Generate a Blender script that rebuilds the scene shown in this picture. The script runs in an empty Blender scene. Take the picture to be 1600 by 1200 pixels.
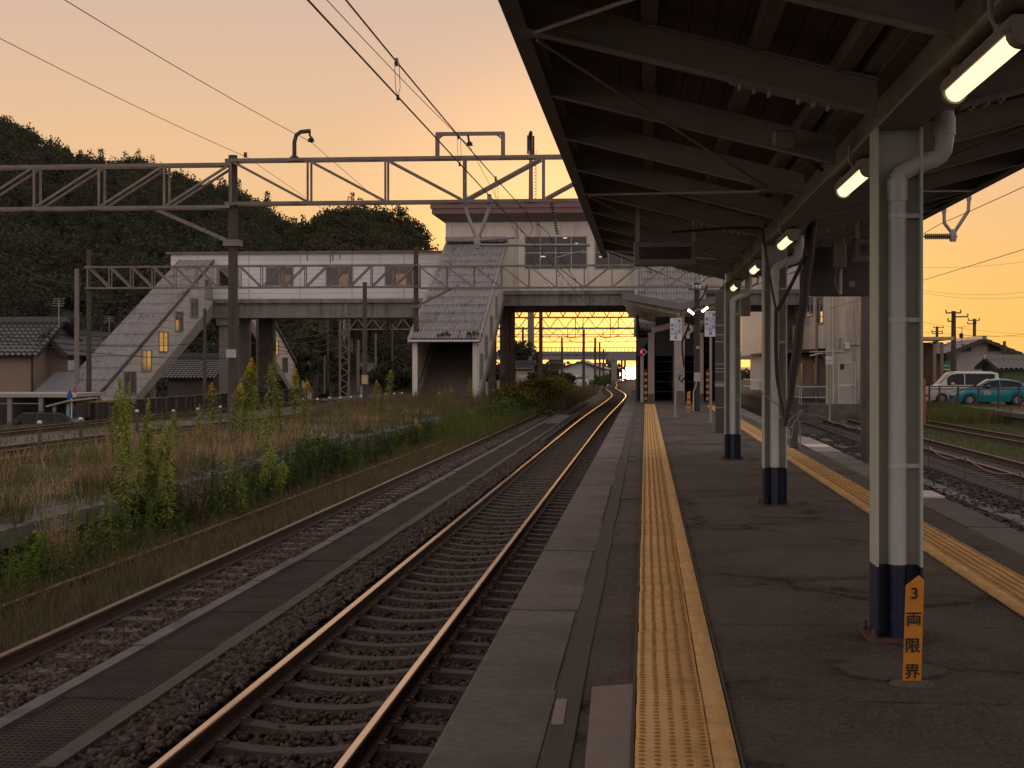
import bpy, math, random
import numpy as np
from mathutils import Vector
random.seed(7); RNG = np.random.default_rng(7)
S = bpy.context.scene
COL = S.collection
PI = math.pi
# ---------------------------------------------------------------- camera frame: x across, y along the track, z = 0 on the platform
F = 2340.0; ALPHA = math.atan(209.0 / F); CA, SA = math.cos(ALPHA), math.sin(ALPHA); EYE = 1.5
def W(px, py, d):                      # photo pixel + depth -> world point
    xc = (px - 800) * d / F
    return (xc * CA - d * SA, xc * SA + d * CA, EYE + (571 - py) * d / F)
def G(px, py, z):                      # photo pixel on the level plane z
    return W(px, py, (EYE - z) * F / (py - 571))
def XY(px, y):                         # world x of photo column px in the plane y
    k = (px - 800) / F
    return y * (k * CA - SA) / (CA + k * SA)
def ZY(py, x, y):                      # world z of photo row py at x, y
    return EYE + (571 - py) * (-x * SA + y * CA) / F

# ---------------------------------------------------------------- materials
MATS = {}
def mat(name, c1, c2=None, rough=.75, scale=3., bump=.0, bscale=60., metal=0., blotch=None, bl_scale=.6, bl_pos=.55,
        stretch=(1, 1, 1), emit=None, estr=0., island=0., spec=.5, vary=.08, trans=0.):
    if name in MATS: return MATS[name]
    m = bpy.data.materials.new(name); m.use_nodes = True
    nt = m.node_tree; N = nt.nodes; L = nt.links
    b = N['Principled BSDF']
    b.inputs['Roughness'].default_value = rough; b.inputs['Metallic'].default_value = metal
    b.inputs['Specular IOR Level'].default_value = spec
    tc = N.new('ShaderNodeTexCoord'); mp = N.new('ShaderNodeMapping'); mp.inputs['Scale'].default_value = stretch
    L.new(tc.outputs['Object'], mp.inputs['Vector'])
    c2 = c2 or tuple(v * .72 for v in c1)
    nz = N.new('ShaderNodeTexNoise'); nz.inputs['Scale'].default_value = scale; nz.inputs['Detail'].default_value = 8; nz.inputs['Roughness'].default_value = .65
    L.new(mp.outputs[0], nz.inputs['Vector'])
    rp = N.new('ShaderNodeMapRange'); rp.inputs[1].default_value = .3; rp.inputs[2].default_value = .7
    L.new(nz.outputs[0], rp.inputs[0])
    mx = N.new('ShaderNodeMix'); mx.data_type = 'RGBA'
    mx.inputs[6].default_value = (*c1, 1); mx.inputs[7].default_value = (*c2, 1)
    L.new(rp.outputs[0], mx.inputs[0]); col = mx.outputs[2]
    if blotch:
        n2 = N.new('ShaderNodeTexNoise'); n2.inputs['Scale'].default_value = bl_scale; n2.inputs['Detail'].default_value = 10; n2.inputs['Roughness'].default_value = .7
        L.new(mp.outputs[0], n2.inputs['Vector'])
        r2 = N.new('ShaderNodeMapRange'); r2.inputs[1].default_value = bl_pos; r2.inputs[2].default_value = bl_pos + .14
        L.new(n2.outputs[0], r2.inputs[0])
        m2 = N.new('ShaderNodeMix'); m2.data_type = 'RGBA'; m2.inputs[7].default_value = (*blotch, 1)
        L.new(r2.outputs[0], m2.inputs[0]); L.new(col, m2.inputs[6]); col = m2.outputs[2]
    if island or vary:
        if island:
            g = N.new('ShaderNodeNewGeometry'); src = g.outputs['Random Per Island']; a = island
        else:
            g = N.new('ShaderNodeObjectInfo'); src = g.outputs['Random']; a = vary
        r3 = N.new('ShaderNodeMapRange'); r3.inputs[3].default_value = 1 - a; r3.inputs[4].default_value = 1 + a
        L.new(src, r3.inputs[0])
        h = N.new('ShaderNodeHueSaturation'); L.new(r3.outputs[0], h.inputs['Value']); L.new(col, h.inputs['Color']); col = h.outputs[0]
    L.new(col, b.inputs['Base Color'])
    if bump:
        n3 = N.new('ShaderNodeTexNoise'); n3.inputs['Scale'].default_value = bscale; n3.inputs['Detail'].default_value = 4
        L.new(mp.outputs[0], n3.inputs['Vector'])
        bp = N.new('ShaderNodeBump'); bp.inputs['Strength'].default_value = bump; bp.inputs['Distance'].default_value = .02
        L.new(n3.outputs[0], bp.inputs['Height']); L.new(bp.outputs[0], b.inputs['Normal'])
    if emit:
        b.inputs['Emission Color'].default_value = (*emit, 1); b.inputs['Emission Strength'].default_value = estr
    if trans:
        b.inputs['Transmission Weight'].default_value = trans
    MATS[name] = m
    return m

# ---------------------------------------------------------------- mesh builder
class MB:
    def __init__(s): s.v = []; s.f = []; s.m = []; s.cur = 0
    def add(s, vs, fs, mi=None):
        o = len(s.v); s.v.extend([tuple(p) for p in vs])
        for f in fs: s.f.append(tuple(i + o for i in f)); s.m.append(s.cur if mi is None else mi)
        return s
    def box(s, x0, x1, y0, y1, z0, z1, mi=None):
        v = [(x, y, z) for z in (z0, z1) for y in (y0, y1) for x in (x0, x1)]
        return s.add(v, [(0, 2, 3, 1), (4, 5, 7, 6), (0, 1, 5, 4), (2, 6, 7, 3), (0, 4, 6, 2), (1, 3, 7, 5)], mi)
    def bar(s, p, q, w, h, up=(0, 0, 1), mi=None):      # rectangular bar, w across, h along up
        p, q = Vector(p), Vector(q); d = (q - p).normalized(); u = Vector(up)
        if abs(d.dot(u)) > .98: u = Vector((0, 1, 0))
        r = d.cross(u).normalized(); u = r.cross(d).normalized()
        v = []
        for e in (p, q):
            for a, b in ((-1, -1), (1, -1), (1, 1), (-1, 1)): v.append(e + r * a * w / 2 + u * b * h / 2)
        return s.add(v, [(3, 2, 1, 0), (4, 5, 6, 7)] + [(i, (i + 1) % 4, 4 + (i + 1) % 4, 4 + i) for i in range(4)], mi)
    def tube(s, pts, r, n=8, mi=None, cap=True):
        pts = [Vector(p) for p in pts]; rs = r if isinstance(r, (list, tuple)) else [r] * len(pts)
        v = []; ref = None
        for i, p in enumerate(pts):
            a = pts[max(i - 1, 0)]; b = pts[min(i + 1, len(pts) - 1)]; d = (b - a).normalized()
            if ref is None: ref = Vector((0, 0, 1)) if abs(d.z) < .9 else Vector((1, 0, 0))
            e1 = d.cross(ref).normalized(); e2 = e1.cross(d).normalized(); ref = e2
            for k in range(n):
                t = 2 * PI * k / n; v.append(p + (e1 * math.cos(t) + e2 * math.sin(t)) * rs[i])
        f = [(i * n + k, i * n + (k + 1) % n, (i + 1) * n + (k + 1) % n, (i + 1) * n + k) for i in range(len(pts) - 1) for k in range(n)]
        if cap: f += [tuple(range(n))[::-1], tuple(range((len(pts) - 1) * n, len(pts) * n))]
        return s.add(v, f, mi)
    def prism(s, prof, vec, mi=None):                    # closed polygon swept along vec
        n = len(prof); vec = Vector(vec); v = [Vector(p) for p in prof]; v += [p + vec for p in v]
        return s.add(v, [tuple(range(n))[::-1], tuple(range(n, 2 * n))] + [(i, (i + 1) % n, n + (i + 1) % n, n + i) for i in range(n)], mi)
    def slab(s, quad, t, mi=None):                       # a quad given thickness t along its normal (downwards)
        q = [Vector(p) for p in quad]; n = (q[1] - q[0]).cross(q[3] - q[0]).normalized() * -t
        return s.add(q + [p + n for p in q], [(0, 1, 2, 3), (7, 6, 5, 4)] + [(i + 4, (i + 1) % 4 + 4, (i + 1) % 4, i) for i in range(4)], mi)
    def lathe(s, c, prof, n=12, mi=None):                # (r, z) profile about a vertical axis
        v = [(c[0] + r * math.cos(2 * PI * k / n), c[1] + r * math.sin(2 * PI * k / n), c[2] + z) for r, z in prof for k in range(n)]
        f = [(i * n + k, i * n + (k + 1) % n, (i + 1) * n + (k + 1) % n, (i + 1) * n + k) for i in range(len(prof) - 1) for k in range(n)]
        return s.add(v, f + [tuple(range(n))[::-1], tuple(range((len(prof) - 1) * n, len(prof) * n))], mi)
    def build(s, name, mats, parent=None, smooth=False, bevel=0):
        vs = np.array(s.v, dtype=np.float64)
        if parent is not None: org = np.array(wloc(parent))
        else:
            lo, hi = vs.min(0), vs.max(0); org = np.array([(lo[0] + hi[0]) / 2, (lo[1] + hi[1]) / 2, lo[2]])
        me = bpy.data.meshes.new(name); me.from_pydata((vs - org).tolist(), [], s.f); me.update()
        return link(name, me, mats, parent, org, s.m, smooth, bevel)
def wloc(o):
    p = Vector(o.location)
    while o.parent is not None: o = o.parent; p += o.location
    return p
def link(name, me, mats, parent=None, org=None, mi=None, smooth=False, bevel=0):
    for m in (mats if isinstance(mats, (list, tuple)) else [mats]): me.materials.append(m)
    if mi is not None and len(me.materials) > 1: me.polygons.foreach_set('material_index', mi)
    if smooth:
        me.polygons.foreach_set('use_smooth', [True] * len(me.polygons))
        try: me.set_sharp_from_angle(angle=math.radians(40))
        except Exception: pass
    o = bpy.data.objects.new(name, me); COL.objects.link(o)
    if parent is not None: o.parent = parent
    elif org is not None: o.location = org
    if bevel:
        b = o.modifiers.new('edge', 'BEVEL'); b.width = bevel; b.segments = 1; b.limit_method = 'ANGLE'
    return o
def npmesh(name, V, FQ, mats, parent=None, org=(0, 0, 0), mi=None):    # many equal-sized faces
    V = np.asarray(V, dtype=np.float32) - np.asarray(org, dtype=np.float32); FQ = np.asarray(FQ, dtype=np.int32); n = FQ.shape[1]
    me = bpy.data.meshes.new(name)
    me.vertices.add(len(V)); me.vertices.foreach_set('co', V.ravel())
    me.loops.add(FQ.size); me.loops.foreach_set('vertex_index', FQ.ravel())
    me.polygons.add(len(FQ)); me.polygons.foreach_set('loop_start', np.arange(0, FQ.size, n, dtype=np.int32))
    me.update(calc_edges=True)
    return link(name, me, mats, parent, org, mi)
def tag(o, label, cat, group=None, kind=None):
    o['label'] = label; o['category'] = cat
    if group: o['group'] = group
    if kind: o['kind'] = kind
    return o
def T(name, label, cat, loc=(0, 0, 0), group=None):
    o = bpy.data.objects.new(name, None); COL.objects.link(o); o.location = loc; o.empty_display_size = .2
    return tag(o, label, cat, group)
def ST(o): o['kind'] = 'structure'; return o
def STUFF(o): o['kind'] = 'stuff'; return o
def kids(o): return [c for c in COL.objects if c.parent == o]
CH = {}
def copy_tree(o, loc=None, rotz=None, label=None, group=None, scale=None, parent=None):
    c = o.copy(); COL.objects.link(c); c.parent = parent
    if loc is not None: c.location = loc
    if rotz is not None: c.rotation_euler = (0, 0, rotz)
    if scale is not None: c.scale = scale
    if label: c['label'] = label
    if group: c['group'] = group
    for ch in o.children: copy_tree(ch, parent=c)
    return c
_dg = None
def text_mesh(s, size):                # outline of one line of lettering, in the xy plane, centred
    cu = bpy.data.curves.new('lettering', 'FONT'); cu.body = s; cu.size = size; cu.align_x = 'CENTER'; cu.align_y = 'CENTER'; cu.extrude = .0008; cu.offset = size * .012
    o = bpy.data.objects.new('lettering', cu); COL.objects.link(o)
    me = bpy.data.meshes.new_from_object(o.evaluated_get(bpy.context.evaluated_depsgraph_get()))
    vs = [tuple(v.co) for v in me.vertices]; fs = [tuple(p.vertices) for p in me.polygons]
    bpy.data.objects.remove(o); bpy.data.curves.remove(cu); bpy.data.meshes.remove(me)
    return vs, fs
def put_text(mb, s, size, c, right=(1, 0, 0), up=(0, 0, 1), fit=None):
    vs, fs = text_mesh(s, size); r = Vector(right); u = Vector(up); n = r.cross(u); c = Vector(c)
    xs = [v[0] for v in vs]; ys = [v[1] for v in vs]; ox = (min(xs) + max(xs)) / 2; oy = (min(ys) + max(ys)) / 2
    mb.add([c + r * (x - ox) + u * (y - oy) + n * z for x, y, z in vs], fs)

# common materials
steel_dark = mat('steel_canopy', (.34, .315, .28), (.25, .23, .205), .6, 2, .1, 40, blotch=(.13, .1, .08), bl_scale=1.2, bl_pos=.62)
green_grey = mat('paint_greygreen', (.50, .53, .465), (.42, .45, .39), .36, 5, .06, 40, blotch=(.22, .19, .15), bl_scale=5, bl_pos=.66)
navy = mat('paint_navy', (.008, .017, .055), (.006, .012, .038), .4, 5, .06, 40, blotch=(.075, .065, .06), bl_scale=7, bl_pos=.63)
pvc = mat('pvc_grey', (.54, .57, .555), (.47, .5, .485), .35, 4, .04, 30)
concrete = mat('concrete', (.30, .275, .25), (.21, .19, .172), .9, 3, .25, 60, blotch=(.11, .1, .09), bl_scale=.8, bl_pos=.56)
concrete_dark = mat('concrete_dark', (.15, .135, .12), (.085, .076, .068), .92, 3, .3, 50, blotch=(.05, .045, .04), bl_scale=1., bl_pos=.5)
rust = mat('rusty_steel', (.13, .062, .036), (.062, .034, .023), .8, 9, .25, 80)
truss_paint = mat('truss_paint', (.235, .20, .162), (.15, .12, .096), .65, 3, .1, 60, blotch=(.13, .062, .036), bl_scale=2.2, bl_pos=.56)
pole_conc = mat('pole_weathered', (.10, .082, .068), (.055, .046, .04), .85, 6, .2, 60, stretch=(1, 1, .2))
black_metal = mat('black_metal', (.025, .023, .022), None, .5)
cable_black = mat('cable_black', (.014, .013, .013), (.025, .022, .02), .55, 9, .2, 40)
wire_mat = mat('wire', (.055, .046, .04), None, .5, metal=.6)
alu = mat('galvanised', (.30, .295, .285), (.22, .215, .21), .45, 6, metal=.5)
glass_dark = mat('window_glass', (.42, .41, .40), (.36, .35, .34), .06, 1, metal=.75)
white_paint = mat('white_paint', (.62, .61, .58), (.5, .485, .46), .55, 3, blotch=(.33, .29, .25), bl_scale=1., bl_pos=.66)
asphalt_roof = mat('slate_corrugated', (.37, .345, .335), (.23, .21, .205), .8, 2.5, .15, 40, stretch=(2.5, .6, .6), blotch=(.10, .09, .085), bl_scale=1.0, bl_pos=.55)
# ================================================================ ground, platform, beds
def shader(name):
    m = bpy.data.materials.new(name); m.use_nodes = True; MATS[name] = m
    return m, m.node_tree.nodes, m.node_tree.links, m.node_tree.nodes['Principled BSDF']
def noise(N, L, vec, scale, detail=8, rough=.6, dist=0):
    n = N.new('ShaderNodeTexNoise'); n.inputs['Scale'].default_value = scale; n.inputs['Detail'].default_value = detail
    n.inputs['Roughness'].default_value = rough; n.inputs['Distortion'].default_value = dist
    if vec is not None: L.new(vec, n.inputs['Vector'])
    return n.outputs[0]
def rng(N, L, v, a, b, c=0., d=1.):
    r = N.new('ShaderNodeMapRange'); r.inputs[1].default_value = a; r.inputs[2].default_value = b; r.inputs[3].default_value = c; r.inputs[4].default_value = d
    L.new(v, r.inputs[0]); return r.outputs[0]
def mixc(N, L, f, a, b):
    m = N.new('ShaderNodeMix'); m.data_type = 'RGBA'
    if isinstance(f, float): m.inputs[0].default_value = f
    else: L.new(f, m.inputs[0])
    for i, c in ((6, a), (7, b)):
        if isinstance(c, tuple): m.inputs[i].default_value = (*c, 1)
        else: L.new(c, m.inputs[i])
    return m.outputs[2]
def mth(N, L, op, a, b=None):
    m = N.new('ShaderNodeMath'); m.operation = op
    for i, c in enumerate((a, b)):
        if c is None: continue
        if isinstance(c, (int, float)): m.inputs[i].default_value = c
        else: L.new(c, m.inputs[i])
    return m.outputs[0]
def worldpos(N, L, scale=(1, 1, 1)):
    g = N.new('ShaderNodeNewGeometry'); mp = N.new('ShaderNodeMapping'); mp.inputs['Scale'].default_value = scale
    L.new(g.outputs['Position'], mp.inputs['Vector']); return mp.outputs[0]
def bumpn(N, L, b, h, strength=.5, dist=.01):
    bp = N.new('ShaderNodeBump'); bp.inputs['Strength'].default_value = strength; bp.inputs['Distance'].default_value = dist
    L.new(h, bp.inputs['Height']); L.new(bp.outputs[0], b.inputs['Normal'])

def asphalt_mat():
    m, N, L, b = shader('platform_asphalt'); P = worldpos(N, L)
    fine = noise(N, L, P, 38, 6, .9); mid = noise(N, L, P, 6, 9, .75); big = noise(N, L, P, .5, 8, .68, .6); stain = noise(N, L, P, 1.7, 6, .6, 1.2)
    c = mixc(N, L, rng(N, L, fine, .40, .62), (.028, .022, .018), (.155, .128, .108))
    c = mixc(N, L, rng(N, L, mid, .42, .68, 0, .65), c, (.044, .036, .030))
    c = mixc(N, L, rng(N, L, big, .44, .60, 0, .6), c, (.13, .108, .09))
    c = mixc(N, L, rng(N, L, stain, .60, .72, 0, .6), c, (.03, .025, .021))
    vo = N.new('ShaderNodeTexVoronoi'); vo.inputs['Scale'].default_value = 13; L.new(P, vo.inputs['Vector'])
    sp = mth(N, L, 'MULTIPLY', rng(N, L, vo.outputs['Distance'], .05, .10, 1, 0), rng(N, L, noise(N, L, P, 4, 2), .5, .58))
    c = mixc(N, L, mth(N, L, 'MULTIPLY', sp, .75), c, (.33, .29, .25))
    wv = N.new('ShaderNodeVectorMath'); wv.operation = 'MULTIPLY_ADD'
    nc = N.new('ShaderNodeTexNoise'); nc.inputs['Scale'].default_value = 3.2; nc.inputs['Detail'].default_value = 9; nc.inputs['Roughness'].default_value = .72; L.new(P, nc.inputs['Vector'])
    wv.inputs[1].default_value = (.75, .75, 0); L.new(nc.outputs['Color'], wv.inputs[0]); L.new(P, wv.inputs[2])
    v2 = N.new('ShaderNodeTexVoronoi'); v2.feature = 'DISTANCE_TO_EDGE'; v2.inputs['Scale'].default_value = .46; L.new(wv.outputs[0], v2.inputs['Vector'])
    wid = rng(N, L, noise(N, L, P, 2.5, 4), .4, .65, .004, .016)
    ck = mth(N, L, 'LESS_THAN', v2.outputs['Distance'], wid); halo = rng(N, L, v2.outputs['Distance'], .0, .06, 1, 0)
    pres = rng(N, L, noise(N, L, P, .55, 3), .44, .54)
    ck = mth(N, L, 'MULTIPLY', ck, pres); halo = mth(N, L, 'MULTIPLY', mth(N, L, 'MULTIPLY', halo, pres), .45)
    sep = N.new('ShaderNodeSeparateXYZ'); L.new(P, sep.inputs[0])
    yy = mth(N, L, 'ADD', sep.outputs[1], mth(N, L, 'MULTIPLY', noise(N, L, P, 2.3, 8, .7), .13))
    j = mth(N, L, 'ABSOLUTE', mth(N, L, 'SUBTRACT', mth(N, L, 'FRACT', mth(N, L, 'DIVIDE', yy, 1.97)), .5))
    j = mth(N, L, 'MULTIPLY', rng(N, L, j, .002, .006, 1, 0), rng(N, L, noise(N, L, P, 3.1, 3), .35, .6, .25, 1))
    lines = mth(N, L, 'MAXIMUM', ck, j)
    c = mixc(N, L, mth(N, L, 'MAXIMUM', mth(N, L, 'MULTIPLY', lines, .9), halo), c, (.012, .010, .009))
    L.new(c, b.inputs['Base Color']); b.inputs['Roughness'].default_value = .93; b.inputs['Specular IOR Level'].default_value = .2
    h = mth(N, L, 'SUBTRACT', mth(N, L, 'ADD', fine, mth(N, L, 'MULTIPLY', mid, .8)), mth(N, L, 'MULTIPLY', lines, 3))
    bumpn(N, L, b, h, .8, .012)
    return m
def ballast_mat(name, c1, c2, c3):
    m, N, L, b = shader(name); P = worldpos(N, L)
    v = N.new('ShaderNodeTexVoronoi'); v.inputs['Scale'].default_value = 19; L.new(P, v.inputs['Vector'])
    c = mixc(N, L, rng(N, L, v.outputs['Color'], .1, .9), c1, c2)
    c = mixc(N, L, rng(N, L, v.outputs['Distance'], .25, .6, 0, .8), c, tuple(.4 * q for q in c1))
    c = mixc(N, L, rng(N, L, noise(N, L, P, 1.2), .48, .64, 0, .6), c, c3)
    L.new(c, b.inputs['Base Color']); b.inputs['Roughness'].default_value = .9
    bumpn(N, L, b, mth(N, L, 'SUBTRACT', 1, v.outputs['Distance']), .9, .05)
    return m
def soil_mat(name, c1, c2, c3, s=1.):
    m, N, L, b = shader(name); P = worldpos(N, L)
    n1 = noise(N, L, P, 1.1 * s, 8, .65); n2 = noise(N, L, P, 40, 4, .7); n3 = noise(N, L, P, .25 * s, 5)
    c = mixc(N, L, rng(N, L, n1, .36, .62), c1, c2); c = mixc(N, L, rng(N, L, n3, .45, .6), c, c3)
    c = mixc(N, L, rng(N, L, n2, .35, .7, 0, .5), c, tuple(.55 * q for q in c1))
    L.new(c, b.inputs['Base Color']); b.inputs['Roughness'].default_value = .95; b.inputs['Specular IOR Level'].default_value = .2
    bumpn(N, L, b, mth(N, L, 'ADD', n2, mth(N, L, 'MULTIPLY', n1, 2)), .8, .04)
    return m
asph = asphalt_mat()
bed_main = ballast_mat('ballast_main', (.038, .025, .019), (.075, .052, .041), (.03, .021, .017))
bed_old = ballast_mat('ballast_rusty', (.055, .03, .023), (.11, .07, .055), (.043, .029, .023))
bed_side = ballast_mat('ballast_side', (.036, .03, .026), (.075, .063, .055), (.028, .025, .022))
soil = soil_mat('soil', (.10, .078, .055), (.14, .112, .078), (.075, .068, .036))
soil_dry = soil_mat('soil_dry', (.19, .16, .14), (.21, .17, .135), (.12, .105, .07), .7)
turf = soil_mat('turf', (.055, .068, .022), (.085, .083, .032), (.045, .06, .018))

# ground: one sheet to the coast, falling away to the sea beyond the town
def gz(x, y):
    z = -1.27
    def sm(a, b, t): t = min(max((t - a) / (b - a), 0), 1); return t * t * (3 - 2 * t)
    z += -1.1 * sm(-27.2, -29.5, x) if y > 40 else 0
    if 17.4 < x and y < 130: z += .58
    z += -17 * sm(300, 430, y)
    return z
xs = sorted(set([-900, -500, -300, -150, -80, -50, -40, -34, -29.5, -28.5, -28, -27.2, -20, -12, -4, 4, 12, 17, 17.41, 22, 30, 50, 90, 150, 300, 600, 900]))
ys = [-80, -20, 5, 20, 39, 41, 60, 80, 100, 120, 129, 131, 160, 200, 250, 300] + [310 + 10 * i for i in range(13)] + [460, 520]
mb = MB(); mb.add([(x, y, gz(x, y)) for y in ys for x in xs], [(j * len(xs) + i, j * len(xs) + i + 1, (j + 1) * len(xs) + i + 1, (j + 1) * len(xs) + i) for j in range(len(ys) - 1) for i in range(len(xs) - 1)])
ST(mb.build('ground', soil))
mb = MB(); mb.add([(-9000, 380, -13.5), (9000, 380, -13.5), (9000, 14000, -13.5), (-9000, 14000, -13.5)], [(0, 1, 2, 3)])
sea_m = mat('sea_water', (.05, .045, .04), None, .27, .05, .25, .8, spec=.6)
ST(mb.build('sea', sea_m))

# station platform: an asphalt top with a concrete edge course
PL, PR, PY0, PY1 = -.84, 3.37, -6., 92.
mb = MB(); mb.box(PL + .08, PR - .02, PY0, PY1, -1.25, -.012)
mb.build('platform_wall', concrete_dark)
for o in [bpy.data.objects['platform_wall']]: o.name = 'platform_face_wall'; tag(o, 'dark stained concrete side wall under the station platform', 'platform wall')
mb = MB(); mb.add([(PL + .43, PY0, -.011), (PR - .42, PY0, -.011), (PR - .42, PY1, -.011), (PL + .43, PY1, -.011)], [(0, 1, 2, 3)])
# gentle waves in the old asphalt
nx, ny = 24, 300; X = np.linspace(PL + .43, PR - .42, nx); Y = PY0 + (PY1 - PY0) * np.linspace(0, 1, ny) ** 1.6
VX, VY = np.meshgrid(X, Y); VZ = -.006 + .004 * np.sin(VX * 2.1 + np.sin(VY * .7) * 1.3) * np.sin(VY * 1.3 + VX)
idx = np.arange(nx * ny).reshape(ny, nx)
FQ = np.stack([idx[:-1, :-1], idx[:-1, 1:], idx[1:, 1:], idx[1:, :-1]], -1).reshape(-1, 4)
ST(npmesh('platform', np.stack([VX, VY, VZ], -1).reshape(-1, 3), FQ, asph))
edge_m = mat('platform_edge_slab', (.14, .12, .102), (.07, .06, .05), .85, 14, .35, 50, blotch=(.06, .053, .047), bl_scale=1.1, bl_pos=.5, vary=.2)
patch_m = mat('patch_concrete', (.19, .15, .13), (.135, .108, .094), .85, 6, .3, 70, blotch=(.15, .13, .12), bl_scale=1.6, bl_pos=.55)
y = PY0; k = 0
while y < 89:
    L_ = 1.5 + .9 * random.random() if not 8.5 < y < 10.2 else .55
    for side in (0, 1):
        x0 = PL if side == 0 else PR - .42 + .015 * random.random(); x1 = PL + .425 + .015 * random.random() - (.02 if k % 3 else 0) if side == 0 else PR
        if side == 0 and 9.2 < y < 10.6 and L_ < .6: x1 += .05
        dz = random.uniform(-.004, .008)
        b = MB(); b.prism([(x0, y + .006, -.14), (x1, y + .006, -.14), (x1, y + .006, -.006 + dz), (x0 + .02, y + .006, -.004 + dz), (x0, y + .006, -.02)], (0, L_ - .012, 0))
        ST(b.build('platform_edge', edge_m, smooth=False))
    y += L_; k += 1
# kerb joint strip of newer asphalt and two pale repair patches
def sheet(name, pts, z, m):
    b = MB(); n = len(pts); b.add([(x, y, z) for x, y in pts] + [(x, y, z - .02) for x, y in pts], [tuple(range(n))] + [(i, i + n, (i + 1) % n + n, (i + 1) % n)[::-1] for i in range(n)])
    return b.build(name, m)
joint_m = mat('joint_asphalt', (.035, .03, .026), (.06, .05, .042), .9, 22, .5, 60)
rr = []
for i in range(60):
    yy = 3 + i * .95; rr.append((PL + .55 + random.uniform(-.008, .008), yy))
sheet_pts = [(PL + .437, 3.)] + rr + [(PL + .437, rr[-1][1])]
ST(sheet('platform_joint_path', sheet_pts, .003, joint_m))
a = [G(925, 1075, 0), G(990, 1070, 0), G(985, 1260, 0), G(908, 1260, 0)]
ST(sheet('platform_patch_path', [(p[0], p[1]) for p in a][::-1][::-1], .006, patch_m))
a = [G(869, 1094, 0), G(886, 1094, 0), G(880, 1134, 0), G(861, 1134, 0)]
ST(sheet('platform_mark_path', [(p[0], p[1]) for p in a], .007, mat('mark_block', (.22, .17, .145), (.16, .125, .105), .85, 30, .4, 90)))
# foot patches in front of columns
for i, (px, py, w_, l_) in enumerate(((1230, 806, .62, .35), (1395, 1046, .5, .55))):
    p = G(px, py, 0)
    pts = [(p[0] + w_ * .5 * math.cos(a) * random.uniform(.8, 1.25), p[1] + l_ * .5 * math.sin(a) * random.uniform(.8, 1.25)) for a in [2 * PI * k / 13 for k in range(13)]]
    ST(sheet('column_patch_path', pts, .003, mat('foot_patch', (.075, .062, .052), (.034, .028, .024), .9, 14, .5, 60)))
p = G(1425, 1068, 0)
b = MB(); b.lathe((p[0], p[1] + .02, -.01), [(.105, 0), (.10, .012), (.07, .018), (.02, .020)], 11); b.v = [(p[0] + (x - p[0]) * 1., p[1] + (y - p[1]) * .8, z) for x, y, z in b.v]
ST(b.build('mortar_path', mat('mortar', (.15, .125, .098), (.08, .067, .054), .95, 20, .6, 50)))
# pale repaired slab at the other edge
for (pts, z) in (([(1262, 690), (1300, 690), (1322, 715), (1285, 715)], .012), ([(1441, 766), (1462, 774), (1441, 774)], .012)):
    q = [G(px, py, 0) for px, py in pts]
ST(sheet('platform_slab_path', [(PR - .43, 26.2), (PR + .0, 26.2), (PR + .0, 31.5), (PR - .43, 31.5)], .014, mat('pale_slab', (.26, .255, .255), (.2, .196, .196), .8, 4, .2, 60)))
ST(sheet('platform_mark_path', [(PR - .43, 27.7), (PR, 27.7), (PR, 28.6), (PR - .43, 28.6)], .018, mat('mark_white', (.62, .55, .48), (.5, .44, .39), .8, 8, .2, 60)))
ST(sheet('platform_mark_path', [(PR - .25, 17.3), (PR, 17.3), (PR, 18.1), (PR - .25, 18.1)], .018, MATS['mark_white']))

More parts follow.
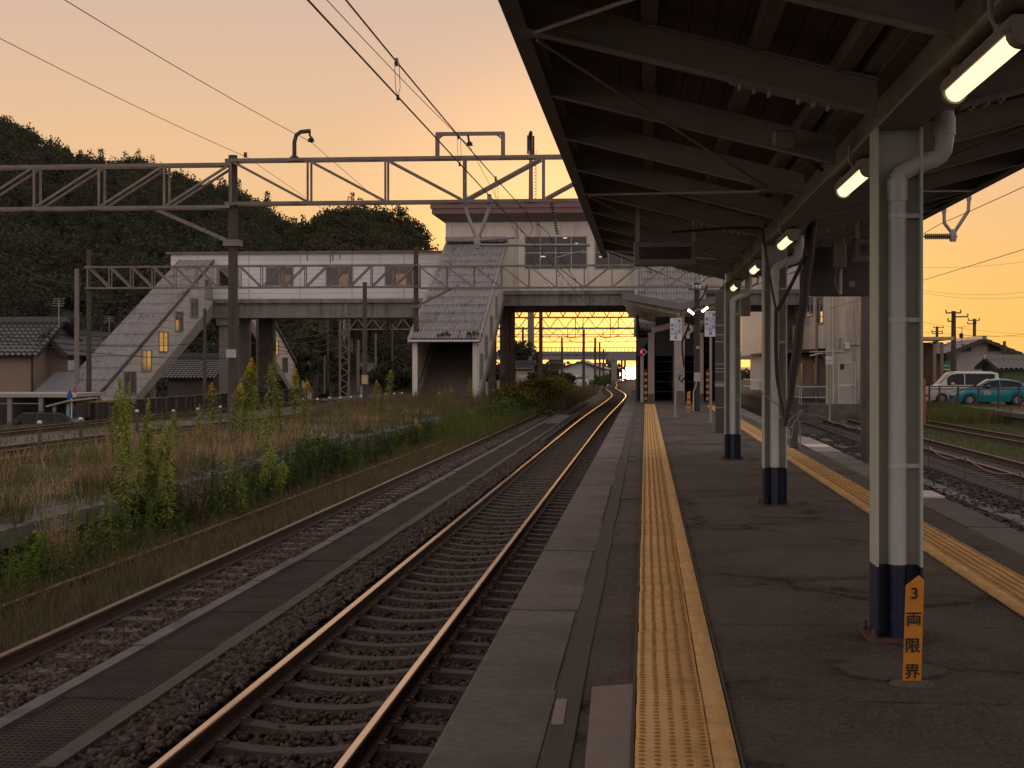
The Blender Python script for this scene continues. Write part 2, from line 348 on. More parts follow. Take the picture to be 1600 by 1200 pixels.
# tactile paving strips: 300 mm tiles of 5 x 5 domes, with a 100 mm bar tile on the inner side
tact_m = mat('tactile_yellow', (.62, .38, .16), (.52, .315, .13), .85, 8, .12, 80, spec=.15, blotch=(.36, .22, .085), bl_scale=2.2, bl_pos=.57, island=.09)
def tactile(x0, sgn, y0, y1, ydots):
    V = []; Fq = []; o = 0; MI = []
    def addbox(xa, xb, ya, yb, za, zb, ta=0., tb=0., mi=0):
        nonlocal o
        MI.extend([mi] * 5)
        v = [(xa, ya, za), (xb, ya, za), (xb, yb, za), (xa, yb, za), (xa + ta, ya + tb, zb), (xb - ta, ya + tb, zb), (xb - ta, yb - tb, zb), (xa + ta, yb - tb, zb)]
        V.extend(v); Fq.extend([[o + q for q in f] for f in ((4, 5, 6, 7), (0, 1, 5, 4), (1, 2, 6, 5), (2, 3, 7, 6), (3, 0, 4, 7))]); o += 8
    n = int((y1 - y0) / .3)
    for t in range(n):
        ya = y0 + t * .3; dz = random.uniform(-.001, .002); jx = random.uniform(-.003, .003); g = .0025
        xa, xb = (x0, x0 + .3) if sgn > 0 else (x0 - .3, x0)
        addbox(xa + g + jx, xb - g + jx, ya + g, ya + .3 - g, -.004, .011 + dz, .003, .003)
        xc, xd = (x0 + .2985, x0 + .4) if sgn > 0 else (x0 - .4, x0 - .2985)
        addbox(xc, xd - g, ya + g, ya + .3 - g, -.004, .011 + dz, .003, .003)
        xm = (xc + xd) / 2
        addbox(xm - .022, xm + .022, ya + .008, ya + .292, .0105 + dz, .0165 + dz, .011, .008)
        if ya > ydots:                                   # distant tiles: one ridge row per dome line
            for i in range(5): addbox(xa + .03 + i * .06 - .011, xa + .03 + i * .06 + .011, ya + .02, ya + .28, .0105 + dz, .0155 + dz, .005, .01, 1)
            continue
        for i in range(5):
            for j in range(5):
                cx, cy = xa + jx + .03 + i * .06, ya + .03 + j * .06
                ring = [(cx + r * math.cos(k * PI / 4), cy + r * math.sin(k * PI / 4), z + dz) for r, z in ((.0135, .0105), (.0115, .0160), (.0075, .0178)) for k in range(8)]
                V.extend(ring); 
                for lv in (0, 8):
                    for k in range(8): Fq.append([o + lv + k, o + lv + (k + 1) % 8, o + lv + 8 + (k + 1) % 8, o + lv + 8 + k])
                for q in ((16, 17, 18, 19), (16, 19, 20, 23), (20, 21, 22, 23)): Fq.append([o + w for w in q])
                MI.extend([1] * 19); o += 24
    ob = npmesh('tactile_pavement', V, Fq, [tact_m, mat('tactile_shaded_dome', (.34, .195, .065), (.26, .15, .05), .85, 8, island=.15, spec=.15)], mi=np.array(MI, dtype=np.int32)); return ST(ob)  # darker dome and ridge colour paints in the shade on the dots
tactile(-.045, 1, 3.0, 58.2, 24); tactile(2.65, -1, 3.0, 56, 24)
bd = MB(); bd.box(-.06, -.046, 3., 58., -.01, .009); bd.box(.357, .369, 3., 58, -.01, .009); ST(bd.build('tactile_border_path', joint_m))

# track beds
def bed(name, x0, x1, y0, y1, z, m, drop=.25):
    b = MB(); b.prism([(x0 - drop, y0, z - .3), (x1 + drop, y0, z - .3), (x1, y0, z), (x0, y0, z)], (0, y1 - y0, 0)); return ST(b.build(name, m))
ZR = -.97                                    # rail head of the main track
bed('ballast_ground', -3.60, -.95, -6, 300, ZR - .235, bed_main, .05); bed('ballast_shoulder_ground', -3.66, -3.40, -6, 78, ZR - .06, bed_main, .0)
bed('siding_ground', -7.4, -4.2, -6, 110, ZR - .195, bed_old, .1)
bed('siding_soil_ground', -7.5, -5.62, -6, 100, -1.055, soil, .02)
bed('yard_ground', -26, -12.6, -6, 300, ZR - .20, soil_dry, .4)
bed('side_ground', 3.5, 7.4, -6, 120, ZR - .26, bed_side, .1)
bed('branch_ground', 7.4, 10.6, -6, 72, ZR - .19, bed_side, .1)
bed('verge_ground', 10.6, 16.2, -6, 130, ZR - .22, turf, .1)

# loose stones lying on the beds
def stones(name, x0, x1, y0, y1, z, n, r0, r1, m, ypow=1., skip=None):
    P = np.stack([RNG.uniform(x0, x1, n), y0 + (y1 - y0) * RNG.random(n) ** ypow, z + RNG.uniform(-.012, .02, n)], -1)
    if skip is not None: P = P[~skip(P)]
    n = len(P); R = RNG.uniform(r0, r1, (n, 1, 1)); sc = RNG.uniform(.55, 1.2, (n, 1, 3)); sc[:, :, 2] *= .8
    B = np.array([(x, y, z_) for z_ in (-1, 1) for y in (-1, 1) for x in (-1, 1)], float) * .72
    v = (B[None] + RNG.uniform(-.42, .42, (n, 8, 3))) * sc * R
    def rot(v, ang, i, j):
        c, s_ = np.cos(ang)[:, None], np.sin(ang)[:, None]; o = v.copy(); o[..., i] = c * v[..., i] - s_ * v[..., j]; o[..., j] = s_ * v[..., i] + c * v[..., j]; return o
    v = rot(v, RNG.uniform(-.9, .9, n), 1, 2); v = rot(v, RNG.uniform(-.9, .9, n), 0, 2); v = rot(v, RNG.uniform(0, 2 * PI, n), 0, 1) + P[:, None]
    q = np.array([(0, 2, 3, 1), (4, 5, 7, 6), (0, 1, 5, 4), (2, 6, 7, 3), (0, 4, 6, 2), (1, 3, 7, 5)]); tri = np.concatenate([q[:, [0, 1, 2]], q[:, [0, 2, 3]]])
    f = (tri[None] + (np.arange(n) * 8)[:, None, None]).reshape(-1, 3)
    o = npmesh(name, v.reshape(-1, 3), f, m); return STUFF(o)
st_main = mat('stone_main', (.047, .029, .021), (.076, .049, .036), .9, 6, .2, 60, island=.65)
st_old = mat('stone_rusty', (.056, .031, .022), (.09, .056, .042), .9, 6, .2, 60, island=.65)
st_side = mat('stone_side', (.034, .028, .024), (.058, .048, .042), .9, 6, .2, 60, island=.45)
SP = .656
def slp(Pt):      # keep sleepers mostly bare
    return (np.abs((Pt[:, 1] / SP) % 1 - .5) < .17) & (Pt[:, 0] > -3.5) & (Pt[:, 0] < -1.35) & (RNG.random(len(Pt)) < .93)
stones('ballast_gravel', -3.6, -.9, 4, 22, ZR - .218, 21000, .02, .038, st_main, 1.3, slp)
stones('shoulder_gravel', -3.66, -3.2, 4, 50, ZR - .075, 8500, .02, .042, st_main, 1.5)
stones('ballast_gravel', -3.6, -.9, 22, 50, ZR - .222, 7000, .026, .045, st_main, 1.4, slp)
stones('siding_gravel', -5.45, -4.55, 6, 22, ZR - .168, 8500, .022, .042, st_old, 1.2)
stones('siding_gravel', -5.45, -4.55, 22, 60, ZR - .172, 3500, .03, .05, st_old, 1.4)
stones('side_gravel', 3.6, 10.3, 18, 60, ZR - .24, 9000, .03, .055, st_side, 1.2)
# ================================================================ railway tracks
rail_top = mat('rail_head', (.66, .50, .36), (.54, .40, .28), .2, 3, .05, 30, metal=1.)
rail_rust = mat('rail_rust', (.075, .037, .024), (.045, .025, .018), .85, 12, .2, 80)
rail_old = mat('rail_old_head', (.22, .125, .085), (.15, .085, .06), .5, 6, .1, 60, metal=.4)
slp_m = mat('sleeper_concrete', (.085, .063, .048), (.056, .041, .032), .9, 12, .35, 70, blotch=(.065, .046, .035), bl_scale=2., bl_pos=.55)
slp_w = mat('sleeper_wood', (.15, .128, .112), (.07, .056, .046), .9, 8, .4, 50, stretch=(1, 6, 1))
PROF = [(-.0625, -.153), (.0625, -.153), (.0625, -.143), (.012, -.125), (.009, -.045), (.032, -.034), (.032, -.008), (.024, 0), (-.024, 0), (-.032, -.008), (-.032, -.034), (-.009, -.045), (-.012, -.125), (-.0625, -.143)]
def sweep_rail(pts, z, parent, top_m, name='rail'):
    n = len(PROF); V = []; Fc = []; mi = []
    for i, (x, y) in enumerate(pts):
        a = pts[max(i - 1, 0)]; c = pts[min(i + 1, len(pts) - 1)]; dx, dy = c[0] - a[0], c[1] - a[1]; l = math.hypot(dx, dy); rx, ry = dy / l, -dx / l
        V += [(x + rx * u, y + ry * u, z + w) for u, w in PROF]
    for i in range(len(pts) - 1):
        for k in range(n): Fc.append((i * n + k, i * n + (k + 1) % n, (i + 1) * n + (k + 1) % n, (i + 1) * n + k)); mi.append(1 if k in (6, 7, 8) else 0)
    b = MB(); b.v = V; b.f = Fc; b.m = mi
    b.add(V[:n], [tuple(range(n))], 0)
    return b.build(name, [rail_rust, top_m], parent)
def offset(pts, d):
    out = []
    for i, (x, y) in enumerate(pts):
        a = pts[max(i - 1, 0)]; c = pts[min(i + 1, len(pts) - 1)]; dx, dy = c[0] - a[0], c[1] - a[1]; l = math.hypot(dx, dy)
        out.append((x + dy / l * d, y - dx / l * d))
    return out
def smooth_path(key, step=2.):
    k = sorted(key, key=lambda p: p[1]); out = []
    y = k[0][1]
    while y <= k[-1][1]:
        for i in range(len(k) - 1):
            if k[i][1] <= y <= k[i + 1][1]:
                t = (y - k[i][1]) / (k[i + 1][1] - k[i][1]); t = t * t * (3 - 2 * t); out.append((k[i][0] + (k[i + 1][0] - k[i][0]) * t, y)); break
        y += step
    return out
def sleeper_mesh(kind):
    b = MB()
    if kind == 'pc':       # concrete sleeper: high under the rails, dished in the middle
        prof = [(-1.0, -.185), (-.98, -.168), (-.72, -.155), (-.42, -.153), (-.26, -.178), (0, -.19), (.26, -.178), (.42, -.153), (.72, -.155), (.98, -.168), (1.0, -.185)]
        for i in range(len(prof) - 1):
            (xa, za), (xb, zb) = prof[i], prof[i + 1]; wt, wb = .085, .125
            v = [(xa, -wt, za), (xb, -wt, zb), (xb, wt, zb), (xa, wt, za), (xa, -wb, -.30), (xb, -wb, -.30), (xb, wb, -.30), (xa, wb, -.30)]
            b.add(v, [(0, 1, 2, 3), (4, 5, 1, 0), (3, 2, 6, 7)] + ([(4, 0, 3, 7)] if i == 0 else []) + ([(1, 5, 6, 2)] if i == len(prof) - 2 else []))
    else:
        b.box(-1.05, 1.05, -.1, .1, -.30, -.157)
    return b
def make_track(name, label, pts, z, kind, y0, y1, top_m, gauge=1.132, spacing=SP, nmax=98, clips=30, slm=slp_m):
    x0 = pts[0][0]
    t = T(name, label, 'railway track', (x0, pts[0][1], z - .30))
    for s_ in (-1, 1): sweep_rail(offset(pts, s_ * gauge / 2), z, t, top_m)
    def xat(y):
        for i in range(len(pts) - 1):
            if pts[i][1] <= y <= pts[i + 1][1]: return pts[i][0] + (pts[i + 1][0] - pts[i][0]) * (y - pts[i][1]) / (pts[i + 1][1] - pts[i][1])
        return pts[-1][0]
    b = sleeper_mesh(kind); b.v = [(x + x0, y + y0, zz + z) for x, y, zz in b.v]
    s0 = b.build('sleeper', slm, t); base = s0.data; zr = z - t.location.z
    # move mesh origin to the sleeper centre so that copies can share it
    sh = np.empty(len(base.vertices) * 3, dtype=np.float32); base.vertices.foreach_get('co', sh); sh = sh.reshape(-1, 3)
    off = np.array([x0 - t.location.x, y0 - t.location.y, zr]); base.vertices.foreach_set('co', (sh - off).astype(np.float32).ravel()); base.update(); s0.location = off.tolist()
    cl = []
    if clips:
        for q in (-1, 1):
            c = MB(); x = 0
            c.prism([(-.035, -.05, -.153), (.035, -.05, -.153), (.03, -.045, -.136), (-.03, -.045, -.136)], (0, .10, 0)); c.prism([(q * .03, -.04, -.137), (-q * .03, -.04, -.137), (-q * .045, -.04, -.122), (q * .01, -.04, -.120)], (0, .08, 0))
            c.lathe((q * .012, 0, -.137), [(.018, 0), (.018, .035), (.01, .042)], 6); cl.append(c)
    ny = int((y1 - y0) / spacing); rest = MB(); cme = None
    for i in range(ny):
        y = y0 + i * spacing
        if i < nmax:
            s_ = s0 if i == 0 else s0.copy()
            if i: COL.objects.link(s_)
            s_.parent = t; s_.location = (xat(y) - t.location.x + random.uniform(-.012, .012), y - t.location.y + random.uniform(-.012, .012), zr + random.uniform(-.006, .004)); s_.rotation_euler = (0, 0, random.uniform(-.008, .008))
            if clips and i < clips:
                if cme is None:
                    cme = []
                    for c in cl: me = bpy.data.meshes.new('rail_fastening'); me.from_pydata(c.v, [], c.f); me.materials.append(mat('fastening', (.15, .09, .06), (.07, .042, .03), .6, 20, metal=.5)); cme.append(me)
                for sd in (-1, 1):
                    for q in (0, 1): k = bpy.data.objects.new('rail_fastening', cme[q]); COL.objects.link(k); k.parent = s_; k.location = (sd * gauge / 2 + (q * 2 - 1) * .085, 0, 0)
        else:
            b2 = sleeper_mesh(kind); rest.add([(x + xat(y), yy + y, zz + z) for x, yy, zz in b2.v], b2.f)
    if rest.v: STUFF(rest.build('distant_sleepers', slm, t))
    return t
main = smooth_path([(-2.45, -4), (-2.45, 60), (-2.15, 118), (-4.0, 175), (-4.95, 225), (-3.6, 300)], 2.)
make_track('railway_track', 'main track with bright polished rails running past the station platform edge', main, ZR, 'pc', 5.5 * SP, 300, rail_top)
sid = smooth_path([(-6.0, -4), (-6.0, 70), (-5.75, 95)], 2.)
make_track('railway_track', 'disused rusty track half buried in dry grass beside the grating walkway', sid, ZR + .02, 'wood', 5.2, 90, rail_old, clips=0, slm=slp_w, gauge=1.12)
make_track('railway_track', 'rusty yard track nearest the weedy platform lamp stakes', smooth_path([(-16.65, -4), (-16.65, 60), (-15.6, 130)], 2), ZR - .03, 'wood', 20, 128, rail_old, clips=0, slm=slp_w)
make_track('railway_track', 'rusty yard track in the middle of the weedy yard', smooth_path([(-19.7, -4), (-19.3, 40), (-16.9, 90), (-16.2, 130)], 2), ZR - .02, 'wood', 20, 128, rail_old, clips=0, slm=slp_w)
make_track('railway_track', 'rusty yard track along the dark boundary fence', smooth_path([(-24.7, -4), (-24.5, 50), (-23.5, 110)], 2), ZR - .03, 'wood', 30, 108, rail_old, clips=0, slm=slp_w)
make_track('railway_track', 'rusty branch track behind the rope barrier', smooth_path([(9.0, -4), (8.95, 35), (8.7, 70)], 2), ZR, 'wood', 14, 69, rail_old, clips=0, slm=slp_w)
make_track('railway_track', 'rusty track in the grass below the concrete retaining wall', smooth_path([(13.4, -4), (13.2, 40), (12.4, 66), (11.6, 76)], 2), ZR - .04, 'wood', 24, 74, rail_old, clips=0, slm=slp_w)

# grating walkway between the two tracks
wk = T('grating_walkway', 'low walkway of dark perforated panels between two concrete kerbs', 'walkway', (-4.1, 30, ZR - .2))
m, N, L, b = shader('perforated_panel'); P = worldpos(N, L)
sx = N.new('ShaderNodeSeparateXYZ'); L.new(P, sx.inputs[0])
gx = mth(N, L, 'ABSOLUTE', mth(N, L, 'SUBTRACT', mth(N, L, 'FRACT', mth(N, L, 'MULTIPLY', sx.outputs[0], 20)), .5))
gy = mth(N, L, 'ABSOLUTE', mth(N, L, 'SUBTRACT', mth(N, L, 'FRACT', mth(N, L, 'MULTIPLY', sx.outputs[1], 13)), .5))
hole = mth(N, L, 'MULTIPLY', rng(N, L, gx, .28, .38, 1, 0), rng(N, L, gy, .22, .32, 1, 0))
c = mixc(N, L, rng(N, L, noise(N, L, P, 2, 6), .35, .65), (.07, .055, .044), (.04, .031, .025))
c = mixc(N, L, hole, c, (.012, .01, .009)); L.new(c, b.inputs['Base Color']); b.inputs['Roughness'].default_value = .95; b.inputs['Specular IOR Level'].default_value = .15
bumpn(N, L, b, mth(N, L, 'SUBTRACT', 1, hole), 1, .01)
def wx(y): return 0.0
for k in range(62):
    y = 3 + k * 1.0
    q = MB(); q.box(-4.41, -3.80, y + .008, y + .992, ZR - .13, ZR - .045 + random.uniform(-.006, .004))
    q.build('panel', m, wk)
for x0, x1 in ((-4.55, -4.42), (-3.79, -3.655)):
    q = MB(); y = 3
    while y < 76:
        l = 2.; q.box(x0 + random.uniform(-.008, .008), x1 + random.uniform(-.008, .008), y + .005, y + l - .005, ZR - .3, ZR - .02 + random.uniform(-.01, .006)); y += l
    q.build('kerb', concrete_dark if x0 < -4 else mat('kerb_conc', (.075, .059, .047), (.044, .035, .028), .9, 8, .4, 60, blotch=(.07, .06, .05), bl_scale=2, bl_pos=.55), wk)
q = MB(); q.box(-4.41, -3.80, 65.5, 76, ZR - .13, ZR - .05); q.build('panel', concrete_dark, wk)

# abandoned platform on the far side of the siding
OPZ = -.45
mb = MB(); yy = -6
ex = lambda y: -7.62 + .03 * math.sin(y * .6)
while yy < 92:
    mb.prism([(ex(yy), yy + .01, OPZ - .22 - random.uniform(0, .02)), (ex(yy), yy + .01, OPZ + random.uniform(-.02, .01)), (-8.15, yy + .01, OPZ + .005), (-8.15, yy + .01, OPZ - .22)], (0, 1.97, 0)); yy += 2
tag(mb.build('old_platform_coping', concrete_dark), 'cracked mossy coping stones along the weedy abandoned platform', 'coping')
mb = MB(); mb.box(-12.3, -7.75, -6, 92, -1.3, OPZ - .225); yy = -6
while yy < 92: mb.box(-7.76, -7.68, yy, yy + .16, -1.3, OPZ - .222); yy += 2
tag(mb.build('old_platform_face_wall', mat('old_wall', (.062, .052, .045), (.035, .03, .027), .95, 3, .4, 40, blotch=(.03, .034, .016), bl_scale=1, bl_pos=.5)), 'dark crumbling post and plank side wall of the abandoned platform', 'platform wall')
nx, ny = 14, 160; X = np.linspace(-12.3, -8.14, nx); Y = np.linspace(-6, 92, ny); VX, VY = np.meshgrid(X, Y); VZ = OPZ + .0 + .03 * np.sin(VX * 2 + VY) * np.sin(VY * .9) + RNG.uniform(-.012, .012, VX.shape)
idx = np.arange(nx * ny).reshape(ny, nx); FQ = np.stack([idx[:-1, :-1], idx[:-1, 1:], idx[1:, 1:], idx[1:, :-1]], -1).reshape(-1, 4)
ST(npmesh('old_platform_ground', np.stack([VX, VY, VZ], -1).reshape(-1, 3), FQ, soil_dry))

# ================================================================ platform canopy
CX = 1.38; CY0, CY1 = -6., 26.0; XL, XR = -.75, 3.55
def rz(x): return 2.83 + (3.38 - 2.83) * abs(x - 1.40) / 2.15          # underside of rafters
can = T('platform_canopy', 'long V-shaped steel canopy over the station platform with painted columns', 'canopy', (CX, 8.33, 0))
deck_m = mat('deck_boards', (.115, .076, .06), (.066, .045, .037), .8, 3, .25, 14, stretch=(8, .4, 1), blotch=(.12, .075, .055), bl_scale=1, bl_pos=.6)
for s_, xo in ((-1, XL), (1, XR)):
    mb = MB(); n = 15
    for k in range(n):
        xa = CX + (xo - CX) * k / n; xb = CX + (xo - CX) * (k + 1) / n - s_ * .006
        za, zb = rz(xa) + .30, rz(xb) + .30
        mb.prism([(xa, CY0, za), (xb, CY0, zb), (xb, CY0, zb + .02), (xa, CY0, za + .02)], (0, CY1 - CY0, 0))
    mb.build('deck', deck_m, can)
    mb = MB(); mb.prism([(CX, CY0, rz(CX) + .335), (xo, CY0, rz(xo) + .335), (xo, CY0, rz(xo) + .36), (CX, CY0, rz(CX) + .36)], (0, CY1 - CY0, 0)); mb.build('roof_sheet', mat('roof_sheet', (.2, .2, .2), None, .6), can)
    # channel-shaped fascia
    mb = MB(); f0 = rz(xo) - .02; mb.box(min(xo, xo - s_ * .1), max(xo, xo - s_ * .1), CY0, CY1, f0, f0 + .012)
    mb.box(min(xo, xo - s_ * .008), max(xo, xo - s_ * .008), CY0, CY1, f0 + .0125, f0 + .42); mb.box(min(xo, xo - s_ * .1), max(xo, xo - s_ * .1), CY0, CY1, f0 + .3, f0 + .312)
    mb.build('fascia', mat('fascia_paint', (.24, .215, .185), (.19, .17, .145), .6, 2, blotch=(.13, .09, .07), bl_scale=.8, bl_pos=.6), can)
    for xx in ((.02, .62, 1.08) if s_ < 0 else (2.72, 2.14, 1.7)):
        mb = MB(); z = rz(xx) + .19; mb.box(xx - .045, xx + .045, CY0, CY1, z + .003, z + .103); mb.build('purlin', mat('purlin', (.21, .175, .145), (.15, .12, .098), .8, 4, .2, 40, stretch=(4, .5, 4)), can)
RY = [8.33 + 1.97 * k for k in range(-7, 9)]
for i, y in enumerate(RY):
    main_r = (i - 7) % 4 == 0
    for s_, xo in ((-1, XL), (1, XR)):
        mb = MB(); xa, xb = CX + s_ * (.12 if main_r else .1), xo - s_ * .012; h = .185
        def pt(x, dz): return (x, y, rz(x) + dz)
        w = .055 if main_r else .04
        if main_r:        # tapered plate girder, deeper at the column, with a bolted splice
            d0 = .0
            mb.prism([(xa, y - .006, rz(xa) - d0 + .012), (xb, y - .006, rz(xb) + .012), (xb, y - .006, rz(xb) + h), (xa, y - .006, rz(xa) + h)], (0, .012, 0))
            mb.prism([(xa, y - w, rz(xa) - d0), (xb, y - w, rz(xb)), (xb, y - w, rz(xb) + .012), (xa, y - w, rz(xa) - d0 + .012)], (0, 2 * w, 0))
            mb.prism([(xa, y - w, rz(xa) + h), (xb, y - w, rz(xb) + h), (xb, y - w, rz(xb) + h + .012), (xa, y - w, rz(xa) + h + .012)], (0, 2 * w, 0))
            r0 = mb.build('rafter', steel_dark, can)
            mb = MB(); xs_ = CX + s_ * .62
            for dx in (-.24, -.16, -.08, .08, .16, .24):
                for dy in (-.035, .035): mb.lathe((xs_ + dx, y + dy, rz(xs_ + dx) - .034), [(.013, 0), (.013, .022)], 6)
            xq0, xq1 = xs_ - .3, xs_ + .3
            mb.prism([(xq0, y - w + .004, rz(xq0) - .013), (xq1, y - w + .004, rz(xq1) - .013), (xq1, y - w + .004, rz(xq1) - .001), (xq0, y - w + .004, rz(xq0) - .001)], (0, 2 * w - .008, 0))
            mb.build('splice_plate', steel_dark, r0)
            mb = MB(); xg = xo - s_ * .14          # gusset at the eave and the tie rods
            mb.prism([(xo - s_ * .02, y - .13, rz(xo) - .002), (xo - s_ * .02, y + .13, rz(xo) - .002), (xg - s_ * .1, y + .06, rz(xg) - .004), (xg - s_ * .1, y - .06, rz(xg) - .004)], (0, 0, -.012)); mb.build('gusset', steel_dark, r0)
            for dyy in (-3.94, 3.94):
                mb = MB(); xe = CX + s_ * .36
                mb.tube([(xg, y + math.copysign(.1, dyy), rz(xg) - .01), (xe, y + dyy, rz(xe) - .015)], .011, 6); mb.build('tie_rod', steel_dark, can)
        else:
            mb.prism([(xa, y - .004, rz(xa) + .01), (xb, y - .004, rz(xb) + .01), (xb, y - .004, rz(xb) + h), (xa, y - .004, rz(xa) + h)], (0, .008, 0))
            mb.prism([(xa, y - w, rz(xa)), (xb, y - w, rz(xb)), (xb, y - w, rz(xb) + .01), (xa, y - w, rz(xa) + .01)], (0, 2 * w, 0))
            r0 = mb.build('rafter', steel_dark, can)
            if (i - 7) % 4 == 2:
                xe = CX + s_ * .36; mb = MB(); mb.prism([(xe - .1, y - .1, rz(xe) - .006), (xe + .1, y - .1, rz(xe) - .006), (xe + .1, y + .1, rz(xe) - .006), (xe - .1, y + .1, rz(xe) - .006)], (0, 0, -.012)); mb.build('gusset', steel_dark, r0)
mb = MB(); mb.box(CX - .12, CX + .12, CY0, CY1, 2.80, 2.815); mb.box(CX - .006, CX + .006, CY0, CY1, 2.8152, 3.08); mb.box(CX - .12, CX + .12, CY0, CY1, 3.0802, 3.095)
mb.build('beam', mat('beam_paint', (.27, .255, .225), (.21, .195, .17), .6, 2, blotch=(.14, .1, .08), bl_scale=1, bl_pos=.62), can)
mb = MB(); mb.box(CX - .2, CX + .2, CY0, CY1, 3.097, 3.11); mb.box(CX - .2, CX - .19, CY0, CY1, 3.1102, 3.16); mb.box(CX + .19, CX + .2, CY0, CY1, 3.1102, 3.16); mb.build('gutter', steel_dark, can)
COLY = [8.45, 16.32, 24.15]
for y in COLY:
    w, t = .125, .013
    mb = MB()
    for z0, z1, mi in ((.012, .40, 1), (.4, 2.80, 0)):
        for xa, xb in ((CX - w, CX - w + t), (CX + w - t, CX + w)): mb.box(xa, xb, y - w, y + w, z0, z1, mi)
        mb.box(CX - w + t, CX + w - t, y - .005, y + .005, z0, z1, mi)
    col = mb.build('column', [green_grey, navy], can)
    mb = MB(); mb.box(CX - .17, CX + .17, y - .17, y + .17, -.01, .012)
    for a in (-1, 1):
        for c in (-1, 1): mb.lathe((CX + a * .145, y + c * .145, .012), [(.018, 0), (.018, .02), (.009, .021), (.009, .05)], 6)
    mb.build('base_plate', rust, col)
    mb = MB(); px_, py_ = CX - .005, y - .075; r = .05
    mb.tube([(px_, py_, .012), (px_, py_, .39)], r, 14, mi=1)
    arc = [(px_, py_, .39), (px_, py_, 2.50)] + [(px_ + .075 * (1 - math.cos(a)), py_, 2.50 + .075 * math.sin(a)) for a in (.4, .8, 1.2)] + [(px_ + .11, py_, 2.60), (px_ + .17, py_, 2.625)] + [(px_ + .17 + .08 * math.sin(a), py_, 2.705 - .08 * math.cos(a)) for a in (.4, .8, 1.2)] + [(px_ + .255, py_, 2.74), (px_ + .255, py_, 2.98)]
    mb.tube(arc, r, 14, mi=0); mb.tube([(px_, py_, 2.40), (px_, py_, 2.52)], r + .008, 14, mi=0); mb.tube([(px_ + .255, py_, 2.76), (px_ + .255, py_, 2.86)], r + .008, 14, mi=0); mb.tube([(px_, py_, .36), (px_, py_, .41)], r + .003, 14, mi=1)
    mb.build('drainpipe', [pvc, navy], col, smooth=True)
    for zc in (.13, .95, 1.75, 2.32):
        mb = MB(); mb.tube([(px_, py_, zc - .012), (px_, py_, zc + .012)], r + .004, 14); mb.box(px_ + r, CX + w - t, py_ - .01, py_ + .004, zc - .012, zc + .012); mb.box(CX - w + t, px_ - r, py_ + .0, py_ + .01, zc - .008, zc + .008) if False else None
        mb.build('pipe_clamp', navy if zc < .4 else pvc, col)

# fluorescent lamps hung under the beam
lamp_glow = mat('lamp_diffuser', (.8, .68, .45), None, .4, 3, emit=(1.0, .77, .44), estr=1.2)
lamp_body = mat('lamp_body', (.33, .30, .26), (.25, .22, .19), .55, 4)
lo = None
LY = [(5.6, 'cracked warm fluorescent lamp under the canopy beam before the first column'), (9.4, 'warm fluorescent lamp under the canopy beam just past the first column'), (14.2, 'warm fluorescent lamp on the canopy beam before the second column'), (18.3, 'warm fluorescent lamp on the canopy beam past the second column'), (22.7, 'warm fluorescent lamp at the far end of the canopy beam')]
for i, (y, lab) in enumerate(LY):
    if lo is None:
        lo = T('fluorescent_lamp', lab, 'lamp', (CX, y, 2.78), 'fluorescent lamps under the platform canopy')
        mb = MB(); prof = [(-.05, 0), (.05, 0), (.062, -.03), (.05, -.05), (-.05, -.05), (-.062, -.03)]
        mb.prism([(CX + a, y, 2.78 + c) for a, c in prof], (0, 1.3, 0)); mb.box(CX - .05, CX + .05, y + .2, y + .3, 2.78, 2.80); mb.box(CX - .05, CX + .05, y + 1., y + 1.1, 2.78, 2.80)
        mb.build('housing', lamp_body, lo)
        mb = MB(); n = 9; ring = [(.044 * math.cos(PI + PI * k / (n - 1)), .05 * math.sin(PI + PI * k / (n - 1))) for k in range(n)]
        mb.prism([(CX + a, y + .09, 2.729 + c) for a, c in ring], (0, 1.16, 0)); mb.build('diffuser', lamp_glow, lo, smooth=True)
        for ya in (y, y + 1.25):
            mb = MB(); mb.prism([(CX + a * 1.25, ya, 2.7295 + c * 1.2) for a, c in ring], (0, .05 if ya > y else .09, 0)); mb.build('end_cap', lamp_body, lo, smooth=True)
        mb = MB(); mb.tube([(CX - .05, y + .02, 2.73), (CX - .1, y - .03, 2.70), (CX - .13, y - .02, 2.76), (CX - .125, y + .02, 2.86)], .009, 6); mb.build('flex', lamp_body, lo)
    else: copy_tree(lo, (CX, y, 2.78), label=lab)
# ================================================================ things on the platform
board_white = mat('sign_white', (.66, .67, .66), (.58, .59, .58), .4, 4)
ink_blue = mat('ink_blue', (.012, .13, .40), None, .5)
ink_black = mat('ink_black', (.012, .011, .01), None, .6)
yel = mat('marker_yellow', (.72, .29, .02), (.58, .225, .018), .5, 9, .05, 60, blotch=(.20, .10, .03), bl_scale=14, bl_pos=.66)
def marker_post(px, py, label, h, w, chars):
    p = G(px, py, 0); x, y = p[0], p[1]
    t = T('marker_post', label, 'marker post', (x, y, 0))
    mb = MB(); lean = .035
    a, b, c = (x - w / 2, y, 0), (x + w / 2, y + .01, 0), (x + w * .35, y + w * .85, 0)
    top = [(x - w / 2 + lean * .4, y, h - .03), (x + w / 2 + lean * .4, y + .01, h - .005), (x + w * .35 + lean * .4, y + w * .85, h + .01)]
    mb.add([a, b, c] + top, [(0, 1, 4, 3), (1, 2, 5, 4), (2, 0, 3, 5), (3, 4, 5), (2, 1, 0)]); mb.build('post', yel, t)
    if chars:
        mb = MB()
        for i, ch in enumerate(chars):
            zc = h * (.865 - .252 * i); put_text(mb, ch, w * .86, (x + lean * .4 * zc / h, y - .0015, zc), (1, .1, 0))
        mb.build('lettering', ink_black, t)
    return t
marker_post(1425, 1067, 'short leaning orange post with black characters beside the first column base', .49, .088, '3両限界')
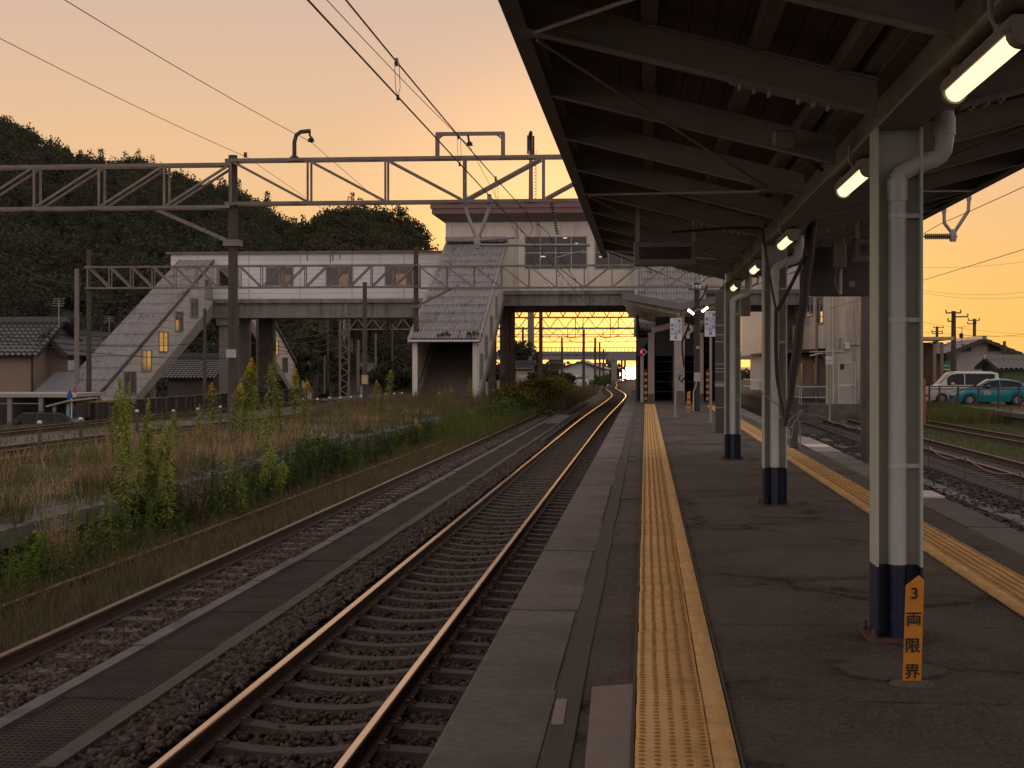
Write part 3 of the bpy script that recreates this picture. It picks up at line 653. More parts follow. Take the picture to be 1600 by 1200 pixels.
marker_post(1075.5, 644, 'yellow marker post against the far shelter column', .66, .10, '3両限界')

def pole_sign(px, base, top, x0, x1, y1, label, cols):
    p = G(px, base, 0); x, y = p[0], p[1]; d = EYE * F / (base - 571)
    zt = ZY(top, x, y); zb = ZY(y1, x, y); xa = XY(x0, y); xb = XY(x1, y)
    t = T('boarding_sign', label, 'sign', (x, y, 0), 'blue lettered boarding signs on poles')
    mb = MB(); mb.tube([(x, y + .03, 0), (x, y + .03, zt)], .035, 10); mb.lathe((x, y + .03, 0), [(.09, 0), (.09, .012), (.04, .014)], 10); mb.build('pole', alu, t)
    mb = MB(); mb.box(xa, xb, y - .02, y - .005, zb, zt); mb.build('board', board_white, t)
    mb = MB(); H = zt - zb; Wd = xb - xa
    for cx, s_, n0, st, sz in cols:
        for i, ch in enumerate(s_): put_text(mb, ch, sz * H, (xa + cx * Wd, y - .0225, zt - (n0 + i * st) * H))
    mb.build('lettering', ink_blue, t); return t
cols = [(.80, '富山方面', .13, .162, .155), (.50, 'ワンマン列車', .115, .152, .15), (.2, '乗車口', .32, .185, .135)]
pole_sign(1055, 652, 497, 1047, 1065, 532, 'white sign with blue Japanese lettering on the pole in front of the shelter column', cols)
pole_sign(1110.5, 661, 486, 1101, 1119, 526, 'white sign with blue Japanese lettering on the pole beside the dark panelled post', cols)

def led_sign(xa, xb, y, zb, zt, s_, label):
    t = T('display_sign', label, 'display sign', ((xa + xb) / 2, y, zb), 'unlit train display signs under the canopy')
    mb = MB(); mb.box(xa, xb, y, y + .22, zb, zt); hs = mb.build('case', mat('sign_case', (.20, .175, .145), (.15, .13, .11), .5, 4), t, bevel=.012)
    mb = MB(); iw = (xb - xa) * .09; ih = (zt - zb) * .27; mb.box(xa + iw, xb - iw, y - .008, y - .001, zb + ih, zt - ih * .85); mb.build('screen', mat('screen_dark', (.012, .009, .009), None, .25), t)
    mb = MB(); n = len(s_); w = (xb - xa - 2 * iw) / n
    for i, ch in enumerate(s_): put_text(mb, ch, w * .9, (xa + iw + w * (i + .5), y - .0105, (zb + zt) / 2 + .01))
    mb.build('lettering', mat('led_red', (.065, .018, .014), None, .5), t)
    for x in (xa + .02, xb - .05): mb = MB(); mb.box(x, x + .05, y + .08, y + .13, zt, rz(x) + .2); mb.build('hanger', steel_dark, t)
led_sign(XY(990, 17), XY(1088, 17), 17, 2.63, 2.90, '列車に注意', 'unlit train display sign hanging over the platform edge paving by the main track')
led_sign(XY(1335, 17), XY(1335, 17) + .71, 17, 2.66, 2.92, '列車に注意', 'unlit train display sign half hidden behind the first column')
# big dark board with rounded corners
t = T('hanging_board', 'large dark board with rounded corners hanging under the canopy behind the first column', 'sign board', (2.8, 20, 2.4))
xa, xb, zb, zt, r = XY(1262, 20), 3.52, 2.43, 3.06, .1
prof = [(xa + r - r * math.cos(a), zb + r - r * math.sin(a)) for a in (0, .4, .8, 1.2, PI / 2)] + [(xb - r + r * math.sin(a), zb + r - r * math.cos(a)) for a in (0, .4, .8, 1.2, PI / 2)] + [(xb, zt), (xa, zt)]
mb = MB(); mb.prism([(a, 20, c) for a, c in prof], (0, .14, 0)); mb.build('board', mat('board_dark', (.060, .05, .043), (.042, .036, .032), .5, 2), t)
mb = MB(); prof2 = [(xa - .02 + (a - xa) * 1.028, zb - .02 + (c - zb) * 1.03) for a, c in prof]; mb.prism([(a, 20.03, c) for a, c in prof2], (0, .08, 0)); mb.build('rim', mat('board_rim', (.10, .085, .07), None, .5), t)
for q in (xa + .2, xb - .24): mb = MB(); mb.box(q, q + .04, 20.05, 20.09, zt, 3.45); mb.build('hanger', steel_dark, t)
mb = MB(); x = XY(1331, 20); mb.box(x - .04, x + .04, 19.985, 19.995, zb + .1, zb + .18); mb.build('sticker', mat('sticker', (.3, .26, .22), None, .6), t)
t = T('equipment_box', 'beige equipment box with a pipe hanging in front of the dark board', 'junction box', (XY(1311, 19.6), 19.6, 2.75))
mb = MB(); xa, xb = XY(1300, 19.6), XY(1321, 19.6); mb.box(xa, xb, 19.5, 19.65, ZY(419, xa, 19.6), ZY(379, xa, 19.6)); mb.build('case', mat('box_beige', (.27, .215, .165), None, .5), t, bevel=.008)
mb = MB(); xm = XY(1313, 19.6); mb.tube([(xm, 19.58, ZY(460, xm, 19.6)), (xm, 19.58, ZY(419, xm, 19.6))], .022, 8); mb.build('pipe', alu, t); mb = MB(); mb.tube([(xb - .03, 19.6, ZY(379, xm, 19.6)), (xb - .03, 19.6, 3.3)], .012, 6); mb.build('conduit', alu, t); mb = MB(); mb.tube([(xm - .05, 19.58, ZY(419, xm, 19.6)), (xm - .07, 19.6, ZY(440, xm, 19.6)), (xm - .03, 19.58, ZY(455, xm, 19.6))], .008, 6); mb.build('loop', alu, t)
t = T('equipment_box', 'pale equipment box hanging from the lamp conduit beyond the second column', 'junction box', (XY(1163, 25.3), 25.3, 2.3))
mb = MB(); xa, xb = XY(1156, 25.3), XY(1172, 25.3); mb.box(xa, xb, 25.2, 25.36, ZY(494, xa, 25.3), ZY(463, xa, 25.3)); mb.build('case', MATS['box_beige'], t, bevel=.008)
mb = MB(); z = ZY(463, xa, 25.3); mb.tube([(xb - .08, 25.3, z), (xb - .08, 25.3, z + .1), (xb + .1, 25.1, z + .2), (xb + .14, 25., z + .38), (xb + .14, 25., 3.05)], .012, 6); mb.build('conduit', alu, t)

p = W(1222, 222, 10.0)
t = T('equipment_box', 'small beige box fixed to the underside of the canopy near the first splice', 'junction box', p); mb = MB(); mb.box(p[0] - .07, p[0] + .07, 9.92, 10.1, p[2] - .04, p[2] + .05); mb.build('case', MATS['box_beige'], t, bevel=.012)
mb = MB(); mb.tube([(p[0], 10.15, p[2]), (p[0] + .06, 10.4, p[2] + .02), (p[0] + .15, 10.5, p[2] - .02), (CX - .15, 10.6, 2.86)], .012, 6); mb.build('cable', cable_black, t)
# cable bundle and rope by the second column
def bez(p0, p1, p2, n=10):
    p0, p1, p2 = Vector(p0), Vector(p1), Vector(p2); return [p0 * (1 - t) ** 2 + p1 * 2 * t * (1 - t) + p2 * t * t for t in [i / n for i in range(n + 1)]]
t = T('cable_bundle', 'thick black cable bundle slanting down from the canopy beside the second column', 'cable', W(1228, 668, 15.6))
top, bot = W(1272, 325, 15.7), W(1227, 666, 15.6)
pts = bez(top, W(1258, 470, 15.65), bot, 16)
mb = MB(); mb.tube([p + Vector((.008 * math.sin(i * 1.9), .006 * math.cos(i * 1.3), 0)) for i, p in enumerate(pts)], [.05, .052, .055, .052, .05, .05, .052, .05, .047, .047, .05, .052, .05, .044, .036, .03, .022], 10); mb.build('trunk', cable_black, t, smooth=True)
mb = MB(); mb.tube(bez(W(1050, 363, 15.8), W(1175, 352, 15.8), W(1190, 358, 15.8), 8)[0:] + bez(W(1192, 364, 15.8), W(1196, 400, 15.75), W(1213, 486, 15.75), 8), .013, 8); mb.tube(bez(W(1258, 400, 15.65), W(1240, 440, 15.7), W(1214, 486, 15.75), 8), .02, 8)
mb.tube(bez(W(1213, 484, 15.75), W(1211, 560, 15.8), W(1216, 600, 15.8), 8) + bez(W(1217, 604, 15.8), W(1222, 640, 15.7), W(1228, 664, 15.62), 6), .022, 8); mb.build('branch_cable', cable_black, t, smooth=True)
rope_m = mat('rope', (.34, .28, .215), (.24, .2, .15), .9, 40)
t = T('rope', 'pale rope tied from the second column to a loose knot with hanging ends', 'rope', W(1245, 650, 15.7))
mb = MB(); K = W(1241, 649, 15.7); mb.tube([W(1188, 612, 15.9), W(1214, 632, 15.7), K], .007, 6); mb.tube(bez(K, W(1226, 662, 15.6), W(1231, 667, 15.6), 8) + bez(W(1236, 668, 15.6), W(1244, 655, 15.7), W(1254, 641, 15.7), 8), .007, 6)
mb.tube(bez(K, W(1240, 665, 15.7), W(1237, 684, 15.7), 8), .007, 6); mb.tube(bez(K, W(1252, 648, 15.7), W(1250, 700, 15.7), 10), .007, 6); mb.tube([W(1244, 650, 15.7), W(1254, 640, 15.7)], .014, 6)
mb.build('strand', rope_m, t, smooth=True)
# weighted post that carries the rope line at the platform edge
p = G(1240, 690, 0)
t = T('rope_post', 'grey mossy post stub behind the rope knot', 'post', (PR - .2, 27.5, 0))
x, y = XY(1241, 27.5), 27.5
mb = MB(); mb.lathe((x, y, 0), [(.09, 0), (.09, .04), (.07, .06), (.07, .9), (.05, .94)], 10); mb.build('stub', mat('mossy', (.085, .085, .065), (.05, .053, .036), .9, 8), t)
# dark panelled post at mid platform
p = G(1128, 676, 0); x, y = p[0], p[1]; zt = ZY(455, x, y); w = 19 / F * 33.5
t = T('panelled_post', 'tall dark panelled post with pale bands standing on the platform', 'post', (x, y, 0))
mb = MB(); mb.box(x - w / 2, x + w / 2, y, y + .26, 0, zt); mb.build('shaft', mat('post_dark', (.048, .042, .038), (.034, .03, .027), .5, 3), t)
mb = MB()
for py in (508, 523, 534, 569, 576, 581, 597, 637): mb.box(x - w / 2 - .004, x + w / 2 + .004, y - .004, y + .264, ZY(py, x, y) - .008, ZY(py, x, y) + .008)
mb.box(x - w / 2 - .008, x + w / 2 + .008, y - .008, y + .268, ZY(604, x, y), ZY(599, x, y)); mb.build('band', mat('post_band', (.33, .29, .25), None, .5), t)
# utility pole on the platform
p = G(1089, 642, 0); x, y = p[0], p[1]; Z = lambda py: ZY(py, x, y)
t = T('utility_pole', 'dark round pole with a crossarm and two small lamps in front of the shelter', 'utility pole', (x, y, 0))
mb = MB(); mb.tube([(x, y, 0), (x, y, Z(442))], [.11, .09], 12); mb.build('pole', mat('pole_dark', (.038, .034, .031), (.027, .025, .023), .7, 8), t, smooth=True)
mb = MB(); mb.box(XY(1075, y), XY(1105, y), y - .16, y - .1, Z(454), Z(451)); mb.box(x - .14, x + .14, y - .14, y + .14, Z(491) - .02, Z(491) + .02); mb.build('crossarm', rust, t)
for i in range(3): mb = MB(); mb.lathe((XY(1083 + 5 * i, y), y - .13, Z(451)), [(.03, 0), (.045, .03), (.03, .05), (.045, .08), (.02, .11)], 8); mb.build('insulator', board_white, t)
mb = MB(); mb.box(x - .1, x + .11, y - .2, y - .1, Z(596), Z(582)); mb.tube([(x - .02, y - .14, Z(596)), (x - .05, y - .15, Z(605)), (x - .12, y - .15, Z(612)), (x - .12, y - .15, 0)], .022, 6); mb.build('control_box', mat('box_grey', (.42, .44, .45), None, .5), t); mb = MB(); mb.box(x - .03, x + .07, y - .145, y - .13, Z(545), Z(541)); mb.build('number_plate', MATS['box_grey'], t)
for (a, b_), gl in ((((1075, 484), (1084, 491)), (1., .9, .75)), (((1097, 487), (1106, 480)), (1., .85, .5))):
    mb = MB(); p0, p1 = Vector(W(*a, 47.5)), Vector(W(*b_, 47.5)); mb.bar(p0, p1, .07, .07); l = mb.build('lamp', mat('lamp_tube' + str(b_[0]), (.8, .8, .75), None, .4, emit=gl, estr=4.), t)
    mb = MB(); mb.bar(p0 + Vector((0, .03, .06)), p1 + Vector((0, .03, .06)), .11, .04); mb.tube([p1 + Vector((0, .05, .05)), (x, y - .1, Z(484))] if a[0] < 1090 else [p0 + Vector((0, .05, .05)), (x, y - .1, Z(484))], .02, 6); mb.build('lamp_shade', alu, l)
mb = MB(); mb.tube([W(1105, 445, 47.6), W(1099, 462, 47.6), W(1090, 474, 47.6), W(1082, 486, 47.7), W(1074, 515, 52), W(1066, 533, 57), W(1066, 545, 57.2), W(1069, 575, 57.4)], .035, 6); tag(mb.build('overhead_cable', cable_black, smooth=True), 'black cable drooping from the platform utility pole to the shelter column', 'cable')

# ================================================================ catenary gantries
def gantry(name, label, y, xl, xr, zu, zl, poles, bays, depth=.42, knees=(), base=-1.25, pr=.12, chord=.075, ptop=.15, mono=False, pole_m=None, zpole=None, wv=False):
    t = T(name, label, 'catenary gantry', ((xl + xr) / 2, y, base), 'catenary gantries across the tracks')
    for i, (px_, mt) in enumerate(poles):
        mb = MB(); r = pr; b0 = zpole[i] if zpole else base; mb.tube([(px_, y, b0), (px_, y, zu + ptop)], [r * 1.12, r * .95], 14)
        po = mb.build('pole', mt, t, smooth=True)
        for z in (zu, zl):
            mb = MB(); mb.box(px_ - r - .05, px_ + r + .05, y - r - .03, y + r + .03, z - .05, z + .05); mb.build('clamp', truss_paint, po)
    for z in (zu, zl):
        for s_ in (-1, 1):
            mb = MB(); yy = y + s_ * depth / 2; mb.box(xl, xr, yy - chord / 2, yy - chord / 2 + .012, z - chord / 2, z + chord / 2); mb.box(xl, xr, yy - chord / 2 + .0125, yy + chord / 2, z + chord / 2 - .012, z + chord / 2); mb.build('chord', truss_paint, t)
    mb = MB(); n = bays; st = (xr - xl) / n
    for s_ in (-1, 1):
        yy = y + s_ * depth / 2
        for k in range(n):
            xa, xb = xl + k * st, xl + (k + 1) * st
            if wv:
                xm = (xa + xb) / 2; mb.bar((xa, yy, zu - .05), (xm, yy, zl + .05), .06, .06); mb.bar((xm, yy, zl + .05), (xb, yy, zu - .05), .06, .06)
            else:
                mb.bar((xa, yy, zl + .03), (xa + .0, yy, zu - .03), .05, .05, up=(1, 0, 0))
                mid = k >= n / 2 if not isinstance(mono, (int, float)) or mono is False else xa > mono
                a, c = ((xa + .06, yy, zl + .05), (xb - .06, yy, zu - .05)) if mid else ((xa + .06, yy, zu - .05), (xb - .06, yy, zl + .05))
                mb.bar(a, c, .06, .06, up=(0, 1, 0))
    k = 0
    for k in range(n):     # lacing across the two planes
        xa, xb = xl + k * st, xl + (k + 1) * st
        mb.bar((xa, y - depth / 2, zu), (xb, y + depth / 2, zu), .04, .02); mb.bar((xa, y - depth / 2, zl), (xb, y + depth / 2, zl), .04, .02)
    mb.build('bracing', truss_paint, t)
    for (x0, x1, za) in knees:
        mb = MB()
        for s_ in (-1, 1): mb.bar((x0, y + s_ * depth * .35, zl - .04), (x1, y + s_ * pr, za), .08, .1, up=(0, 1, 0))
        mb.box(x1 - pr - .09, x1 + pr + .09, y - pr - .05, y + pr + .05, za - .08, za + .08); mb.build('knee_brace', truss_paint, t)
    return t
GY = 37.5; ZU, ZL = 6.72, 5.62
xp = XY(364, GY)
# near gantry: two spans meeting at the platform pole
g1 = gantry('catenary_gantry', 'near rusty lattice gantry spanning from the weedy platform pole to the canopy side', GY, xp + .0, 5.4, ZU, ZL, [(xp, pole_conc), (5.4, pole_conc)], 8, zpole=(OPZ, -1.25), mono=XY(690, GY))
g2 = gantry('catenary_gantry', 'near rusty lattice gantry reaching over the yard tracks beside the hillside', GY, -27.7, xp - .02, ZU - .1, ZL - .08, [(-27.7, pole_conc)], 10, knees=((XY(245, GY), xp, ZY(380, xp, GY)),), mono=-60.)
bx = MB(); bx.box(xp - .13, xp + .13, GY - .17, GY - .16, ZY(559, xp, GY), ZY(546, xp, GY)); tag(bx.build('pole_plate', mat('plate_pale', (.42, .45, .43), None, .5)), 'pale square plate strapped to the near weedy platform pole', 'plate')
# fittings standing on the near gantry
def zpix(py, px, y): return ZY(py, XY(px, y), y)
t = T('insulator_bracket', 'curved gooseneck bracket with a bell insulator on the near gantry', 'bracket', (XY(460, GY), GY, ZU))
P_ = lambda px, py: (XY(px, GY), GY, ZY(py, XY(px, GY), GY))
mb = MB(); mb.tube([P_(460, 249), P_(460, 222), P_(463, 211), P_(470, 206), P_(485, 204.5)], .055, 8); mb.tube([P_(452, 250), P_(460, 243), P_(468, 250)], .05, 6); mb.build('arm', pole_conc, t, smooth=True)
mb = MB(); mb.tube([P_(484, 204), P_(484, 212), P_(488, 216), P_(486, 223)], .03, 6); mb.lathe(P_(486, 222), [(.03, 0), (.10, .01), (.06, .05), (.09, .06), (.03, .12)], 10); mb.build('insulator', black_metal, t)
t = T('wire_bracket', 'square steel portal frame with a bell insulator on top of the near gantry', 'bracket', (XY(735, GY), GY, ZU))
mb = MB(); mb.bar(P_(683.5, 247), P_(683.5, 208), .1, .1); mb.bar(P_(786, 247), P_(786, 208), .1, .1); mb.bar(P_(681, 209.5), P_(788, 208.5), .09, .09); mb.bar(P_(684, 218), P_(692, 211), .04, .04); mb.bar(P_(785, 217), P_(777, 211), .04, .04); mb.bar(P_(679, 246), P_(688, 246), .14, .06); mb.bar(P_(781, 245), P_(791, 245), .14, .06); mb.build('frame', truss_paint, t)
mb = MB(); mb.tube([P_(731, 210), P_(733, 222)], .03, 6); mb.lathe(P_(733.5, 228), [(.03, 0), (.10, .01), (.06, .05), (.09, .06), (.03, .12)], 10); mb.build('insulator', black_metal, t)
mb = MB(); mb.box(XY(385, GY), XY(389, GY), GY - .25, GY - .18, ZU + .06, ZU + .19); tag(mb.build('wire_clamp', black_metal), 'small black feeder clamp on the near gantry beside the weedy platform pole', 'clamp')
def vhanger(label, a, b_, c, tube_to=None):
    t = T('cantilever_hanger', label, 'hanger', P_(*c), 'V shaped hangers under the near gantry')
    mb = MB()
    for q in (a, b_):
        x0 = P_(*q); k = P_(*c); m_ = (x0[0] + (k[0] - x0[0]) * .05, GY, x0[2] - .28); mb.tube([x0, m_, k], .045, 8); mb.box(x0[0] - .05, x0[0] + .05, GY - .05, GY + .05, x0[2] - .02, x0[2] + .12)
    mb.lathe((P_(*c)[0], GY, P_(*c)[2] - .18), [(.08, 0), (.09, .1), (.09, .22), (.05, .3)], 8); mb.build('strut', alu, t, smooth=True)
    return t
t = vhanger('V shaped hanger of bent tubes over the front staircase roof with a long steady tube', (727, 311), (764.5, 311), (746, 377))
mb = MB(); mb.tube([P_(748, 383), P_(922, 383)], .035, 8); mb.tube([P_(752, 376), P_(806, 371)], .03, 6); mb.tube([P_(866, 404), P_(912, 392), P_(914, 394)], .025, 6); mb.build('steady_arm', alu, t, smooth=True)
mb = MB(); a, b_ = Vector(P_(862, 320)), Vector(P_(871, 366)); mb.tube([P_(862, 308), a, b_], .018, 6)
for i in range(12):
    q = a + (b_ - a) * (i / 11); mb.lathe(q, [(.02, 0), (.075, .012), (.03, .03)], 8)
mb.build('insulator', mat('porcelain', (.09, .075, .085), None, .3), t)
t = vhanger('V shaped hanger with a ribbed insulator beyond the open canopy side', (1475, 331), (1514, 312), (1489, 366))
mb = MB(); a, b_ = Vector(P_(1446, 369.5)), Vector(P_(1484, 369.5)); mb.tube([P_(1400, 371), a, b_, P_(1496, 369.5)], .02, 6)
for i in range(13): mb.tube([a + (b_ - a) * (i / 12) - Vector((.012, 0, 0)), a + (b_ - a) * (i / 12) + Vector((.012, 0, 0))], .075, 10)
mb.build('insulator', MATS['porcelain'], t)

# middle gantry in front of the footbridge
G2 = 77.3; xq = XY(139, G2); xr_ = XY(650, G2)
gantry('catenary_gantry', 'middle thin gantry crossing in front of the footbridge windows', G2, xq, xr_, 6.72, 5.6, [(xq, pole_conc), (xr_, rust)], 15, zpole=(-1.25, -1.25), pr=.13, chord=.085, ptop=.95, mono=XY(395, G2))
gantry('catenary_gantry', 'middle thin gantry crossing in front of the station building windows', G2, xr_ + .2, 5.4, 6.65, 5.52, [], 12, chord=.09, knees=((XY(705, G2), xr_, ZY(479, xr_, G2)),), pr=.15)
for i, (y, lab) in enumerate(((128, 'nearest W braced gantry seen through the opening under the station building'), (168, 'second W braced gantry seen under the station building'), (215, 'third W braced gantry far under the station building'), (262, 'farthest small W braced gantry by the road overpass'))):
    gantry('catenary_gantry', lab, y, XY(800 - 30 * i, y) if i != 1 else XY(535, y), XY(1075 - 8 * i, y), 6.9, 5.6, [(XY(845 - 14 * i, y) if i != 1 else XY(538, y), alu if i == 1 else pole_conc)], 22 if i == 1 else 12, wv=True, pr=.16, chord=.12)
    for sx in (905, 960):
        if i > 1: break
        mb = MB(); px = sx - 12 * i; a = lambda q, z: (XY(q, y), y, z)
        mb.bar(a(px - 6, 5.6), a(px - 6, 4.6), .07, .07); mb.bar(a(px + 6, 5.6), a(px + 6, 4.6), .07, .07); mb.bar(a(px - 6, 4.6), a(px + 6, 4.6), .07, .07); mb.bar(a(px, 4.6), a(px - 3, 4.2), .06, .06)
        tag(mb.build('wire_hanger', black_metal), ['hanging square wire frame under the nearest W braced gantry, ' + ('track side' if sx > 930 else 'pier side'), 'hanging square wire frame under the second W braced gantry, ' + ('track side' if sx > 930 else 'pier side')][i], 'bracket')

# lattice mast at the second W braced gantry
t = T('lattice_mast', 'pale lattice steel mast of zigzag bars behind the footbridge', 'mast', W(538, 620, 110)); y = 108; xa, xb = XY(531, y), XY(545, y); zb_, zt_ = ZY(622, xa, y), ZY(490, xa, y)
for xx in (xa, xb): mb = MB(); mb.box(xx - .07, xx + .07, y - .07, y + .07, zb_, zt_); mb.build('leg', mat('lattice_paint', (.40, .38, .35), (.32, .30, .28), .6, 3), t)
mb = MB(); k = 0; z = zb_ + .2
while z < zt_ - .5: mb.bar((xa if k % 2 else xb, y - .08, z), (xb if k % 2 else xa, y - .08, z + .42), .07, .05, up=(0, 1, 0)); z += .42; k += 1
mb.build('lacing', MATS['lattice_paint'], t); mb = MB(); mb.box(xa - .08, xb + .1, y - .12, y - .09, ZY(526, xa, y), ZY(516, xa, y)); mb.build('plate', MATS['lattice_paint'], t)

# single poles
def pole(name, label, px, base_py, top_py, z=None, d=None, r=.15, m=pole_conc, extra=None, group=None):
    if d is None: d = (EYE - z) * F / (base_py - 571)
    p = W(px, base_py, d); x, y = p[0], p[1]; zb, zt = p[2], W(px, top_py, d)[2]
    t = T(name, label, 'pole', (x, y, zb), group)
    mb = MB(); mb.tube([(x, y, zb), (x, y, zt)], [r * 1.1, r * .92], 12); mb.build('shaft', m, t, smooth=True)
    return t, x, y, d
t, x, y, d = pole('trackside_pole', 'dark stubby pole with a yellow box standing in dry weeds near the front staircase', 570, 648, 441, z=-.6, r=.1)
mb = MB(); a, c = W(561, 600, d), W(574, 586, d); mb.box(XY(565.5, y - .3), XY(574, y - .3), y - .34, y - .12, ZY(600, x, y), ZY(586, x, y)); mb.build('box', mat('box_yellow', (.52, .42, .2), None, .5), t)
mb = MB(); mb.tube([(x - .1, y - .2, ZY(603, x, y)), (x - .1, y - .2, ZY(640, x, y))], .06, 8); mb.build('pipe_guard', alu, t)
pole('trackside_pole', 'slim concrete pole behind the rusty yard tracks beside the left house', 120, 600, 420, d=72, r=.115, m=mat('pole_pale', (.22, .2, .18), (.15, .135, .12), .85, 5))
pole('trackside_pole', 'thin dark pole in front of the tall footbridge pier', 320, 618, 482, d=80, r=.09)
pole('trackside_pole', 'thin dark pole in front of the rear staircase', 402, 612, 500, d=92, r=.09)
for i, (px, b_, tp, d, lab) in enumerate(((507, 615, 555, 118, 'pale short pole left of the lattice mast behind the footbridge'), (512.5, 610, 500, 128, 'thin pole behind the short pale pole'), (587, 606, 520, 132, 'thin grey pole by the tiled hut behind the footbridge'), (613, 580, 508, 150, 'thin pole in front of the distant tiled house'), (558, 615, 535, 110, 'grey signal post beside the lattice mast'))):
    pole('trackside_pole', lab, px, b_, tp, d=d, r=.085, m=MATS['pole_pale'] if i in (0, 2, 4) else pole_conc)
for i, (px, b_, tp, lab) in enumerate(((912, 606, 515, 'dark pole beyond the hedge, tallest before the white warehouse'), (930, 600, 528, 'dark pole in front of the right end of the white warehouse'), (878, 610, 528, 'thin dark pole beside the overpass pier'), (937, 597, 535, 'thin pole between warehouse and railway'), (943, 592, 545, 'short thin pole nearest the far portal'))):
    pole('trackside_pole', lab, px, b_, tp, d=165 + 22 * i, r=.15)

# lamp stakes along the abandoned platform
sk = None
for i, (px, b_, tp) in enumerate(((62, 724, 657), (126, 711, 652), (214, 690, 640), (271, 681, 640), (309, 675, 637), (344, 672, 634), (474, 660, 622), (496, 656, 622), (515, 655, 620), (532, 652, 620), (548, 650, 619), (564, 648, 618), (603, 644, 615), (616, 642, 614), (628, 640, 613))):
    p = G(px, b_, OPZ); h = ZY(tp, p[0], p[1]) - OPZ
    lab = ['nearest rusty stake with a white cap at the yard edge of the weedy platform', 'second rusty white capped stake at the yard edge of the weedy platform', 'third white capped stake, half hidden by tall goldenrod', 'white capped stake just past the big goldenrod clump', 'white capped stake between the two goldenrod clumps', 'white capped stake beside the weedy platform gantry pole', 'white capped stake before the rear staircase foot', 'white capped stake past the rear staircase foot', 'white capped stake under the footbridge near the short pale pole', 'white capped stake in front of the lattice mast', 'white capped stake just past the lattice mast', 'white capped stake beside the dark stubby pole', 'white capped stake just past the dark stubby pole', 'second white capped stake past the dark stubby pole', 'farthest white capped stake by the front staircase'][i]
    if sk is None:
        sk = T('lamp_stake', lab, 'stake', (p[0], p[1], OPZ), 'white capped stakes along the weedy platform')
        mb = MB(); mb.tube([(p[0], p[1], OPZ - .05), (p[0], p[1], OPZ + .82)], [.045, .04], 8); mb.build('post', mat('stake_wood', (.12, .085, .066), (.075, .052, .042), .85, 10), sk)
        mb = MB(); mb.lathe((p[0], p[1], OPZ + .82), [(.04, 0), (.055, .02), (.05, .05), (.02, .07)], 8); mb.build('cap', board_white, sk)
        sk.scale = (1, 1, h / .89)
    else: copy_tree(sk, (p[0], p[1], OPZ), label=lab, scale=(1, 1, h / .89))

# ================================================================ wires
def wire(label, pts, r, fn=None, sag=0, n=14, cat='overhead wire'):
    P = []
    for i in range(len(pts) - 1):
        a, b_ = Vector(pts[i]), Vector(pts[i + 1]); s_ = sag[i] if isinstance(sag, (list, tuple)) else sag
        for k in range(n):
            t = k / n; p = a.lerp(b_, t); p.z -= 4 * s_ * t * (1 - t); P.append(p)
    P.append(Vector(pts[-1])); mb = MB(); mb.tube(P, r, 6); o = mb.build('overhead_wire', wire_mat, smooth=True)
    return tag(o, label, cat, 'overhead wires'), P
cw = [(-2.42, -14, 4.1), (-2.38, 14.4, 4.09), (-2.36, 37.3, 4.08), (-2.6, 77, 4.08), (-2.3, 128, 4.08), (-3.9, 168, 4.1), (-5, 215, 4.1), (-4.4, 262, 4.1)]
wire('lowest contact wire over the main track', cw, .0085)
ms = [(-2.40, -14, 4.9), (-2.42, 37.4, 4.80), (-2.6, 77, 4.9), (-2.3, 128, 4.95), (-3.9, 168, 4.95), (-5, 215, 4.95)]
t_ = T('messenger_wire', 'sagging messenger wire with clip discs and droppers above the contact wire', 'overhead wire', (-2.4, 12, 4.45), 'overhead wires')
P = []
for i in range(len(ms) - 1):
    a, b_ = Vector(ms[i]), Vector(ms[i + 1])
    for k in range(20):
        t = k / 20; p = a.lerp(b_, t); p.z -= 4 * (.40 if i == 0 else .3) * t * (1 - t); P.append(p)
mb = MB(); mb.tube(P, .0085, 6); mb.build('strand', wire_mat, t_)
disc_m = mat('dropper_disc', (.05, .07, .10), None, .4)
def mz(y):
    for i in range(len(P) - 1):
        if P[i].y <= y <= P[i + 1].y: t = (y - P[i].y) / (P[i + 1].y - P[i].y); return P[i].lerp(P[i + 1], t)
    return P[-1]
for k in range(18):
    y = -5 + 4.85 * k; q = mz(y)
    mb = MB(); mb.tube([q + Vector((-.012, 0, 0)), q + Vector((.012, 0, 0))], .042 if k < 9 else .05, 12); dd = mb.build('clip_disc', disc_m, t_)
    mb = MB(); xc = -2.4 + (0 if y < 40 else -.1)
    for dx in (-.022, .022): mb.tube([q + Vector((dx, 0, 0)), (xc + dx, y, 4.2), (xc, y, 4.10)], .003, 4)
    mb.box(xc - .012, xc + .012, y - .02, y + .02, 4.08, 4.13); mb.build('dropper', wire_mat, dd)
wire('feeder wire held by the bell insulator on the portal frame, falling toward the station building', [(-4.55, -12, 7.0), tuple(Vector(P_(734, 229))), (XY(857, G2), G2, 5.6), (-5.4, 128, 5.9)], .007, sag=(.42, .15, .3))
wire('feeder wire held by the gooseneck bracket, running to the footbridge corner', [(-8.6, -12, 7.6), tuple(Vector(P_(486, 222))), W(690, 391, 93)], .007, sag=(.5, .1))
wire('thin feeder wire clamped beside the weedy platform gantry pole', [(-9.9, -6, 7.4), tuple(Vector(P_(387, 246))), W(610, 393, 101)], .006, sag=(.45, .1))
wire('messenger wire beyond the open canopy side', [(7.1, -12, 5.75), (7.15, 37.4, 4.95), (6.8, 77, 5.)], .008, sag=(.35, .3))
wire('contact wire over the rusty branch track', [(8.6, -12, 4.2), (8.6, 37.4, 4.15), (8.4, 70, 4.1)], .008)
wire('bridging wire between messenger and contact wire near the hanger', [tuple(mz(30.2)), (-2.3, 30.6, 4.3), (-2.38, 30.4, 4.1)], .006, n=6)
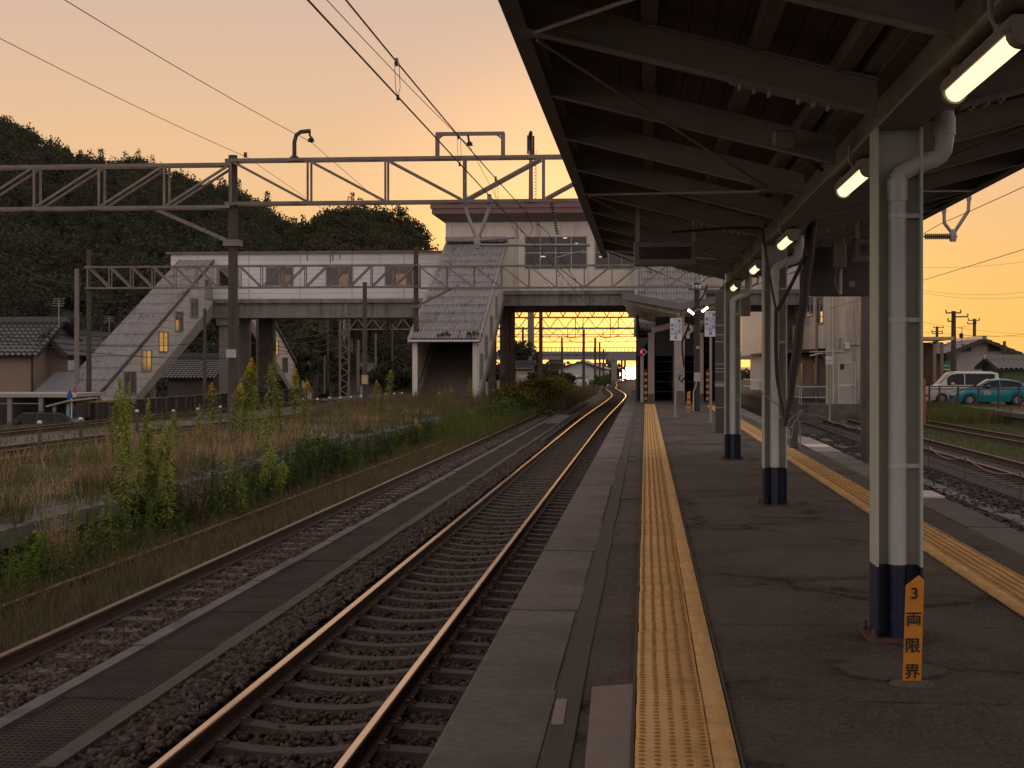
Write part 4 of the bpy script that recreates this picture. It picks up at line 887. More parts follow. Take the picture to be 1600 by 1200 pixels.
for i, (a, b_, lab, s_) in enumerate((((1443, 418, 120), (1640, 402, 150), 'thin utility wire highest over the parked cars', .3), ((1443, 454, 120), (1640, 449, 140), 'thin utility wire below the highest one over the parked cars', .5), ((1443, 458, 122), (1640, 458, 140), 'thin utility wire lowest of the three at canopy side', .5), ((1440, 503, 130), (1640, 522, 150), 'faint utility wire over the pale house roof', .3), ((1440, 519, 130), (1660, 524, 150), 'faint utility wire touching the pale house antenna', .2), ((1500, 523, 118), (1660, 512, 90), 'utility wire rising from the tall dark utility pole', .3))):
    wire(lab, [W(*a), W(*b_)], .012, sag=s_)
for i, (a, b_, lab, s_) in enumerate((((-20, 520, 70), (320, 535, 80), 'knotted signal cable drooping across the old staircase roof', .4), ((-20, 527, 70), (500, 545, 96), 'second signal cable drooping across the old staircase wall', .8), ((320, 535, 80), (405, 533, 92), 'signal cable between the dark pier poles', .25), ((405, 533, 92), (530, 530, 108), 'pale signal cable drooping to the lattice mast', .55), ((575, 518, 108), (630, 516, 108), 'pale looped cable under the footbridge beside the dark stubby pole', .25), ((405, 540, 92), (530, 543, 108), 'lower signal cable drooping to the lattice mast', .4), ((-20, 385, 75), (150, 440, 110), 'thin wire against the dark hillside', .8), ((-20, 405, 75), (200, 470, 110), 'second thin wire against the dark hillside', .8), ((-10, 480, 70), (95, 467, 72), 'pale service wire to the hillside antenna', .35), ((430, 525, 100), (520, 512, 120), 'thin dark wire beneath the footbridge', .4), ((420, 530, 100), (520, 522, 120), 'second thin dark wire beneath the footbridge', .5))):
    wire(lab, [W(*a), W(*b_)], .018 if i < 6 else .012, sag=s_)
for i, (xa, za, xb, zb_) in enumerate(((-1.2, 4.2, 1.5, 4.6), (.4, 5.6, 3.5, 6.2), (-5.2, 6.3, -7, 6.6), (-7.4, 4.3, -9, 4.8), (2.2, 4.5, 6, 5), (-3.2, 6.9, -4, 7.2))):
    wire(['thin wire beneath the station building heading for the far portal, nearest the platform', 'high wire under the station building on the platform stair side', 'high wire under the station building above the hedge', 'low wire under the station building above the tiny hut', 'low wire under the station building beside the red signal', 'highest wire under the station building over the main track'][i], [(xa, 108, za), ((xa + xb) / 2, 200, (za + zb_) / 2), (xb, 300, zb_)], .02, sag=.4)
# rope barrier beside the branch track
rp = T('rope_barrier', 'low barrier of thin dark stakes joined by a drooping pale rope along the branch track', 'barrier', (7.05, 40, -1.2))
sy = [24, 29, 34, 38.2, 42.5, 47, 51, 55, 59.5]
for y in sy:
    mb = MB(); mb.tube([(7.05, y, -1.25), (7.05 + random.uniform(-.03, .03), y, -.50)], .013, 6); mb.build('stake', rust, rp)
mb = MB(); Pp = []
for i in range(len(sy) - 1):
    for k in range(8): t = k / 8; Pp.append((7.05, sy[i] + (sy[i + 1] - sy[i]) * t, -.52 - 4 * .16 * t * (1 - t)))
Pp += [(7.05, 59.5, -.52), (6.2, 60.5, -.4), (4.9, 62, 0)]; mb.tube(Pp, .010, 6); mb.build('rope', rope_m, rp)
t = T('cable_trough', 'low line of concrete trough covers in the ballast beside the branch track', 'cable trough', (6.46, 40, ZR - .35)); y = 18
while y < 62: mb = MB(); mb.box(6.3, 6.62, y, y + 1.9, ZR - .35, ZR - .215 + random.uniform(-.02, .02)); mb.build('cover', concrete_dark, t); y += 1.93 if y < 40 else 4.2
# ================================================================ buildings
def siding_mat(name, c1, c2, st, hz=.33, hx=1.8, stain=(.2, .14, .1), sp=.66):
    m, N, L, b = shader(name); P = worldpos(N, L); s_ = N.new('ShaderNodeSeparateXYZ'); L.new(P, s_.inputs[0])
    def ln(o, per, w): return rng(N, L, mth(N, L, 'ABSOLUTE', mth(N, L, 'SUBTRACT', mth(N, L, 'FRACT', mth(N, L, 'DIVIDE', o, per)), .5)), w, w * 2.2, 1, 0)
    l1 = ln(s_.outputs[2], hz, .035); xy = mth(N, L, 'ADD', s_.outputs[0], s_.outputs[1]); l2 = ln(xy, hx, .008)
    l = mth(N, L, 'MAXIMUM', l1, l2) if st else l1
    PS = worldpos(N, L, (1.6, 1.6, .16))
    c = mixc(N, L, rng(N, L, noise(N, L, P, .8, 6), .35, .65), c1, c2)
    c = mixc(N, L, rng(N, L, noise(N, L, PS, 1.4, 8, .7), sp - .06, sp + .12, 0, .75), c, stain)
    c = mixc(N, L, mth(N, L, 'MULTIPLY', l, .5), c, tuple(.4 * q for q in c1))
    L.new(c, b.inputs['Base Color']); b.inputs['Roughness'].default_value = .7
    bumpn(N, L, b, mth(N, L, 'SUBTRACT', 1, l), .6, .02); return m
sid_white = siding_mat('siding_white', (.76, .745, .735), (.68, .665, .655), True, .33, 3.6, (.34, .27, .22), .68)
sid_stair = siding_mat('siding_stair', (.64, .60, .56), (.56, .52, .48), True, .45, 2.8, (.34, .27, .22), .68)
wall_cream = siding_mat('wall_cream', (.70, .655, .565), (.63, .585, .50), False, 30, 30, (.36, .31, .25), .6)
wall_beige = siding_mat('wall_beige', (.52, .46, .37), (.44, .385, .31), False, 30, 30, (.2, .165, .12), .52)
wall_grey = siding_mat('wall_grey', (.60, .575, .555), (.53, .505, .485), False, 30, 30, (.24, .2, .17), .58)
girder_m = siding_mat('girder_concrete', (.27, .25, .225), (.20, .185, .165), True, 30, 2.4, (.10, .085, .07), .52)
frame_m = mat('window_frame', (.38, .36, .33), (.3, .28, .26), .5, 5)
clear = mat('clear_glass', (.30, .30, .29), None, .02, 1, vary=0, trans=.92, spec=.15)
dark_in = mat('interior', (.035, .032, .03), (.025, .023, .021), .8, 1)
brown_eave = mat('eave_brown', (.20, .115, .10), (.15, .088, .075), .55, 2, blotch=(.26, .17, .15), bl_scale=.5, bl_pos=.6)
def wall_open(mb, y0, y1, x0, x1, z0, z1, ops):
    X = sorted({x0, x1} | {v for o in ops for v in o[:2]}); Z = sorted({z0, z1} | {v for o in ops for v in o[2:]})
    for i in range(len(X) - 1):
        for j in range(len(Z) - 1):
            a, c = (X[i] + X[i + 1]) / 2, (Z[j] + Z[j + 1]) / 2
            if any(o[0] < a < o[1] and o[2] < c < o[3] for o in ops): continue
            mb.box(X[i], X[i + 1], y0, y1, Z[j], Z[j + 1])
def win_y(parent, y, x0, x1, z0, z1, nx, nz, glass=None, fr=None, w=.05, midw=None):      # window in a wall facing the camera side
    glass = glass or glass_dark; fr = fr or frame_m
    mb = MB(); mb.box(x0 - w, x0 + w * .4, y - .05, y + .05, z0 - w, z1 + w); mb.box(x1 - w * .4, x1 + w, y - .05, y + .05, z0 - w, z1 + w)
    mb.box(x0 + w * .4, x1 - w * .4, y - .049, y + .05, z0 - w, z0 + w * .4); mb.box(x0 + w * .4, x1 - w * .4, y - .049, y + .05, z1 - w * .4, z1 + w)
    for i in range(1, nx): xx = x0 + (x1 - x0) * i / nx; mb.box(xx - w * .4, xx + w * .4, y - .04, y + .03, z0 + w * .4, z1 - w * .4)
    for i in range(1, nz): zz = z0 + (z1 - z0) * i / nz; mb.box(x0 + w * .4, x1 - w * .4, y - .036, y + .026, zz - w * .4, zz + w * .4)
    f = mb.build('window', fr, parent); mb = MB(); mb.box(x0, x1, y - .012, y + .004, z0, z1); mb.build('pane', glass, f); return f
def win_x(parent, x, y0, y1, z0, z1, ny, side=1, glass=None, fr=None, w=.05):              # window in a wall facing across the track
    glass = glass or glass_dark; fr = fr or frame_m; a, b_ = (x, x + .06 * side)
    lo, hi = min(a, b_), max(a, b_); mb = MB()
    mb.box(lo, hi, y0 - w, y0 + w * .4, z0 - w, z1 + w); mb.box(lo, hi, y1 - w * .4, y1 + w, z0 - w, z1 + w); mb.box(lo, hi - .002, y0 + w * .4, y1 - w * .4, z0 - w, z0 + w * .4); mb.box(lo, hi - .002, y0 + w * .4, y1 - w * .4, z1 - w * .4, z1 + w)
    for i in range(1, ny): yy = y0 + (y1 - y0) * i / ny; mb.box(lo, hi - .01, yy - w * .4, yy + w * .4, z0 + w * .4, z1 - w * .4)
    f = mb.build('window', fr, parent); mb = MB(); mb.box(lo + .005, lo + .025, y0, y1, z0, z1) if side > 0 else mb.box(hi - .025, hi - .005, y0, y1, z0, z1); mb.build('pane', glass, f); return f
def corrugated(mb, A, U, V, period, amp, rows, lift=.03, res=6):
    A, U, V = Vector(A), Vector(U), Vector(V); Nn = U.cross(V).normalized()
    if Nn.z < 0: Nn = -Nn
    nu = max(2, int(U.length / period)) * res; vs = []; fs = []; rowv = []
    for r in range(rows):
        for e in (0, 1): rowv.append(((r + e) / rows, lift * e))
    for v, l in rowv:
        for i in range(nu + 1): vs.append(A + U * (i / nu) + V * v + Nn * (amp * math.cos(2 * PI * i / res) + l))
    w = nu + 1
    for j in range(len(rowv) - 1):
        for i in range(nu): fs.append((j * w + i, j * w + i + 1, (j + 1) * w + i + 1, (j + 1) * w + i))
    mb.add(vs, fs); q = [A - Nn * (amp + .015), A + U - Nn * (amp + .015), A + U + V - Nn * (amp + .015), A + V - Nn * (amp + .015)]
    mb.add(q, [(0, 1, 2, 3)])

# ---- covered staircases
trim_m = mat('verge_trim', (.30, .275, .285), (.235, .215, .22), .6, 3, blotch=(.17, .15, .15), bl_scale=1.2, bl_pos=.6)
dark_steps = mat('dark_steps', (.20, .165, .14), (.12, .1, .085), .9, 4, .2, 40)
def staircase(name, label, x0, x1, yb, yt, zb, zf, zeave, ztop, wallm, wins_r=(), wins_l=(), soffit=2.2, roof=True, steps=True, post=True, stringer=.45):
    # yb/yt: foot and head in y; zb/zf: floor heights there; roof runs from zeave at yb to ztop at yt
    t = T(name, label, 'staircase', ((x0 + x1) / 2, yb, zb), 'covered staircases of the footbridge'); s_ = 1 if yt > yb else -1
    ws = .14
    for x, nm in ((x0, 0), (x1 - ws, 1)):
        mb = MB(); prof = [(x, yb + s_ * .25, zb), (x, yb + s_ * .25, zeave - .03), (x, yt, ztop - .03), (x, yt, zf - .4), (x, yb + s_ * 2.3, zb)]
        mb.prism(prof, (ws, 0, 0)); mb.build('wall', wallm, t)
        mb = MB(); e = .05; xa = x - (.07 if nm == 0 else -.09); prof = [(xa, yb + s_ * .4, zb - .0), (xa, yt, zf - .35), (xa, yt, zf - .35 - stringer), (xa, yb + s_ * 1.6, zb - .0)]
        mb.prism(prof, (.12, 0, 0)); mb.build('stringer', concrete, t)
    if roof:
        vm = trim_m if x0 > -20 else concrete_dark
        mb = MB(); sl = (ztop - zeave) / abs(yt - yb); corrugated(mb, (x0 - .1, yt, ztop), (x1 - x0 + .2, 0, 0), (0, (yb - yt) - s_ * .35, zeave - ztop - sl * .35), .155, .045, 13, .06, 8); mb.build('roof', asphalt_roof, t, smooth=True)
        for xa, xb in (((x0 - .26, x0 - .105), (x1 + .105, x1 + .26)) if x0 > -20 else ((x0 - .16, x0 - .105), (x1 + .105, x1 + .15))):
            mb = MB(); prof = [(xa, yb - s_ * .4, zeave - sl * .4 - .16), (xa, yb - s_ * .4, zeave - sl * .4 + .07), (xa, yt, ztop + .07), (xa, yt, ztop - .16)]; mb.prism(prof, (xb - xa, 0, 0)); mb.build('verge', vm, t)
        mb = MB(); mb.tube([(x0 - .2, yb - s_ * .44, zeave - sl * .4 - .06), (x1 + .2, yb - s_ * .44, zeave - sl * .4 - .06)], .06, 8); mb.tube([(x1 + .02, yb - s_ * .4, zeave - .2), (x1 + .1, yb - s_ * .05, zeave - .5), (x1 + .1, yb - s_ * .05, zb)], .05, 8); mb.build('gutter', pvc, t)
    if steps:
        mb = MB(); n = 36; v = []
        for k in range(n):
            ya, yb_ = yb + s_ * .5 + (yt - yb - s_ * .5) * k / n, yb + s_ * .5 + (yt - yb - s_ * .5) * (k + 1) / n; za = zb + (zf - zb) * (k + 1) / n
            mb.box(x0 + ws, x1 - ws, min(ya, yb_), max(ya, yb_), za - .35, za)
        mb.build('steps', dark_steps, t)
        mb = MB()
        for x in (x0 + ws + .07, x1 - ws - .07): mb.tube([(x, yb + s_ * .6, zb + 1.), (x, yt, zf + .9)], .03, 6)
        mb.build('handrail', alu, t)
    if post:
        for x in (x0 + .07, x1 - .07): mb = MB(); mb.box(x - .13, x + .13, yb + (s_ - 1) * .13, yb + (s_ + 1) * .13 - .02, zb - .05, zeave - .06); mb.build('post', wall_cream, t)
    for wlist, x, sd in ((wins_r, x1, 1), (wins_l, x0, -1)):
        for (ya, yb_, za, zb2, n) in wlist: win_x(t, x, ya, yb_, za, zb2, n, sd)
    return t
def YX(px, x): k = (px - 800) / F; return x * (CA + k * SA) / (k * CA - SA)          # world y of column px in the plane x
# front staircase on the weedy platform
sw = [(YX(a, -8.7), YX(c, -8.7), p, q) for a, c, p, q in ((749, 756, 573, 530), (757, 762, 542, 502), (764, 771, 518, 470))]
w2 = []
for ya, yb_, p1_, p0_ in sw: w2.append((min(ya, yb_), max(ya, yb_) if abs(ya - yb_) > .5 else min(ya, yb_) + .9, ZY(p1_, -8.7, ya), ZY(p0_ + 6, -8.7, ya), 2))
w2 = [(78.2, 79.3, .9, 2.1, 2), (80.6, 81.7, 1.9, 3.1, 2), (83.2, 84.4, 3.0, 4.25, 2), (86.2, 87.2, 4.3, 5.5, 2)]
t = staircase('covered_staircase', 'front covered staircase with a weedy corrugated roof and dark open mouth on the weedy platform', -11.95, -8.68, 76.6, 91.2, OPZ, 6.1, 2.98, 9.05, wall_cream, w2)
mb = MB()
for i in range(60):
    x = -11.5 + (1.1 + .35 * random.gauss(0, 1) if i < 28 else 2.5 + .22 * random.gauss(0, 1)); h = random.uniform(.05, .2); y = 76.5 + random.uniform(-.1, .35); z = 3.02 + (y - 76.6) * .41
    for k in range(5): a = random.uniform(0, 6.28); mb.add([(x, y, z), (x + .05, y, z), (x + .2 * math.cos(a) * h + .03, y + .2 * math.sin(a), z + h), (x + .2 * math.cos(a) * h, y + .2 * math.sin(a), z + h * .9)], [(0, 1, 2, 3)])
STUFF(tag(mb.build('roof_weeds', mat('weed_brown', (.16, .125, .07), (.10, .085, .045), .9, 8)), 'dry weeds growing along the eave of the front staircase roof', 'weeds'))
mb = MB(); mb.box(-12.2, -8.4, 90.75, 91.1, 9.12, 9.35); 
for k in range(26): mb.box(-12.1 + k * .135, -12.04 + k * .135, 90.5, 91., 9.02, 9.1)
tag(mb.build('ridge_flashing', trim_m), 'grey ridge flashing where the front staircase roof meets the building', 'flashing')
# staircase on the station platform
staircase('covered_staircase', 'covered staircase with a pale corrugated roof behind the station platform shelter', -.35, 2.95, 76.6, 91.2, 0, 6.1, 3.3, 9.05, wall_cream)
# old staircase by the hillside, coming toward the camera
XW = -29.7
def wv_(px0, px1, p0, p1, n=2, x=XW):
    ya, yb_ = YX(px0, x), YX(px1, x); ya, yb_ = min(ya, yb_), max(ya, yb_); m_ = (ya + yb_) / 2; return (ya, yb_, ZY(p1, x, m_), ZY(p0, x, m_), n)
st1 = staircase('covered_staircase', 'long old covered staircase with sunset lit windows at the hillside end of the footbridge', -31.85, XW, 79.5, 100.8, -2.35, 6.1, .12, 8.75, sid_stair, [wv_(221, 236, 548, 579), wv_(248, 262, 519, 549), wv_(273.5, 285.5, 487, 517), wv_(297.5, 309, 466, 495), wv_(319.5, 330, 438, 466), wv_(193, 212, 581, 616)], stringer=.9)
# rear staircase leaving the footbridge on its far side
st3 = staircase('covered_staircase', 'rear covered staircase descending behind the footbridge toward the lattice mast', -31.2, -28.8, 127, 105.2, -2.9, 6.1, -.6, 8.75, sid_stair, [wv_(410, 419, 502, 527, 2, -28.8), wv_(426.5, 434.5, 532, 555, 2, -28.8), wv_(441, 449, 559, 582, 2, -28.8), wv_(465, 472, 605, 618, 2, -28.8)], stringer=.9)

# ---- footbridge corridor
FY0, FY1 = 101., 104.8
t = T('footbridge', 'long white clad footbridge corridor on a concrete girder below the wooded hill', 'footbridge', (-22, 103, -1.27))
fx0, fx1 = XY(267, FY0), -12.0
zt, zb = ZY(393, -22, FY0), ZY(467, -22, FY0)
ops = [(XY(a, FY0), XY(c, FY0), ZY(446, -20, FY0), ZY(417, -20, FY0)) for a, c in ((342, 372), (416, 458), (510, 551), (602, 645))]
mb = MB(); wall_open(mb, FY0, FY0 + .15, fx0, fx1, zb, zt - .1, ops); mb.box(fx0, fx0 + .15, FY0 + .15, FY1 - .15, zb, zt - .1); wall_open(mb, FY1 - .15, FY1, fx0, fx1, zb, zt - .1, [((o[0] + o[1]) / 2 - .85, o[1] - 1.05, o[2] + .05, o[3] - .25) for o in ops]); mb.build('wall', sid_white, t)
mb = MB(); mb.box(fx0 + .15, fx1, FY0 + .15, FY1 - .15, zb, zb + .12); mb.build('floor', dark_in, t)
for o in ops:
    win_y(t, FY0 + .02, o[0], o[1], o[2], o[3], 2, 1, mat('corridor_glass', (.75, .74, .72), None, .02, 1, vary=0, trans=.95))
    win_y(t, FY1 - .05, (o[0] + o[1]) / 2 - .85, o[1] - 1.05, o[2] + .05, o[3] - .25, 1, 1, mat('frosted_pane', (.42, .40, .37), None, .5, 2, trans=.5))
mb = MB(); corrugated(mb, (fx0 - .25, FY0 - .25, zt - .04), (0, FY1 - FY0 + .5, 0), (fx1 - fx0 + .25, 0, 0), .5, .001, 1, 0, 6)
n = int((fx1 - fx0 + .3) / .12)
for k in range(n): mb.box(fx0 - .28 + k * .12, fx0 - .22 + k * .12, FY0 - .28, FY1 + .25, zt - .075, zt + .0)
mb.box(fx0 - .25, fx1, FY0 - .18, FY0 - .02, zt - .14, zt - .08); mb.build('roof', asphalt_roof, t)
zg0 = ZY(496.5, -22, FY0)
mb = MB(); mb.box(fx0 + 2.2, fx1, FY0 - .2, FY1 + .2, zb - .28, zb - .003); mb.box(fx0 + 2.4, fx1, FY0 + .05, FY1 - .05, zg0 + .14, zb - .281); mb.box(fx0 + 2.4, fx1, FY0 - .12, FY1 + .12, zg0, zg0 + .139)
for px in (378, 540): x = XY(px, FY0); mb.box(x - .16, x + .16, FY0 - .05, FY0 + .049, zg0 + .14, zb - .282)
mb.build('girder', girder_m, t)
for x0_, x1_, ya, yb_ in ((-29.35, -28.1, 101.2, 105.), (-31.7, -30.6, 90.5, 91.6), (-27.3, -26.3, 104.0, 105.)):
    mb = MB(); mb.box(x0_, x1_, ya, yb_, -2.5, zg0 if x0_ > -30 else 2.4); mb.build('pier', concrete if x0_ < -28 else concrete_dark, t)
mb = MB(); mb.box(-29.5, -27.9, 101., 101.19, zg0 - .5, zg0 - .002); mb.build('pier_cap', concrete, t)
for px in (480, 515, 518, 532): 
    pass
for px, h_ in ((480, .45), (516, .6), (520, .5), (531, .3)): mb = MB(); x = XY(px, FY0); mb.box(x - .03, x + .03, FY0 - .012, FY0 - .003, zt - .2 - h_, zt - .2); mb.build('rust_streak', rust, t)

# ---- station building over the tracks
BY0, BY1 = 91.2, 105.5; bx0, bx1 = XY(698, BY0), 9.2
Z_ = lambda py: ZY(py, -3, BY0)
t = T('station_building', 'cream station building with a brown eave bridging over the tracks', 'building', (-2, 98, -1.27))
z0, z1 = Z_(453.5), Z_(338)
wins = [(XY(820, BY0), XY(917, BY0), Z_(420), Z_(369)), (XY(930.5, BY0), XY(1012, BY0), Z_(420), Z_(369)), (XY(1030, BY0), XY(1100, BY0), Z_(420), Z_(369))]
mb = MB(); wall_open(mb, BY0, BY0 + .2, bx0, bx1, z0, z1, wins); mb.box(bx0, bx0 + .2, BY0 + .2, BY1, z0, z1); mb.box(bx1 - .2, bx1, BY0 + .2, BY1, z0, z1); mb.box(bx0 + .2, bx1 - .2, BY1 - .2, BY1, z0, z1)
mb.build('wall', wall_cream, t)
for px in (701, 814, 923.5, 1022): mb = MB(); x = XY(px, BY0); mb.box(x - .18, x + .18, BY0 - .07, BY0 - .002, z0, z1); mb.build('pilaster', wall_cream, t)
mb = MB(); mb.box(bx0 + .2, bx1 - .2, BY0 + .2, BY1 - .2, z1 - .35, z1 - .3); mb.box(bx0 + .2, bx1 - .2, BY0 + .2, BY1 - .2, z0 + .003, z0 + .1); mb.box(bx0 + .2, bx1 - .2, BY0 + 5, BY0 + 5.1, z0 + .1, z1 - .36); mb.build('interior', dark_in, t)
for i, o in enumerate(wins): win_y(t, BY0 + .03, *o, 4, 2, clear, white_paint if i == 0 else frame_m)
hall = mat('hall_lamp', (.8, .78, .7), None, .4, emit=(1., .85, .6), estr=3.)
for px0, px1, py, yy in ((844, 853, 401, 3.), (899, 903, 381, 2.5), (936, 948, 402, 3.5), (880, 886, 372, 4.2)):
    mb = MB(); x0_, x1_ = XY(px0, BY0 + yy), XY(px1, BY0 + yy); z = ZY(py, -3, BY0 + yy); mb.box(x0_, x1_, BY0 + yy - .04, BY0 + yy + .04, z, z + .06)
    if px1 - px0 < 6 and px0 < 890: continue
    mb.build('hall_lamp', hall, t)
ze = Z_(318.5)
mb = MB(); ex0, ex1, ey0, ey1 = XY(674.5, BY0 - 1.2), bx1 + .8, BY0 - 1.2, BY1 + 1
zl = z1 + .0; mb.add([(ex0, ey0, z1 + .12), (ex1, ey0, z1 + .12), (ex1, ey1, z1 + .12), (ex0, ey1, z1 + .12), (bx0 - .1, BY0 - .1, z1 - .3), (bx1 + .1, BY0 - .1, z1 - .3), (bx1 + .1, BY1, z1 - .3), (bx0 - .1, BY1, z1 - .3)], [(0, 1, 5, 4), (1, 2, 6, 5), (2, 3, 7, 6), (3, 0, 4, 7)]); mb.build('eave', mat('soffit', (.25, .2, .17), None, .8), t)
mb = MB(); hz_ = (ze - z1 - .12); mb.box(ex0, ex1, ey0, ey1, z1 + .121, z1 + .12 + hz_ * .5); mb.box(ex0 - .08, ex1 + .08, ey0 - .08, ey1 + .08, z1 + .1205 + hz_ * .5, ze); mb.build('roof', brown_eave, t)
zu_ = Z_(477.5)
mb = MB(); mb.box(bx0 - .05, bx1 + .1, BY0 - .15, BY0 + .5, z0 - .25, z0 - .003); mb.box(bx0, bx1, BY0 + .02, BY0 + .6, zu_ + .18, z0 - .251); mb.box(bx0, bx1, BY0 - .12, BY0 + .62, zu_, zu_ + .179); mb.box(bx0, bx1, BY0 + .6, BY1, zu_ + .1, z0 - .252)
x = bx0 + .8
while x < bx1: mb.box(x - .1, x + .1, BY0 - .06, BY0 + .019, zu_ + .18, z0 - .252); x += 3.0
mb.build('girder', girder_m, t)
for px in (752, 770, 788, 799): x = XY(px, BY0 + 1.5); mb = MB(); mb.box(x - .26, x + .2, BY0 + 1.2, BY0 + 1.9, -1.4, zu_); mb.build('pier', concrete_dark, t)
mb = MB(); x = XY(802, BY0 + 2); mb.tube([(x, BY0 + 1, -1.3), (x, BY0 + 1, zu_)], .12, 8); x = XY(792, BY0 + 1); mb.tube([(x, BY0 + .9, -1.3), (x, BY0 + .9, zu_)], .07, 8); mb.build('drainpipe', rust, t)
for x in (4.2, 8.6): mb = MB(); mb.box(x - .3, x + .3, BY0 + 1, BY0 + 1.6, -1.4, zu_); mb.build('pier', concrete_dark, t)
mb = MB(); x = XY(806, BY0); mb.tube([(x, BY0 - .1, z0), (x, BY0 - .1, z1)], .05, 8); mb.build('downpipe', wall_cream, t)
for px in (846, 851, 858): mb = MB(); x = XY(px, BY0 + 6); mb.tube([(x, BY0 + 6, ze), (x, BY0 + 6, ze + (.9 if px != 846 else .5))], .1, 8); mb.build('roof_vent', alu, t)

# ---- shelter in front of the platform staircase
t = T('platform_shelter', 'low V-roofed shelter with beige posts in front of the platform staircase', 'shelter', (1.33, 67, 0))
sy0, sy1, zc, zs = 57.6, 77, 3.62, 4.05
for xa, xb, za, zb2 in ((-.9, 1.33, zs, zc), (1.33, 3.6, zc, zs)):
    mb = MB(); mb.prism([(xa, sy0, za), (xb, sy0, zb2), (xb, sy0, zb2 + .27), (xa, sy0, za + .27)], (0, .12, 0)); mb.build('fascia', mat('fascia_slate', (.17, .16, .165), (.125, .115, .12), .6, 2), t)
    mb = MB(); mb.prism([(xa, sy0 + .12, za + .16), (xb, sy0 + .12, zb2 + .16), (xb, sy0 + .12, zb2 + .24), (xa, sy0 + .12, za + .24)], (0, sy1 - sy0, 0)); mb.build('roof', deck_m, t)
    for y in (58.1, 62, 66, 70, 74): mb = MB(); mb.bar((xa + .05, y, za - .02), (xb, y, zb2 - .10), .16, .22); mb.build('rafter', wall_beige, t)
for y in (58.3, 66.2, 74.1):
    mb = MB(); mb.box(1.17, 1.49, y - .16, y + .16, -.02, zc - .1); mb.build('post', mat('post_beige', (.40, .345, .285), (.33, .28, .23), .7, 3), t)
    mb = MB(); mb.box(1.15, 1.51, y - .18, y + .18, -.02, .52); mb.build('post_base', concrete_dark, t)
for px, y in ((1017.5, 61), (1094, 61)):
    x = XY(px, y); mb = MB(); mb.box(x - .13, x + .13, y - .1, y + .1, -.02, ZY(520, x, y)); mb.build('post', MATS['post_beige'], t); mb = MB(); mb.box(x - .14, x + .14, y - .11, y + .11, -.02, .35); mb.build('post_base', concrete_dark, t)
    mb = MB(); mb.bar((x, y, ZY(517, x, y)), (1.33, y, ZY(505, x, y)), .2, .22); mb.build('brace', MATS['post_beige'], t)
for xw in (-.36, 2.96): mb = MB(); mb.box(xw - .05, xw + .05, 63, 77, -.02, 3.6); mb.build('side_wall', dark_in, t)  # dark side walls added to shut light out of the stair mouth
mb = MB(); mb.box(XY(1024, 62), XY(1060, 62), 62, 62.1, 1.9, 3.5); mb.box(XY(1066, 62), XY(1092, 62), 62, 62.1, 1.9, 3.5); mb.build('wind_screen', dark_in, t)
for i in range(8): mb = MB(); mb.tube([(-.5, 63.2, .4 + .42 * i), (3.1, 63.2, .4 + .42 * i)], .009, 5); mb.build('wire', rust, t)
t2 = T('loudspeaker', 'round pale loudspeaker fixed to the shelter post', 'loudspeaker', (XY(1076, 57.5), 57.5, 2.4))
mb = MB(); c = Vector(W(1075.5, 514.5, 56.8)); mb.tube([c, c + Vector((.0, .1, 0)), c + Vector((.05, .35, 0))], [.17, .12, .06], 14); mb.build('horn', mat('horn', (.42, .36, .3), None, .5), t2, smooth=True); mb = MB(); mb.tube([c - Vector((0, .01, 0)), c + Vector((0, .02, 0))], .09, 12); mb.build('mouth', black_metal, t2)
mb = MB(); a, c = W(1072, 529, 57.3), W(1077, 519, 57.3); mb.box(a[0], c[0], 57.2, 57.5, a[2], c[2]); mb.build('case', wall_beige, t2)
t2 = T('control_box', 'small blue-grey control box strapped to the shelter post', 'junction box', W(1063, 587, 57.6))
mb = MB(); a, c = W(1058.5, 586, 57.6), W(1068, 572, 57.6); mb.box(a[0], c[0], 57.45, 57.7, a[2], c[2]); mb.build('case', mat('box_bluegrey', (.26, .30, .32), None, .5), t2, bevel=.02); mb = MB(); mb.tube([W(1063, 586, 57.5), W(1061, 592, 57.5), W(1065, 597, 57.5), W(1069, 590, 57.5)], .04, 6); mb.build('cable_loop', cable_black, t2)
# signal with red lamp at the platform end
t2 = T('railway_signal', 'small railway signal showing red beside the shelter at the platform end', 'signal', W(1003, 628, 58.5))
mb = MB(); mb.tube([W(1003, 628, 58.5), W(1003, 545, 58.5)], .07, 8); mb.build('post', alu, t2)
mb = MB(); a, c = W(996.5, 556, 58.6), W(1001.5, 541, 58.6); mb.box(a[0], c[0], 58.3, 58.6, a[2], c[2]); mb.build('case', black_metal, t2)
mb = MB(); p = Vector(W(999.8, 549.5, 58.15)); mb.tube([p, p + Vector((0, .06, 0))], .075, 12); mb.build('lamp', mat('signal_red', (.8, .02, .02), None, .4, emit=(1., .01, .02), estr=5.), t2)
mb = MB(); p = Vector(W(1006, 550, 58.2)); q = .15; mb.prism([p + Vector((-q, 0, 0)), p + Vector((0, 0, -q)), p + Vector((q, 0, 0)), p + Vector((0, 0, q))], (0, .03, 0)); mb.build('diamond', alu, t2); mb = MB(); mb.tube([p + Vector((0, -.012, 0)), p + Vector((0, .0, 0))], .075, 14); mb.build('dial', black_metal, t2)
mb = MB(); p = W(995, 548, 58.8); mb.prism([W(995, 541, 58.8), W(996, 528, 58.8), W(1014, 527, 58.8), W(1013, 533, 58.8), W(1003, 546, 58.8)], (0, .3, 0)); tag(mb.build('signal_hood', black_metal), 'dark angular hood above the red railway signal', 'hood')
